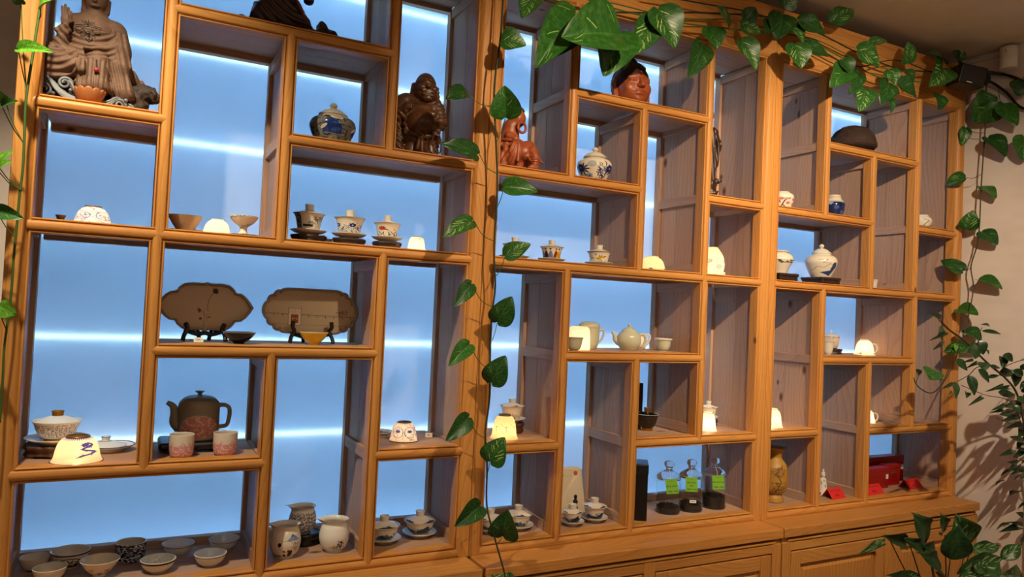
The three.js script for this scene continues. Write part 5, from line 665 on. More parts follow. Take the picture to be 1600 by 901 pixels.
// measured in metres: leaf base, leaf tip, breadth, then the stem node its stalk leaves from
const PLANT = {
  leftStem: [[0.05,2.029,0.07],[0.042,1.932,0.07],[0.038,1.873,0.07],[0.033,1.807,0.07],[0.03,1.748,0.07],[0.032,1.677,0.07],[0.033,1.612,0.07],[0.03,1.54,0.07],[0.029,1.483,0.07],[0.027,1.411,0.07],[0.027,1.34,0.07],[0.024,1.269,0.07],[0.021,1.213,0.07],[0.022,1.128,0.07],[0.022,1.044,0.07]],
  leftLeaves: [[0.047,1.967,0.09,0.068,1.982,0.11,0.017,0.043,1.947,0.07],[0.012,1.868,0.09,0.078,1.866,0.12,0.028,0.031,1.784,0.07],[0.012,1.967,0.09,0.001,1.985,0.11,0.021,0.031,1.777,0.07],[-0.011,1.737,0.09,0.021,1.746,0.12,0.019,0.03,1.666,0.07],[-0.005,1.748,0.09,-0.022,1.768,0.11,0.022,0.03,1.666,0.07],[-0.011,1.606,0.09,0.015,1.64,0.1,0.028,0.034,1.558,0.07],[-0.009,1.595,0.11,0.018,1.614,0.13,0.021,0.034,1.558,0.07],[-0.008,1.508,0.09,0.044,1.493,0.11,0.028,0.03,1.451,0.07],[0.007,1.3,0.09,0.042,1.281,0.1,0.033,0.023,1.247,0.07]],
  midStem: [[1.201,2.328,0.065],[1.199,2.269,0.065],[1.197,2.152,0.065],[1.187,2.054,0.065],[1.185,1.976,0.065],[1.198,1.844,0.065],[1.209,1.717,0.065],[1.208,1.596,0.065],[1.209,1.5,0.065],[1.218,1.411,0.065],[1.213,1.348,0.065],[1.21,1.272,0.065],[1.212,1.193,0.065],[1.215,1.065,0.065],[1.207,0.98,0.065],[1.218,0.886,0.065],[1.214,0.769,0.085],[1.224,0.688,0.125],[1.244,0.599,0.155],[1.254,0.553,0.165]],
  midLeaves: [[1.194,2.141,0.085,1.258,2.132,0.115,0.065,1.197,2.152,0.065],[1.294,2.3,0.085,1.243,2.215,0.115,0.061,1.201,2.318,0.065],[1.085,1.972,0.085,1.017,1.93,0.115,0.047,1.186,1.944,0.065],[1.216,1.913,0.085,1.193,1.995,0.115,0.077,1.2,1.84,0.065],[1.135,1.795,0.085,1.01,1.803,0.115,0.053,1.205,1.747,0.065],[1.223,1.708,0.085,1.321,1.702,0.115,0.051,1.21,1.644,0.065],[1.126,1.601,0.085,1.026,1.542,0.115,0.047,1.209,1.544,0.065],[1.237,1.504,0.085,1.303,1.543,0.115,0.047,1.219,1.442,0.065],[1.132,1.414,0.085,1.069,1.347,0.115,0.04,1.213,1.348,0.065],[1.22,1.304,0.085,1.249,1.381,0.115,0.064,1.216,1.25,0.065],[1.135,1.24,0.085,1.062,1.181,0.115,0.044,1.214,1.165,0.065],[1.208,1.127,0.085,1.235,1.208,0.115,0.064,1.217,1.063,0.065],[1.144,1.028,0.085,1.065,0.97,0.115,0.047,1.208,0.961,0.065],[1.216,0.897,0.085,1.245,0.971,0.115,0.067,1.219,0.856,0.065],[1.179,0.78,0.115,1.091,0.74,0.145,0.05,1.225,0.75,0.065],[1.254,0.684,0.115,1.251,0.767,0.145,0.074,1.239,0.66,0.105],[1.265,0.588,0.115,1.232,0.545,0.145,0.059,1.271,0.579,0.105]],
  topStems: [[[1.308,2.309,0.06],[1.471,2.305,0.06],[1.708,2.35,0.06],[1.982,2.413,0.06],[2.387,2.477,0.06],[2.597,2.462,0.06],[2.784,2.437,0.06],[3.023,2.422,0.06],[3.323,2.464,0.06],[3.459,2.501,0.06]],[[1.409,2.352,0.06],[1.63,2.34,0.06],[1.927,2.36,0.06],[2.196,2.396,0.06],[2.458,2.429,0.06],[2.71,2.396,0.06],[2.904,2.364,0.06],[3.193,2.394,0.06]],[[1.731,2.42,0.06],[1.981,2.445,0.06],[2.256,2.467,0.06],[2.423,2.446,0.06],[2.6,2.399,0.06],[2.768,2.377,0.06],[3.022,2.454,0.06],[3.288,2.446,0.06]],[[1.591,2.356,0.06],[1.87,2.369,0.06],[2.132,2.42,0.06],[2.34,2.423,0.06],[2.545,2.438,0.06],[2.824,2.404,0.06],[3.065,2.414,0.06]]],
  topLeaves: [[1.559,2.223,0.15,1.354,2.164,0.17,0.148],[1.435,2.269,0.1,1.293,2.074,0.12,0.101],[1.467,2.238,0.075,1.332,2.113,0.095,0.079],[1.611,2.257,0.1,1.54,2.095,0.12,0.122],[1.615,2.258,0.08,1.627,2.137,0.1,0.087],[1.744,2.324,0.09,1.657,2.187,0.11,0.08],[1.748,2.358,0.11,1.807,2.235,0.13,0.105],[2.075,2.378,0.09,2.0,2.424,0.11,0.08],[2.011,2.366,0.07,2.025,2.29,0.09,0.076],[1.961,2.286,0.09,1.885,2.155,0.11,0.072],[2.137,2.341,0.09,2.193,2.241,0.11,0.078],[2.144,2.406,0.08,2.218,2.384,0.1,0.06],[2.158,2.424,0.08,2.189,2.466,0.1,0.051],[2.334,2.479,0.09,2.285,2.371,0.11,0.089],[2.35,2.515,0.08,2.371,2.571,0.1,0.071],[2.427,2.481,0.09,2.544,2.449,0.11,0.063],[2.613,2.524,0.08,2.71,2.585,0.1,0.065],[2.391,2.378,0.1,2.409,2.287,0.12,0.09],[2.471,2.391,0.08,2.574,2.372,0.1,0.063],[2.405,2.452,0.075,2.439,2.395,0.095,0.062],[2.747,2.433,0.1,2.852,2.387,0.12,0.086],[2.836,2.481,0.08,2.91,2.501,0.1,0.041],[2.672,2.381,0.085,2.701,2.318,0.105,0.062],[2.689,2.346,0.09,2.578,2.252,0.11,0.081],[2.781,2.353,0.08,2.703,2.25,0.1,0.05],[2.801,2.288,0.09,2.745,2.186,0.11,0.078],[2.951,2.344,0.09,2.873,2.236,0.11,0.07],[3.0,2.342,0.09,3.096,2.296,0.11,0.082],[2.962,2.398,0.075,2.977,2.337,0.095,0.06],[2.96,2.28,0.08,2.947,2.212,0.1,0.034],[3.068,2.445,0.085,3.039,2.524,0.105,0.061],[3.301,2.473,0.09,3.182,2.366,0.11,0.101],[3.325,2.512,0.08,3.195,2.518,0.1,0.06],[3.417,2.506,0.085,3.332,2.542,0.105,0.061],[3.407,2.529,0.085,3.418,2.56,0.105,0.034],[3.27,2.35,0.085,3.255,2.276,0.105,0.068],[3.071,2.415,0.07,3.098,2.366,0.09,0.051],[2.29,2.445,0.075,2.242,2.386,0.095,0.051]],
  rightStem: [[3.575,2.482,0.107],[3.575,2.289,0.109],[3.575,2.147,0.104],[3.575,2.033,0.099],[3.575,1.928,0.096],[3.575,1.834,0.095],[3.575,1.729,0.087],[3.575,1.63,0.062],[3.575,1.544,0.075],[3.54,1.42,0.079],[3.5,1.329,0.083],[3.46,1.244,0.082],[3.343,1.184,0.13],[3.297,1.133,0.13],[3.224,1.079,0.12],[3.156,1.112,0.1],[3.153,1.14,0.09]],
  rightLeaves: [[3.575,2.355,0.156,3.565,2.286,0.051,0.119,3.575,2.39,0.109],[3.575,2.333,0.177,3.565,2.23,0.247,0.066,3.575,2.405,0.16],[3.575,2.384,0.12,3.565,2.364,0.065,0.063,3.575,2.418,0.108],[3.59,2.424,0.25,3.58,2.36,0.244,0.077,3.59,2.44,0.255],[3.575,2.266,0.025,3.565,2.185,0.013,0.044,3.575,2.226,0.11],[3.59,2.21,0.116,3.58,2.111,0.198,0.073,3.59,2.179,0.097],[3.6,2.184,0.258,3.59,2.081,0.258,0.082,3.6,2.205,0.265],[3.555,2.034,0.035,3.545,2.009,-0.043,0.055,3.555,2.038,0.11],[3.6,1.998,0.085,3.59,1.937,0.157,0.057,3.6,1.952,0.084],[3.565,1.8,0.046,3.555,1.879,0.078,0.069,3.565,1.827,0.101],[3.6,1.791,0.093,3.59,1.728,0.165,0.062,3.6,1.778,0.074],[3.525,1.615,0.055,3.515,1.667,-0.039,0.058,3.525,1.623,0.091],[3.6,1.577,0.085,3.59,1.535,0.188,0.059,3.6,1.548,0.06],[3.56,1.445,0.019,3.55,1.421,0.112,0.063,3.56,1.406,0.065],[3.55,1.343,0.044,3.54,1.307,0.134,0.085,3.55,1.32,0.051],[3.201,1.179,0.14,3.176,1.138,0.152,0.074,3.281,1.134,0.14],[3.49,1.279,0.101,3.48,1.25,0.001,0.051,3.49,1.255,0.069],[3.49,1.288,0.057,3.48,1.244,0.072,0.025,3.49,1.255,0.069],[3.171,1.151,0.1,3.135,1.176,0.112,0.026,3.156,1.112,0.1]],
  ficusStems: [[[3.555,0.722,0.34],[3.52,0.879,0.34],[3.432,1.102,0.34],[3.354,1.162,0.34],[3.242,1.215,0.34],[3.165,1.256,0.34],[3.063,1.311,0.34],[2.97,1.349,0.34],[2.932,1.373,0.34]],[[3.52,0.879,0.34],[3.405,1.06,0.34],[3.211,1.1,0.34],[3.029,1.14,0.36]],[[3.242,1.215,0.34],[3.154,1.204,0.34],[3.112,1.178,0.34],[3.037,1.152,0.34]],[[3.354,1.162,0.34],[3.334,1.199,0.34],[3.389,1.221,0.34],[3.474,1.238,0.34]],[[3.165,1.256,0.34],[3.17,1.339,0.34],[3.187,1.36,0.34]],[[3.52,0.879,0.34],[3.453,0.965,0.34],[3.376,0.987,0.34],[3.292,1.01,0.34]],[[3.555,0.722,0.34],[3.495,0.824,0.34],[3.426,0.853,0.34]]],
  ficusLeaves: [[2.96,1.376,0.32,2.855,1.402,0.34,0.023],[2.941,1.355,0.34,2.875,1.312,0.36,0.025],[2.934,1.339,0.36,2.809,1.305,0.38,0.012],[2.972,1.302,0.33,2.869,1.27,0.35,0.012],[3.17,1.347,0.35,3.264,1.338,0.37,0.014],[3.271,1.367,0.32,3.177,1.372,0.34,0.008],[3.146,1.3,0.34,3.062,1.261,0.36,0.029],[3.108,1.277,0.36,3.075,1.241,0.38,0.031],[3.167,1.305,0.33,3.189,1.256,0.35,0.043],[3.199,1.278,0.35,3.18,1.258,0.37,0.011],[3.062,1.235,0.32,3.1,1.193,0.34,0.027],[3.166,1.225,0.34,3.06,1.205,0.36,0.012],[3.105,1.236,0.36,3.0,1.227,0.38,0.01],[3.21,1.227,0.33,3.191,1.193,0.35,0.037],[3.154,1.2,0.35,3.192,1.149,0.37,0.028],[3.266,1.165,0.32,3.309,1.175,0.34,0.013],[3.242,1.212,0.34,3.28,1.205,0.36,0.014],[3.078,1.18,0.36,3.081,1.103,0.38,0.031],[3.041,1.151,0.33,3.015,1.087,0.35,0.026],[3.0,1.146,0.35,2.899,1.131,0.37,0.012],[3.038,1.115,0.32,2.985,1.104,0.34,0.008],[3.098,1.114,0.34,3.065,1.093,0.36,0.018],[3.167,1.099,0.36,3.049,1.068,0.38,0.013],[3.364,1.139,0.33,3.202,1.113,0.35,0.013],[3.369,1.128,0.35,3.237,1.124,0.37,0.016],[3.342,1.106,0.32,3.424,1.096,0.34,0.025],[3.322,1.253,0.34,3.295,1.205,0.36,0.028],[3.295,1.256,0.36,3.33,1.234,0.38,0.03],[3.408,1.199,0.33,3.411,1.13,0.35,0.039],[3.385,1.195,0.35,3.421,1.175,0.37,0.027],[3.348,1.176,0.32,3.401,1.189,0.34,0.032],[3.46,1.116,0.34,3.471,1.113,0.36,0.016],[3.445,1.237,0.36,3.376,1.238,0.38,0.008],[3.377,1.059,0.33,3.25,1.042,0.35,0.014],[3.422,1.093,0.35,3.429,1.065,0.37,0.032],[3.471,1.061,0.32,3.34,1.05,0.34,0.022],[3.415,1.054,0.34,3.425,1.03,0.36,0.027],[3.43,1.148,0.36,3.449,1.128,0.38,0.032],[3.475,1.199,0.33,3.484,1.223,0.35,0.022],[3.458,1.024,0.316,3.326,1.021,0.336,0.027],[3.507,1.013,0.316,3.346,0.995,0.336,0.023],[3.525,0.98,0.316,3.374,0.965,0.336,0.019],[3.393,1.039,0.316,3.276,1.029,0.336,0.014],[3.525,0.962,0.316,3.464,0.926,0.336,0.028],[3.54,0.901,0.316,3.399,0.931,0.336,0.019],[3.464,0.877,0.316,3.338,0.858,0.336,0.019],[3.542,0.873,0.316,3.428,0.846,0.336,0.023],[3.507,0.822,0.316,3.386,0.829,0.336,0.013],[3.483,0.811,0.316,3.392,0.797,0.336,0.017],[3.532,0.804,0.316,3.438,0.795,0.336,0.017],[3.492,0.795,0.316,3.408,0.778,0.336,0.009],[3.549,0.798,0.316,3.47,0.785,0.336,0.017],[3.546,0.854,0.316,3.466,0.885,0.336,0.019],[3.543,0.938,0.316,3.437,0.991,0.336,0.023],[3.544,1.003,0.316,3.419,1.046,0.336,0.023],[3.554,0.77,0.316,3.479,0.761,0.336,0.019],[3.438,0.584,0.36,3.276,0.58,0.38,0.024],[3.467,0.577,0.36,3.341,0.609,0.38,0.016],[3.466,0.604,0.36,3.379,0.643,0.38,0.025],[3.476,0.545,0.36,3.409,0.529,0.38,0.025],[3.463,0.51,0.36,3.409,0.538,0.38,0.025]],
  lilyLeaves: [[2.769,0.59,0.42,2.658,0.715,0.45,0.077],[2.888,0.611,0.4,2.829,0.695,0.43,0.044],[3.009,0.547,0.4,2.908,0.687,0.43,0.094],[2.824,0.548,0.46,2.825,0.677,0.49,0.072],[2.63,0.619,0.44,2.458,0.671,0.47,0.034],[2.726,0.577,0.45,2.557,0.656,0.48,0.038],[2.55,0.64,0.42,2.374,0.62,0.45,0.019],[2.77,0.522,0.48,2.605,0.613,0.51,0.056],[2.869,0.497,0.47,3.072,0.543,0.5,0.07],[3.006,0.549,0.42,3.154,0.563,0.45,0.034],[3.152,0.512,0.45,3.224,0.568,0.48,0.038],[3.262,0.439,0.47,3.078,0.484,0.5,0.046],[2.597,0.5,0.44,2.65,0.523,0.47,0.038],[2.913,0.509,0.49,2.938,0.549,0.52,0.036],[2.795,0.572,0.43,2.683,0.614,0.46,0.039],[2.638,0.509,0.46,2.47,0.554,0.49,0.027]],
  lilyRoot: [2.879,0.226,0.42],
};

// ---------------------------------------------------------------- plants
function leafGeo(kind, bend) {                       // unit leaf: base at the origin, tip at +y, breadth 1 in x, face to +z
  const N = 16, M = 10, pos = [], uv = [], idx = [];
  for (let i = 0; i <= N; i++) for (let j = 0; j <= M; j++) {
    const t = i / N, s = (j / M) * 2 - 1, a = Math.abs(s);
    let w, y = t;
    if (kind === 'heart') { w = 0.5 * Math.pow(Math.sin(Math.PI * Math.pow(t * 0.985 + 0.005, 0.56)), 0.72); y = t - 0.17 * Math.pow(a, 1.1) * Math.pow(1 - t, 2.5) * (1 - 0.5 * a); }
    else if (kind === 'lance') w = 0.5 * Math.pow(Math.sin(Math.PI * Math.pow(t, 0.82)), 0.95) * (1 - 0.25 * t * t);
    else w = 0.5 * Math.pow(Math.sin(Math.PI * Math.pow(t, 0.72)), 0.85);
    pos.push(s * w, y, bend.fold * a * w + bend.droop * (t - 0.5) * (t - 0.5) * -1 + bend.wave * Math.sin(t * 9 + s * 2) * a * 0.05 + bend.twist * s * w * t); uv.push((s + 1) / 2, t);
  }
  for (let i = 0; i < N; i++) for (let j = 0; j < M; j++) { const p = i * (M + 1) + j, q = p + M + 1; idx.push(p, p + 1, q, p + 1, q + 1, q); }
  const g = new THREE.BufferGeometry(); g.setAttribute('position', new THREE.Float32BufferAttribute(pos, 3)); g.setAttribute('uv', new THREE.Float32BufferAttribute(uv, 2)); g.setIndex(idx); g.computeVertexNormals(); return g;
}
const heartLeaves = [0, 1, 2, 3].map((i) => leafGeo('heart', [{ fold: 0.35, droop: 0.35, wave: 0.5, twist: 0.1 }, { fold: 0.15, droop: 0.5, wave: 0.8, twist: -0.15 }, { fold: 0.5, droop: 0.3, wave: 0.4, twist: 0.2 }, { fold: 0.22, droop: 0.25, wave: 0.6, twist: -0.05 }][i]));
const ovalLeaves = [{ fold: 0.3, droop: 0.3, wave: 0.2, twist: 0.1 }, { fold: 0.5, droop: 0.5, wave: 0.1, twist: -0.2 }, { fold: 0.15, droop: 0.15, wave: 0.3, twist: 0.2 }].map((b) => leafGeo('oval', b));
const lanceLeaves = [{ fold: 0.3, droop: 0.5, wave: 1.2, twist: 0.15 }, { fold: 0.18, droop: 0.8, wave: 1.6, twist: -0.2 }, { fold: 0.4, droop: 0.35, wave: 1, twist: 0.1 }].map((b) => leafGeo('lance', b));
function leafTex(base, vein, marble, n, seed) {
  return canvasTex(256, 256, (x, w, h) => {
    const r = rng(seed);
    for (let i = 0; i < 260; i++) { x.fillStyle = `rgba(${r() > 0.5 ? '255,255,180' : '0,20,0'},0.05)`; x.beginPath(); x.arc(r() * w, r() * h, 3 + r() * 12, 0, 7); x.fill(); }
    for (let i = 0; i < n; i++) { const s = r() > 0.5 ? 1 : -1, b = h * (0.95 - r() * 0.85), a = w / 2 + s * r() * w * 0.25; stroke(x, [[a, b], [a + s * (14 + r() * 40), b - 20 - r() * 26]], marble, 1 + r() * 5); }
    stroke(x, [[w / 2, h], [w / 2, 0]], vein, 5); for (let i = 1; i < 9; i++) for (const s of [-1, 1]) { const b = h * (1 - i / 9.5); stroke(x, [[w / 2, b], [w / 2 + s * w * 0.22, b - 26], [w / 2 + s * w * 0.46, b - 40]], vein, 1.6); }
  }, base);
}
const leafMat = (name, tex, o = {}) => new THREE.MeshPhysicalMaterial({ name, map: tex, roughness: 0.38, specularIntensity: 0.7, side: THREE.DoubleSide, ...o });
const mPothos = [leafMat('plain_leaf', leafTex('#235218', '#3f702a', '#7fa050', 4, 1)), leafMat('marbled_leaf', leafTex('#214e1a', '#45742e', '#a9bd72', 26, 2)), leafMat('dark_leaf', leafTex('#163c14', '#386a2a', '#56803e', 3, 3))];
const mBright = leafMat('young_and_lit_leaf', leafTex('#4f8a22', '#8ec050', '#b4d060', 8, 4));  // young leaf green; on the left vine this colour holds the strong lamp light
const mFicus = [leafMat('ficus_leaf', leafTex('#1f3c1e', '#37562c', '#37562c', 0, 5), { roughness: 0.3 }), leafMat('ficus_leaf_dark', leafTex('#182f1a', '#2c4826', '#2c4826', 0, 6), { roughness: 0.3 })];
const mLily = [leafMat('lily_leaf', leafTex('#1f461b', '#3d6a30', '#a5bd8c', 40, 7)), leafMat('lily_leaf_dark', leafTex('#163518', '#2e5828', '#2e5828', 0, 8))];
const mVine = new THREE.MeshStandardMaterial({ name: 'vine_stem', color: 0x3a5a1e, roughness: 0.6 }), mVineDark = new THREE.MeshStandardMaterial({ name: 'dark_vine_stem', color: 0x1f2a14, roughness: 0.6 }), mTwig = new THREE.MeshStandardMaterial({ name: 'twig_bark', color: 0x3f2f1e, roughness: 0.8 });
const RL = rng(55);
function putLeaf(t, d, geos, mats, hint = [-0.35, 0.4, 0.85], stalkMat, stalkR = 0.0011, wide = 1.22) {
  const B = new THREE.Vector3(d[0], d[1], d[2]), T = new THREE.Vector3(d[3], d[4], d[5]), Yv = T.clone().sub(B), len = Yv.length(); Yv.normalize();
  const Z = new THREE.Vector3(hint[0] + (RL() - 0.5) * 0.5, hint[1] + (RL() - 0.5) * 0.5, hint[2]).addScaledVector(Yv, 0); Z.addScaledVector(Yv, -Z.dot(Yv)).normalize();
  const X = new THREE.Vector3().crossVectors(Yv, Z), m = part('leaf', geos[Math.floor(RL() * geos.length)], mats[Math.floor(RL() * mats.length)], t), mt = new THREE.Matrix4().makeBasis(X, Yv, Z);
  m.quaternion.setFromRotationMatrix(mt); m.position.copy(B).sub(t.position); m.scale.set(d[6] * wide, len, (d[6] + len) / 2);
  if (d.length > 7) { const Nn = new THREE.Vector3(d[7], d[8], d[9]), mid = B.clone().lerp(Nn, 0.5).addScaledVector(Z, -0.004); mid.y -= B.distanceTo(Nn) * 0.12; part('leaf_stalk', tube([Nn, mid, B].map((v) => v.sub(t.position).toArray()), [stalkR * 1.2, stalkR], 10, 6), stalkMat || mVine, t); }
  return m;
}
function stemPart(t, pts, r, mat, name = 'stem') { return part(name, tube(pts.map((p) => [p[0] - t.position.x, p[1] - t.position.y, p[2] - t.position.z]), [r, r * 0.9, r * 0.8], pts.length * 5, 7), mat, t); }
{ const t = thing('hanging_vine', 'trailing vine down the outer left post, leaf colour brightened as if strongly lit', 'vine', [0.03, 1.6, 0.07]); stemPart(t, PLANT.leftStem, 0.003, mVine); PLANT.leftLeaves.forEach((d) => putLeaf(t, d, heartLeaves, [mBright, mPothos[0], mBright])); }
{ const t = thing('hanging_vine', 'trailing vine with heart shaped leaves hanging between the left and middle shelf units', 'vine', [1.22, 1.5, 0.07]); stemPart(t, PLANT.midStem, 0.0032, mVineDark); PLANT.midLeaves.forEach((d) => putLeaf(t, d, heartLeaves, [mPothos[0], mPothos[1], mPothos[2]], [-0.3, 0.3, 0.9])); }
{ const t = thing('trailing_vine', 'leafy vine trained along the top of the shelves', 'vine', [2.0, 2.45, 0.06]); PLANT.topStems.forEach((p, i) => stemPart(t, p, 0.0034 - i * 0.0004, i % 2 ? mVine : mVineDark)); PLANT.topLeaves.forEach((d, i) => putLeaf(t, d, heartLeaves, i === 0 ? [mPothos[0]] : mPothos, [-0.3, 0.35, 0.88])); }
{ const t = thing('hanging_vine', 'dark trailing vine hanging in the corner beside the white side wall', 'vine', [3.57, 1.9, 0.1]); stemPart(t, PLANT.rightStem, 0.003, mVineDark); PLANT.rightLeaves.forEach((d, i) => putLeaf(t, d, i === 17 ? ovalLeaves : heartLeaves, i === 17 ? [mBright] : mPothos, [-0.55, 0.4, 0.75], mVineDark)); }
{ const t = thing('ficus_plant', 'tall fig plant with small dark pointed leaves at the right edge', 'plant', [3.6 - 0.06, 0, 0.34]);
  PLANT.ficusStems.forEach((p, i) => stemPart(t, p, i === 0 ? 0.0045 : 0.0016, mTwig, 'branch')); stemPart(t, [[3.545, 0.26, 0.36], [3.55, 0.5, 0.345], [3.555, 0.73, 0.34]], 0.008, mTwig, 'trunk');
  PLANT.ficusLeaves.forEach((d) => putLeaf(t, d, ovalLeaves, mFicus, [-0.5, 0.35, 0.8])); const r = rng(77);
  for (let i = 0; i < 70; i++) { const y = 0.5 + r() * 0.72, a = r() * 6.28, q = 0.04 + r() * 0.13, x = Math.min(3.6, 3.565 + Math.cos(a) * q * 0.5), z = 0.4 + Math.sin(a) * q, L = 0.05 + r() * 0.03, b = a + (r() - 0.5); if (z < 0.3 && x < 3.52) continue; putLeaf(t, [x, y, z, Math.min(3.61, x + Math.cos(b) * L * 0.7), y - L * 0.5, z + Math.sin(b) * L * 0.7, 0.028], ovalLeaves, mFicus, [Math.cos(b) * 0.5, 0.8, Math.sin(b) * 0.5]); }
  part('pot', turned([[0.0001, 0.002], [0.07, 0], [0.085, 0.24], [0.09, 0.25], [0.083, 0.25], [0.08, 0.235], [0.0001, 0.235]], 40).translate(0.005, 0, 0.02), new THREE.MeshStandardMaterial({ name: 'dark_pot', color: 0x4a443e, roughness: 0.7 }), t);
  part('soil', new THREE.CylinderGeometry(0.079, 0.079, 0.01, 32).translate(0.005, 0.24, 0.02), new THREE.MeshStandardMaterial({ name: 'soil', color: 0x2a1d14, roughness: 1 }), t); }
{ const [lx, , lz] = PLANT.lilyRoot, t = thing('leafy_floor_plant', 'broad leaved green plant standing on the floor in front of the right base cabinet', 'plant', [lx, 0, lz]);
  PLANT.lilyLeaves.forEach((d) => { putLeaf(t, d, lanceLeaves, mLily, [-0.45, 0.4, 0.8], null, 0.001, 1.5); const m = [(d[0] + lx) / 2 + (d[0] - lx) * 0.15, (d[1] + 0.28) / 2 + 0.03, (d[2] + lz) / 2]; stemPart(t, [[lx + (d[0] - lx) * 0.1, 0.27, lz + (d[2] - lz) * 0.1], m, [d[0], d[1], d[2]]], 0.0024, mVineDark, 'leaf_stalk'); });
  part('pot', turned([[0.0001, 0.002], [0.09, 0], [0.115, 0.26], [0.12, 0.27], [0.112, 0.27], [0.108, 0.25], [0.0001, 0.25]], 40), new THREE.MeshStandardMaterial({ name: 'grey_pot', color: 0x6d655c, roughness: 0.7 }), t);
  part('soil', new THREE.CylinderGeometry(0.107, 0.107, 0.01, 32).translate(0, 0.256, 0), new THREE.MeshStandardMaterial({ name: 'dark_soil', color: 0x2a1d14, roughness: 1 }), t); }

// corner fittings: black speaker, cables, white motion sensor
{ const t = thing('speaker_box', 'small black box fixed in the top right corner above the shelf end, with cables', 'speaker', [3.452, 2.452, 0.095], -0.5);
  t.rotation.set(0.1, -0.5, -0.14); part('box_body', rbox(0.115, 0.085, 0.1, 0.006, 0, 0, 0, 3), mBlackLac, t); part('bracket', merge([box(0.05, 0.012, 0.05, 0.07, 0.035, -0.02), box(0.05, 0.03, 0.05, 0.08, 0.015, -0.03)]), mBlack, t); part('status_mark', box(0.022, 0.003, 0.001, -0.01, -0.032, 0.0505), mPaper, t); }
{ const t = thing('black_cable', 'pair of black cables running from the black corner box along the side wall', 'cable', [3.6, 2.45, 0.2]);
  for (const p of [[[3.5, 2.475, 0.09], [3.575, 2.5, 0.1], [3.61, 2.48, 0.16], [3.612, 2.43, 0.24], [3.612, 2.4, 0.34]], [[3.5, 2.455, 0.1], [3.585, 2.46, 0.11], [3.61, 2.4, 0.17], [3.612, 2.32, 0.23], [3.612, 2.27, 0.32]], [[3.5, 2.47, 0.1], [3.59, 2.49, 0.12], [3.614, 2.47, 0.18], [3.615, 2.42, 0.26], [3.615, 2.39, 0.36]]]) stemPart(t, p, 0.0065, mBlackLac, 'cable_run'); }
{ const mW = glaze({ name: 'white_plastic', color: 0xd9d2c8, roughness: 0.3 }), t = thing('motion_sensor', 'white rounded motion sensor high on the side wall under the ceiling', 'sensor', [3.598, 2.492, 0.187]);
  part('sensor_body', (() => { const g = turned([[0.0001, 0], [0.032, 0], [0.0345, 0.003], [0.035, 0.01], [0.035, 0.09], [0.033, 0.1], [0.0001, 0.101]], 40); g.scale(0.95, 1, 1.02); return g; })(), mW, t);
  part('sensor_window', new THREE.CylinderGeometry(0.0358, 0.0356, 0.034, 40, 1, false).translate(0, 0.022, 0).scale(0.95, 1, 1.02), glaze({ name: 'milky_window', color: 0xe6e0d6, roughness: 0.15 }), t); part('indicator', box(0.001, 0.014, 0.002, -0.034, 0.075, 0.006), mBlackLac, t); }
solo('cable_duct', rbox(0.012, 0.012, 0.17, 0.002, 0, 0, 0), glaze({ name: 'duct_plastic', color: 0xd6cec2, roughness: 0.4 }), 'thin white cable duct along the ceiling edge, ending at the motion sensor', 'duct', [3.622, 2.578, 0.065]);

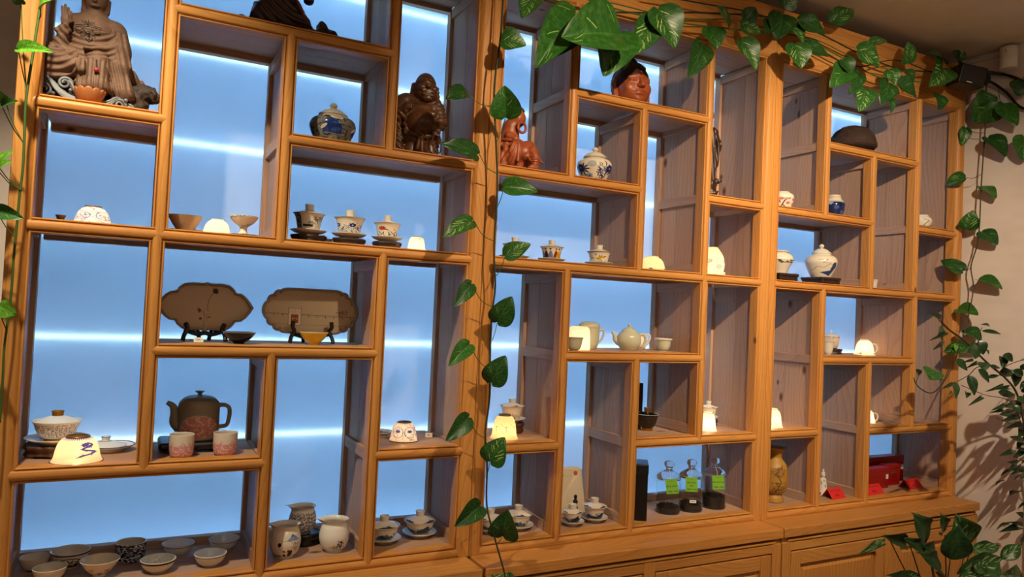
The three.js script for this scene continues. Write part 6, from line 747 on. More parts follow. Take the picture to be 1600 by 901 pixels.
// ---------------------------------------------------------------- carved figures: smooth joined bodies
function sdfGeo(prims, lo, hi, res, fold, cuts = []) {
  const mc = new MarchingCubes(res, mBlack, false, false, 400000); mc.isolation = 0;
  const c = lo.map((v, i) => (v + hi[i]) / 2), h = lo.map((v, i) => (hi[i] - v) / 2), hs = res / 2, f = mc.field;
  const seg = (p, x, y, z) => { const ax = p[1], ay = p[2], az = p[3], bx = p[4] - ax, by = p[5] - ay, bz = p[6] - az, t = clamp(((x - ax) * bx + (y - ay) * by + (z - az) * bz) / (bx * bx + by * by + bz * bz + 1e-12)); return Math.hypot(x - ax - bx * t, y - ay - by * t, z - az - bz * t) - (p[7] + (p[8] - p[7]) * t); };
  const ell = (p, x, y, z) => { const a = (x - p[1]) / p[4], b = (y - p[2]) / p[5], d = (z - p[3]) / p[6], k = Math.sqrt(a * a + b * b + d * d); return (k - 1) * Math.min(p[4], p[5], p[6]); };
  const dist = (p, x, y, z) => (p[0] === 'c' ? seg(p, x, y, z) : ell(p, x, y, z));
  for (let k = 0; k < res; k++) for (let j = 0; j < res; j++) for (let i = 0; i < res; i++) {
    const x = c[0] + ((i - hs) / hs) * h[0], y = c[1] + ((j - hs) / hs) * h[1], z = c[2] + ((k - hs) / hs) * h[2];
    let d = 1e3;
    for (const p of prims) { const e = dist(p, x, y, z), s = (p[0] === 'c' ? p[9] : p[7]) || 0.008; if (e > d + s) continue; const q = clamp(0.5 + (0.5 * (d - e)) / s); d = d + (e - d) * q - s * q * (1 - q); }
    if (fold && Math.abs(d) < 0.02) d += fold(x, y, z);
    for (const p of cuts) d = Math.max(d, -dist(p, x, y, z));
    d = Math.max(d, -y + 0.0005);
    f[i + j * res + k * res * res] = -d;
  }
  mc.update();
  const n = mc.count ?? mc.geometry.drawRange.count, pos = new Float32Array(mc.positionArray.subarray(0, n * 3));
  for (let i = 0; i < n; i++) for (let a = 0; a < 3; a++) pos[3 * i + a] = c[a] + pos[3 * i + a] * h[a];
  let g = new THREE.BufferGeometry(); g.setAttribute('position', new THREE.BufferAttribute(pos, 3)); g = mergeVertices(g, 1e-5);
  const I = g.index.array, P = g.attributes.position; let vol = 0; const A = new THREE.Vector3(), B = new THREE.Vector3(), C = new THREE.Vector3();
  for (let i = 0; i < I.length; i += 3) { A.fromBufferAttribute(P, I[i]); B.fromBufferAttribute(P, I[i + 1]); C.fromBufferAttribute(P, I[i + 2]); vol += A.dot(B.cross(C)); }
  if (vol < 0) for (let i = 0; i < I.length; i += 3) { const t = I[i]; I[i] = I[i + 1]; I[i + 1] = t; }
  g.computeVertexNormals();
  const uv = new Float32Array(P.count * 2); for (let i = 0; i < P.count; i++) { uv[2 * i] = (P.getX(i) + P.getZ(i) * 0.6) * 4; uv[2 * i + 1] = P.getY(i) * 4; } g.setAttribute('uv', new THREE.BufferAttribute(uv, 2));
  return g;
}
const carveTex = (a, b, seed) => dataTex(256, 256, (u, v) => mixc(a, b, clamp(n2(u * 6, v * 18 + seed, 6, 18) * 0.6 + n2(u * 40, v * 60 + seed, 40, 60) * 0.5 - 0.1)));
const mClay = new THREE.MeshPhysicalMaterial({ name: 'brown_clay', map: carveTex([122, 95, 78], [94, 71, 58], 1), roughness: 0.6, specularIntensity: 0.4 });
const mRock = new THREE.MeshStandardMaterial({ name: 'dark_rock', map: carveTex([66, 50, 42], [38, 28, 24], 2), roughness: 0.75 });
const mBronze = new THREE.MeshPhysicalMaterial({ name: 'brown_carved_wood', map: carveTex([104, 66, 38], [62, 37, 21], 3), roughness: 0.35 });
const mTerra = new THREE.MeshPhysicalMaterial({ name: 'red_brown_wood', map: carveTex([172, 88, 48], [132, 62, 32], 4), roughness: 0.42 });
const mRoot = new THREE.MeshPhysicalMaterial({ name: 'dark_root_wood', map: carveTex([64, 40, 28], [34, 20, 14], 5), roughness: 0.4 });
const c_ = (...a) => ['c', ...a], e_ = (...a) => ['e', ...a];
const rough = (amp, s) => (x, y, z) => amp * (n3(x * s, y * s, z * s) - 0.5) + amp * 0.5 * (n3(x * s * 2.3 + 9, y * s * 2.3, z * s * 2.3) - 0.5);

{ // seated figure on rock and waves
  const t = thing('seated_statue', 'large brown clay statue of a robed figure, one hand raised, seated on rock', 'statue', [0.165, F.s4, -0.13], -0.04);
  const body = [e_(-0.024, 0.285, 0.005, 0.027, 0.034, 0.03), e_(-0.024, 0.32, -0.003, 0.016, 0.016, 0.016), c_(-0.051, 0.292, 0, -0.05, 0.262, 0.004, 0.006, 0.006), c_(0.003, 0.292, 0, 0.002, 0.262, 0.004, 0.006, 0.006), e_(-0.024, 0.28, 0.035, 0.005, 0.008, 0.007, 0.004), e_(-0.024, 0.266, 0.031, 0.009, 0.003, 0.004, 0.004), c_(-0.024, 0.24, 0, -0.024, 0.268, 0.002, 0.019, 0.017),
    c_(-0.028, 0.15, 0, -0.026, 0.21, 0, 0.045, 0.044, 0.02), e_(-0.027, 0.198, 0.013, 0.05, 0.042, 0.034, 0.015), c_(-0.066, 0.222, 0, 0.018, 0.218, 0, 0.025, 0.025, 0.015), e_(-0.026, 0.15, 0.012, 0.046, 0.034, 0.034, 0.015),
    c_(-0.07, 0.216, 0, -0.092, 0.155, 0.02, 0.02, 0.017, 0.006), c_(-0.092, 0.155, 0.03, -0.083, 0.195, 0.05, 0.015, 0.009, 0.004), e_(-0.081, 0.211, 0.053, 0.0115, 0.014, 0.007, 0.005), c_(-0.093, 0.16, 0.022, -0.086, 0.125, 0.016, 0.019, 0.027, 0.008), c_(-0.096, 0.186, 0.046, -0.078, 0.186, 0.046, 0.0085, 0.0085, 0.003),
    c_(-0.087, 0.221, 0.053, -0.0905, 0.241, 0.054, 0.0034, 0.0028, 0.002), c_(-0.0815, 0.223, 0.053, -0.084, 0.247, 0.054, 0.0035, 0.0028, 0.002), c_(-0.076, 0.222, 0.054, -0.0765, 0.239, 0.058, 0.0034, 0.0028, 0.002), c_(-0.071, 0.217, 0.054, -0.0705, 0.231, 0.057, 0.0032, 0.0026, 0.002), c_(-0.07, 0.207, 0.056, -0.074, 0.223, 0.063, 0.0036, 0.003, 0.002),
    c_(0.024, 0.214, 0, 0.038, 0.17, 0.012, 0.026, 0.026, 0.012), c_(0.036, 0.166, 0.022, -0.006, 0.153, 0.05, 0.02, 0.011, 0.008), c_(0.032, 0.165, 0.015, 0.036, 0.118, 0.028, 0.024, 0.03, 0.012), e_(-0.014, 0.151, 0.056, 0.014, 0.007, 0.01, 0.004), ...[0, 1, 2, 3].map((i) => c_(-0.02, 0.152 - i * 0.002, 0.05 + i * 0.0045, -0.036, 0.149 - i * 0.001, 0.05 + i * 0.005, 0.0034, 0.0028, 0.002)),
    e_(-0.02, 0.118, 0.0, 0.066, 0.032, 0.046, 0.02), c_(-0.04, 0.118, 0.02, -0.118, 0.124, 0.042, 0.03, 0.026, 0.012), e_(-0.122, 0.122, 0.045, 0.027, 0.027, 0.027, 0.01), c_(-0.118, 0.115, 0.05, -0.055, 0.1, 0.064, 0.022, 0.02, 0.01), e_(-0.092, 0.088, 0.045, 0.042, 0.034, 0.028, 0.012), c_(-0.045, 0.108, 0.068, -0.04, 0.09, 0.072, 0.012, 0.01, 0.004),
    c_(-0.008, 0.122, 0.048, -0.004, 0.056, 0.066, 0.027, 0.025, 0.006), e_(-0.006, 0.052, 0.058, 0.038, 0.014, 0.026, 0.01), c_(-0.045, 0.1, 0.05, -0.035, 0.05, 0.055, 0.014, 0.018, 0.01), c_(0.03, 0.115, 0.03, 0.05, 0.052, 0.04, 0.022, 0.029, 0.012), c_(0.036, 0.15, -0.005, 0.06, 0.108, -0.01, 0.02, 0.016, 0.012), c_(0.06, 0.108, -0.01, 0.094, 0.092, -0.015, 0.016, 0.008, 0.01)];
  const fold = (x, y, z) => { const kn = Math.hypot(x + 0.1, (y - 0.16) * 0.9); let a = 0; if (x < -0.05 && y < 0.14) a = 0.0022 * Math.sin(kn * 420); else if (y < 0.2 && y > 0.125 && x < 0.03) a = 0.0016 * Math.sin(Math.hypot(x + 0.03, y - 0.24) * 460); else if (x > 0.015 && y < 0.21) a = 0.0018 * Math.sin(x * 520 + y * 140 + z * 80); else if (y < 0.12) a = 0.0014 * Math.sin(x * 600); return a; };
  part('figure', sdfGeo(body, [-0.16, 0.03, -0.06], [0.11, 0.345, 0.1], 120, fold), mClay, t);
  part('rock', sdfGeo([e_(-0.03, 0.05, -0.02, 0.1, 0.05, 0.045, 0.03), c_(0.05, 0.06, -0.015, 0.105, 0.072, -0.01, 0.036, 0.022, 0.02), e_(0.12, 0.062, -0.01, 0.018, 0.016, 0.018, 0.012), c_(0.075, 0.04, -0.005, 0.085, 0.006, 0, 0.026, 0.03, 0.015), c_(-0.1, 0.03, 0, 0.06, 0.012, 0.02, 0.024, 0.03, 0.02)], [-0.15, -0.005, -0.08], [0.15, 0.125, 0.07], 84, rough(0.016, 55)), mRock, t);
  const mWave = new THREE.MeshPhysicalMaterial({ name: 'grey_blue_wave', color: 0x6d7074, roughness: 0.45 }), wv = [];
  const swirl = (x, y, z, r, dir, turns = 1.6, th = 0.004) => { const p = []; for (let i = 0; i <= 22; i++) { const a = (i / 22) * turns * 6.283, q = r * (1 - 0.75 * i / 22); p.push([x + dir * Math.cos(a) * q, y + Math.sin(a) * q, z + i * 0.0004]); } wv.push(tube(p, [th, th * 0.9, th * 0.6], 44, 7)); };
  for (let i = 0; i < 6; i++) { const o = i * 0.0062; wv.push(tube([[-0.128 + o * 0.5, 0.066 - o * 0.8, 0.05 + i * 0.001], [-0.112 + o, 0.064 - o * 0.9, 0.062], [-0.092 + o * 0.8, 0.034 - o * 0.3, 0.07], [-0.066 + o * 0.6, 0.01 + o * 0.2, 0.074], [-0.028, 0.006 + o * 0.25, 0.076]], [0.0034, 0.0036, 0.0034, 0.003], 30, 7)); }
  for (let i = 0; i < 4; i++) { const o = i * 0.006; wv.push(tube([[-0.08 + o * 0.4, 0.058 - o * 0.4, 0.064], [-0.062 + o * 0.3, 0.055 - o * 0.7, 0.07], [-0.05 + o * 0.2, 0.034 - o * 0.5, 0.073], [-0.035, 0.014 - o * 0.2, 0.076]], [0.003, 0.0034, 0.003], 24, 7)); }
  swirl(-0.072, 0.05, 0.068, 0.015, 1); swirl(-0.115, 0.03, 0.058, 0.017, -1); swirl(-0.11, 0.008, 0.055, 0.014, 1); swirl(0.045, 0.016, 0.062, 0.016, 1); swirl(0.068, 0.012, 0.052, 0.012, -1);
  for (let i = 0; i < 3; i++) wv.push(tube([[-0.0, 0.004 + i * 0.005, 0.074], [0.022, 0.008 + i * 0.006, 0.073], [0.042, 0.028 + i * 0.003, 0.064], [0.066, 0.012 + i * 0.002, 0.056]], [0.003, 0.0034, 0.003], 24, 7));
  for (const [x, y] of [[-0.118, 0.017], [-0.096, 0.022], [-0.06, 0.036], [-0.082, 0.004], [0.06, 0.03], [-0.124, 0.04]]) wv.push(new THREE.SphereGeometry(0.0052, 10, 8).translate(x, y, 0.066));
  part('wave_carving', merge(wv), mWave, t);
  const lot = new THREE.Group(); lot.name = 'lotus'; lot.position.set(-0.0175, 0.006, 0.082); t.add(lot); const mLot = new THREE.MeshPhysicalMaterial({ name: 'orange_lotus', color: 0xa8683a, roughness: 0.5 });
  for (let i = 0; i < 11; i++) { const a = (i / 11) * 6.283, s = new THREE.SphereGeometry(1, 12, 10).scale(0.0125, 0.0185, 0.0045).rotateX(0.42).translate(0, 0.018, 0.026).rotateY(a); part('petal', s, mLot, lot); }
  part('lotus_cup', turned(spline([[0.0001, 0], [0.016, 0.001], [0.028, 0.012], [0.03, 0.026], [0.026, 0.03], [0.0001, 0.028]], 18), 30), mLot, lot);
  const mNeck = new THREE.MeshStandardMaterial({ name: 'dark_necklace', color: 0x1d1613, roughness: 0.5 }), nk = [];
  const chest = (x, y) => 0.0195 + 0.0345 * Math.sqrt(Math.max(0.05, 1 - ((x + 0.027) / 0.052) ** 2 - ((y - 0.198) / 0.046) ** 2));
  const line = (pts, r = 0.0009) => nk.push(tube(pts.map(([x, y]) => [x, y, chest(x, y) + 0.0004]), [r, r], 22, 6));
  for (const [x, y, r] of [[-0.052, 0.2, 0.009], [-0.034, 0.199, 0.0095], [-0.016, 0.2, 0.009], [-0.042, 0.187, 0.008], [-0.025, 0.187, 0.008], [-0.03, 0.176, 0.007]]) line([...Array(9)].map((_, i) => [x + Math.cos(3.14 + i * 0.3927) * r, y + Math.sin(3.14 + i * 0.3927) * r * 0.9]));
  line([[-0.064, 0.205], [-0.034, 0.208], [-0.004, 0.206]]); for (let i = 0; i < 5; i++) line([[-0.034, 0.21], [-0.034 + (i - 2) * 0.007, 0.222 - Math.abs(i - 2) * 0.002]], 0.0007); line([[-0.03, 0.19], [-0.03, 0.172]]); nk.push(new THREE.SphereGeometry(0.0028, 8, 8).translate(-0.03, 0.168, chest(-0.03, 0.168)));
  part('necklace', merge(nk), mNeck, t);
  part('cord', tube([[-0.008, 0.118, 0.076], [-0.007, 0.104, 0.085], [-0.006, 0.094, 0.09]], [0.0012, 0.0012], 10, 6), mNeck, t); part('red_bead', new THREE.SphereGeometry(0.0055, 16, 12).translate(-0.006, 0.089, 0.091), new THREE.MeshStandardMaterial({ name: 'red_bead', color: 0xb02a34, roughness: 0.4 }), t, 'round red bead');
}
{ // laughing standing figure
  const t = thing('laughing_statue', 'dark carved wooden statue of a laughing round-bellied figure holding a bead string', 'statue', [1.025, F.s2, -0.125], -0.22);
  const p = [e_(-0.026, 0.008, 0.03, 0.018, 0.01, 0.022), e_(0.03, 0.008, 0.03, 0.018, 0.01, 0.022), c_(-0.026, 0.06, 0.0, -0.026, 0.012, 0.006, 0.033, 0.028, 0.004), c_(0.03, 0.062, 0, 0.031, 0.012, 0.006, 0.033, 0.028, 0.004), e_(0, 0.066, 0, 0.061, 0.032, 0.044, 0.006), e_(0, 0.12, -0.014, 0.056, 0.07, 0.034, 0.02), e_(-0.003, 0.11, 0.028, 0.047, 0.042, 0.042, 0.004), e_(-0.004, 0.155, 0.006, 0.05, 0.03, 0.034, 0.01), c_(-0.036, 0.15, 0.03, 0.036, 0.142, 0.031, 0.01, 0.01, 0.006), c_(-0.046, 0.184, -0.004, 0.04, 0.174, -0.004, 0.025, 0.026, 0.012),
    e_(0.01, 0.226, 0.01, 0.034, 0.047, 0.036, 0.006), e_(0.012, 0.205, 0.018, 0.035, 0.026, 0.03, 0.008), e_(0.014, 0.222, 0.05, 0.009, 0.008, 0.009, 0.003), e_(-0.005, 0.219, 0.042, 0.0125, 0.01, 0.01, 0.004), e_(0.031, 0.216, 0.04, 0.0125, 0.01, 0.01, 0.004), c_(-0.01, 0.24, 0.036, 0.007, 0.243, 0.044, 0.0042, 0.0045, 0.003), c_(0.018, 0.242, 0.044, 0.034, 0.238, 0.035, 0.0045, 0.0042, 0.003), c_(0.0, 0.198, 0.047, 0.028, 0.195, 0.046, 0.0042, 0.0042, 0.002), c_(-0.003, 0.209, 0.046, 0.031, 0.206, 0.044, 0.003, 0.003, 0.002), e_(0.013, 0.187, 0.04, 0.016, 0.009, 0.01, 0.004), c_(-0.025, 0.234, 0.002, -0.031, 0.182, 0.008, 0.008, 0.0095, 0.003), c_(0.045, 0.23, 0.0, 0.05, 0.18, 0.006, 0.008, 0.0095, 0.003),
    c_(-0.06, 0.176, 0, -0.064, 0.135, 0.018, 0.023, 0.022, 0.008), c_(-0.062, 0.135, 0.022, -0.046, 0.153, 0.044, 0.019, 0.013, 0.006), e_(-0.044, 0.157, 0.046, 0.013, 0.012, 0.012, 0.004), ...[0, 1, 2, 3].map((i) => c_(-0.052, 0.163 - i * 0.005, 0.052, -0.036, 0.164 - i * 0.005, 0.057, 0.0034, 0.003, 0.002)), c_(0.05, 0.165, 0, 0.059, 0.12, 0.014, 0.025, 0.024, 0.008), c_(0.058, 0.118, 0.018, 0.046, 0.098, 0.044, 0.019, 0.013, 0.006), e_(0.044, 0.092, 0.047, 0.013, 0.015, 0.01, 0.004), ...[0, 1, 2, 3].map((i) => c_(0.036 + i * 0.006, 0.086, 0.055, 0.034 + i * 0.006, 0.073, 0.053, 0.0034, 0.003, 0.002)),
    c_(-0.05, 0.15, 0.03, -0.046, 0.08, 0.036, 0.009, 0.008, 0.004), c_(-0.046, 0.08, 0.036, 0.0, 0.066, 0.052, 0.008, 0.008, 0.004), c_(0.0, 0.066, 0.052, 0.048, 0.074, 0.034, 0.008, 0.008, 0.004), c_(0.001, 0.066, 0.05, 0.003, 0.022, 0.048, 0.006, 0.007, 0.003), c_(-0.006, 0.066, 0.05, -0.011, 0.03, 0.046, 0.0045, 0.006, 0.003), e_(-0.064, 0.07, -0.008, 0.024, 0.05, 0.03, 0.008), c_(-0.07, 0.11, 0.01, -0.066, 0.03, 0.012, 0.016, 0.02, 0.008)];
  const fold = (x, y, z) => (y < 0.085 && y > 0.055 ? 0.0009 * Math.sin(x * 260 + y * 420) : x < -0.048 && y < 0.14 ? 0.0018 * Math.sin(x * 300 + y * 330) : x > 0.05 ? 0.0014 * Math.sin(y * 480) : 0);
  const cuts = [c_(-0.01, 0.232, 0.048, 0.006, 0.233, 0.053, 0.003, 0.003), c_(0.02, 0.232, 0.053, 0.034, 0.229, 0.047, 0.003, 0.003), c_(-0.001, 0.2045, 0.053, 0.014, 0.201, 0.056, 0.0026, 0.003), c_(0.014, 0.201, 0.056, 0.029, 0.2025, 0.052, 0.003, 0.0026), e_(-0.002, 0.1, 0.07, 0.004, 0.004, 0.006)];
  part('figure', sdfGeo(p, [-0.1, -0.006, -0.06], [0.095, 0.285, 0.085], 132, fold, cuts), mBronze, t);
  const bd = []; const loop = (pts, n) => { const cv = new THREE.CatmullRomCurve3(pts.map((q) => new THREE.Vector3(...q))); for (let i = 0; i <= n; i++) { const v = cv.getPointAt(i / n); bd.push(new THREE.SphereGeometry(0.0031, 8, 6).translate(v.x, v.y, v.z)); } };
  loop([[0.038, 0.082, 0.058], [0.033, 0.055, 0.052], [0.042, 0.03, 0.05], [0.058, 0.022, 0.046], [0.062, 0.045, 0.044], [0.056, 0.075, 0.046]], 24); loop([[-0.034, 0.168, 0.058], [-0.031, 0.158, 0.058], [-0.033, 0.146, 0.056]], 4);
  part('bead_string', merge(bd), mBronze, t);
}
{ // head with curled hair
  const t = thing('head_sculpture', 'red brown carved head with curled hair and long ears, half covered by vine leaves', 'head sculpture', [1.822, F.s1, -0.13], -0.1);
  const p = [e_(0, 0.09, 0, 0.062, 0.08, 0.068), e_(0, 0.052, 0.018, 0.049, 0.036, 0.045, 0.02), c_(0, 0.0, -0.012, 0, 0.04, -0.006, 0.05, 0.042, 0.012), c_(0, 0.108, 0.066, 0, 0.08, 0.078, 0.0055, 0.01, 0.006), e_(-0.009, 0.077, 0.071, 0.007, 0.006, 0.007, 0.004), e_(0.009, 0.077, 0.071, 0.007, 0.006, 0.007, 0.004), e_(0, 0.0585, 0.066, 0.0185, 0.0045, 0.008, 0.004), e_(0, 0.05, 0.064, 0.015, 0.005, 0.008, 0.004), e_(0, 0.035, 0.052, 0.017, 0.013, 0.012, 0.008), e_(-0.025, 0.098, 0.058, 0.0165, 0.0065, 0.009, 0.005), e_(0.025, 0.098, 0.058, 0.0165, 0.0065, 0.009, 0.005), c_(-0.042, 0.108, 0.052, -0.008, 0.114, 0.066, 0.0035, 0.004, 0.005), c_(0.042, 0.108, 0.052, 0.008, 0.114, 0.066, 0.0035, 0.004, 0.005), e_(-0.034, 0.072, 0.048, 0.018, 0.018, 0.014, 0.012), e_(0.034, 0.072, 0.048, 0.018, 0.018, 0.014, 0.012), e_(0, 0.128, 0.066, 0.003, 0.003, 0.003, 0.001),
    ...[-1, 1].flatMap((s) => [c_(s * 0.064, 0.115, 0.0, s * 0.07, 0.085, -0.002, 0.0085, 0.009, 0.005), c_(s * 0.07, 0.085, -0.002, s * 0.064, 0.035, 0.006, 0.008, 0.0095, 0.004)])];
  const cuts = [c_(-0.037, 0.0935, 0.066, -0.013, 0.0925, 0.072, 0.0014, 0.0014), c_(0.037, 0.0935, 0.066, 0.013, 0.0925, 0.072, 0.0014, 0.0014), c_(-0.018, 0.0545, 0.074, 0.018, 0.0545, 0.074, 0.0013, 0.0013)];
  part('face', sdfGeo(p, [-0.09, -0.006, -0.08], [0.09, 0.18, 0.095], 100, null, cuts), mTerra, t);
  const cl = [], cap = (th, ph) => [Math.sin(th) * Math.sin(ph) * 0.068, 0.1 + Math.cos(th) * 0.079, Math.sin(th) * Math.cos(ph) * 0.075 - 0.004];
  cl.push(new THREE.SphereGeometry(1, 30, 18, 0, 6.2832, 0, 1.2).scale(0.066, 0.076, 0.072).translate(0, 0.1, -0.005));
  cl.push(new THREE.SphereGeometry(1, 24, 20, Math.PI * 0.97, Math.PI * 1.06, 0, Math.PI * 0.84).rotateY(-Math.PI / 2 - 1.6).scale(0.066, 0.078, 0.072).translate(0, 0.1, -0.006));
  for (let i = 0; i < 17; i++) { const th = 0.08 + i * 0.145, n = Math.max(1, Math.round(Math.sin(th) * 42)); for (let j = 0; j < n; j++) { const ph = (j / n) * 6.283 + i * 0.4, a = Math.abs(Math.atan2(Math.sin(ph), Math.cos(ph))); if (th > 0.82 && a < 1.62) continue; if (th > 2.5) continue; const [x, y, z] = cap(th, ph), q = new THREE.Quaternion().setFromUnitVectors(new THREE.Vector3(0, 1, 0), new THREE.Vector3(x, y - 0.1, z).normalize()); cl.push(new THREE.ConeGeometry(0.0056, 0.0085, 7, 1).applyQuaternion(q).translate(x, y, z)); } }
  cl.push(new THREE.SphereGeometry(0.026, 16, 10).translate(0, 0.176, -0.012));
  part('hair', merge(cl), new THREE.MeshPhysicalMaterial({ name: 'dark_red_curls', color: 0x3a1a10, roughness: 0.5 }), t);
}
{ // elephant with rider
  const t = thing('elephant_statue', 'red brown carved elephant carrying a small figure, behind the hanging vine', 'statue', [1.365, F.s2, -0.12], -0.12);
  const p = [e_(-0.04, 0.062, -0.02, 0.05, 0.044, 0.05), c_(-0.058, 0.05, 0.02, -0.058, 0.004, 0.028, 0.021, 0.018), c_(-0.005, 0.045, 0.03, -0.004, 0.004, 0.034, 0.019, 0.016), c_(-0.06, 0.05, -0.05, -0.06, 0.004, -0.05, 0.02, 0.018), c_(-0.01, 0.05, -0.05, -0.01, 0.004, -0.05, 0.02, 0.018), e_(0.01, 0.064, 0.03, 0.043, 0.041, 0.04, 0.01), e_(0.026, 0.086, 0.034, 0.024, 0.022, 0.026, 0.008), e_(0, 0.025, 0.02, 0.035, 0.03, 0.03, 0.006), c_(0.03, 0.066, 0.062, 0.034, 0.042, 0.076, 0.019, 0.0155, 0.006), c_(0.034, 0.042, 0.076, 0.034, 0.016, 0.074, 0.0155, 0.012, 0.005), c_(0.034, 0.016, 0.074, 0.016, 0.009, 0.08, 0.012, 0.009, 0.005), e_(0.012, 0.05, 0.062, 0.018, 0.014, 0.014, 0.006), e_(-0.03, 0.064, 0.052, 0.017, 0.034, 0.009, 0.003), c_(-0.016, 0.09, 0.056, -0.02, 0.034, 0.062, 0.005, 0.006, 0.002), c_(-0.055, 0.08, 0.03, -0.035, 0.03, 0.04, 0.012, 0.014, 0.006),
    c_(-0.028, 0.1, -0.01, -0.024, 0.155, -0.008, 0.036, 0.028, 0.012), e_(-0.004, 0.186, 0, 0.028, 0.03, 0.028, 0.012), c_(-0.04, 0.12, 0.02, -0.02, 0.11, 0.03, 0.012, 0.014, 0.008)];
  const cuts = [c_(-0.006, 0.078, 0.069, 0.012, 0.076, 0.072, 0.0018, 0.0018), c_(0.0, 0.038, 0.074, 0.018, 0.032, 0.08, 0.005, 0.005)];
  part('figure', sdfGeo(p, [-0.1, -0.006, -0.08], [0.08, 0.225, 0.1], 108, (x, y, z) => (x > 0.012 && z > 0.058 && y < 0.062 ? 0.0011 * Math.sin(y * 900) : y < 0.1 && x < -0.03 ? 0.0012 * Math.sin(x * 420 - y * 200) : 0), cuts), mTerra, t);
  part('ear_ring', new THREE.TorusGeometry(0.0165, 0.0046, 12, 30).rotateY(0.3).translate(0.004, 0.152, 0.024), mTerra, t); part('topknot', turned(spline([[0.012, 0.205], [0.014, 0.213], [0.008, 0.222], [0.0001, 0.226]], 10), 20).translate(0.006, 0, 0), mRoot, t); part('saddle_ring', new THREE.TorusGeometry(0.034, 0.008, 10, 30).rotateX(Math.PI / 2).scale(1, 0.8, 0.9).translate(-0.022, 0.106, 0.0), mTerra, t);
  part('tusk', merge([tube([[0.05, 0.054, 0.056], [0.058, 0.04, 0.066], [0.066, 0.033, 0.072]], [0.0055, 0.004, 0.0025]), tube([[0.012, 0.048, 0.072], [0.013, 0.036, 0.086], [0.016, 0.03, 0.094]], [0.0055, 0.004, 0.0025])]), mTerra, t);
  part('forehead_marks', merge([0, 1, 2, 3].map((i) => new THREE.SphereGeometry(0.0014 + (i === 3 ? 0.001 : 0), 8, 6).translate(0.03 + i * 0.0004, 0.096 - i * 0.0055, 0.0585 + i * 0.0042))), mBlackLac, t);
}
{ // standing dark figure behind the upright
  const t = thing('standing_statue', 'tall dark carved statue on a spiky rock base, mostly hidden by the upright', 'statue', [2.19, F.s4, -0.13], -0.2);
  const sp = rng(31), p = [e_(0, 0.028, 0, 0.046, 0.03, 0.04), c_(0, 0.06, 0, 0, 0.26, 0, 0.034, 0.028, 0.015), e_(0, 0.33, 0, 0.02, 0.026, 0.022, 0.008), c_(0, 0.28, 0, 0, 0.31, 0, 0.016, 0.014, 0.006), c_(-0.028, 0.27, 0, 0.026, 0.27, 0, 0.016, 0.016, 0.01), c_(0.03, 0.265, 0, 0.04, 0.22, 0.012, 0.012, 0.011, 0.006), c_(0.04, 0.22, 0.012, 0.03, 0.13, 0.01, 0.013, 0.01, 0.008), c_(-0.03, 0.265, 0, -0.04, 0.2, 0.02, 0.013, 0.012, 0.006)]; for (let i = 0; i < 22; i++) { const a = sp() * 6.28, y = 0.01 + sp() * 0.07; p.push(c_(Math.cos(a) * 0.03, y, Math.sin(a) * 0.028, Math.cos(a) * 0.062, y + 0.012, Math.sin(a) * 0.055, 0.011, 0.002, 0.005)); }
  part('figure', sdfGeo(p, [-0.075, -0.006, -0.07], [0.075, 0.37, 0.07], 96, (x, y, z) => (y > 0.08 ? 0.0018 * Math.sin(x * 380 + y * 50) : 0.004 * (n3(x * 90, y * 90, z * 90) - 0.5))), mRoot, t);
}
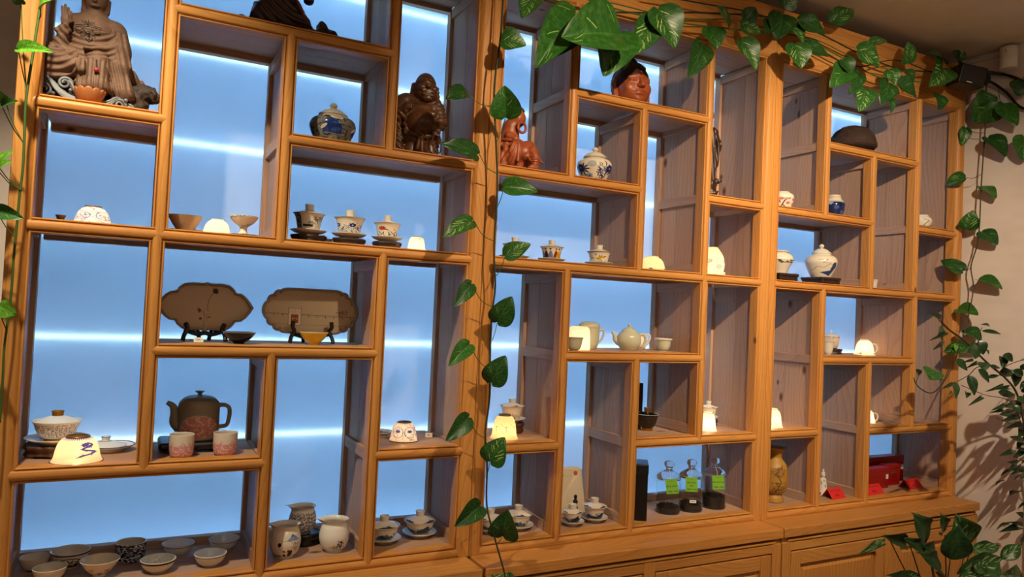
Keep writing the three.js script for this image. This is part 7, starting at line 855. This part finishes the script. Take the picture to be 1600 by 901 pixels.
{ // root carving, top left middle
  const t = thing('root_carving', 'dark carved root sculpture with flowing robe folds, cut by the upper edge of the picture', 'sculpture', [0.606, F.s1, -0.12], -0.1);
  const p = [c_(-0.125, 0.012, 0, 0.125, 0.02, 0, 0.018, 0.026, 0.02), e_(-0.015, 0.055, 0, 0.075, 0.06, 0.045, 0.03), c_(-0.02, 0.09, -0.005, -0.012, 0.19, -0.005, 0.05, 0.036, 0.02), e_(-0.01, 0.25, 0, 0.028, 0.034, 0.03, 0.01), c_(-0.012, 0.2, 0, -0.01, 0.23, 0, 0.016, 0.016, 0.008), c_(-0.05, 0.19, 0, 0.03, 0.185, 0, 0.022, 0.022, 0.012), c_(0.03, 0.185, 0, 0.06, 0.12, 0.02, 0.018, 0.014, 0.01), c_(-0.05, 0.19, 0, -0.07, 0.12, 0.02, 0.018, 0.014, 0.01), c_(-0.06, 0.06, 0.02, 0.04, 0.045, 0.035, 0.03, 0.022, 0.02), e_(-0.115, 0.032, 0.0, 0.018, 0.016, 0.02, 0.01), c_(0.1, 0.02, 0, 0.102, 0.06, 0, 0.018, 0.012, 0.01), e_(0.128, 0.03, 0, 0.018, 0.02, 0.02, 0.01), e_(0.125, 0.008, 0, 0.02, 0.012, 0.02, 0.008)];
  part('carving', sdfGeo(p, [-0.16, -0.006, -0.07], [0.165, 0.3, 0.08], 112, (x, y, z) => (x > 0.07 || x < -0.09 || y < 0.03 ? 0.008 * (n3(x * 70, y * 70, z * 70) - 0.5) : 0.0026 * Math.sin(Math.hypot(x - 0.06, y - 0.16) * 330 + z * 40))), mRoot, t);
  part('red_sash', tube([[0.02, 0.11, 0.04], [0.035, 0.08, 0.05], [0.05, 0.055, 0.046], [0.066, 0.035, 0.04]], [0.009, 0.012, 0.009, 0.004], 24, 8, 0.5), new THREE.MeshPhysicalMaterial({ name: 'red_brown_sash', color: 0x7a3a20, roughness: 0.4 }), t);
}
{ // rough dome on a stand
  stand('low dark stand under the rough brown dome', [3.008, F.s1, -0.125], 0.088, 0.018, 4);
  const g = new THREE.SphereGeometry(1, 64, 40), p = g.attributes.position; for (let i = 0; i < p.count; i++) { const x = p.getX(i), y = p.getY(i), z = p.getZ(i), k = 1 + 0.05 * (n3(x * 5 + 20, y * 5 + 20, z * 5 + 20) - 0.5) + 0.05 * (n3(x * 17 + 40, y * 17 + 40, z * 17 + 40) - 0.5); p.setXYZ(i, x * 0.099 * k, Math.max(0, (y > 0 ? y : y * 0.32) * 0.092 * k + 0.027), z * 0.099 * k); } g.computeVertexNormals();
  solo('tea_dome', g, new THREE.MeshStandardMaterial({ name: 'pressed_dark_brown', roughness: 0.85, map: carveTex([66, 42, 28], [36, 22, 16], 9), bumpMap: carveTex([255, 255, 255], [0, 0, 0], 10), bumpScale: 0.002 }), 'rough dark brown dome on a low stand, high in the right unit', 'dome', [3.008, F.s1 + 0.016, -0.125]);
}

scene.add(camera);
renderer.render(scene, camera);
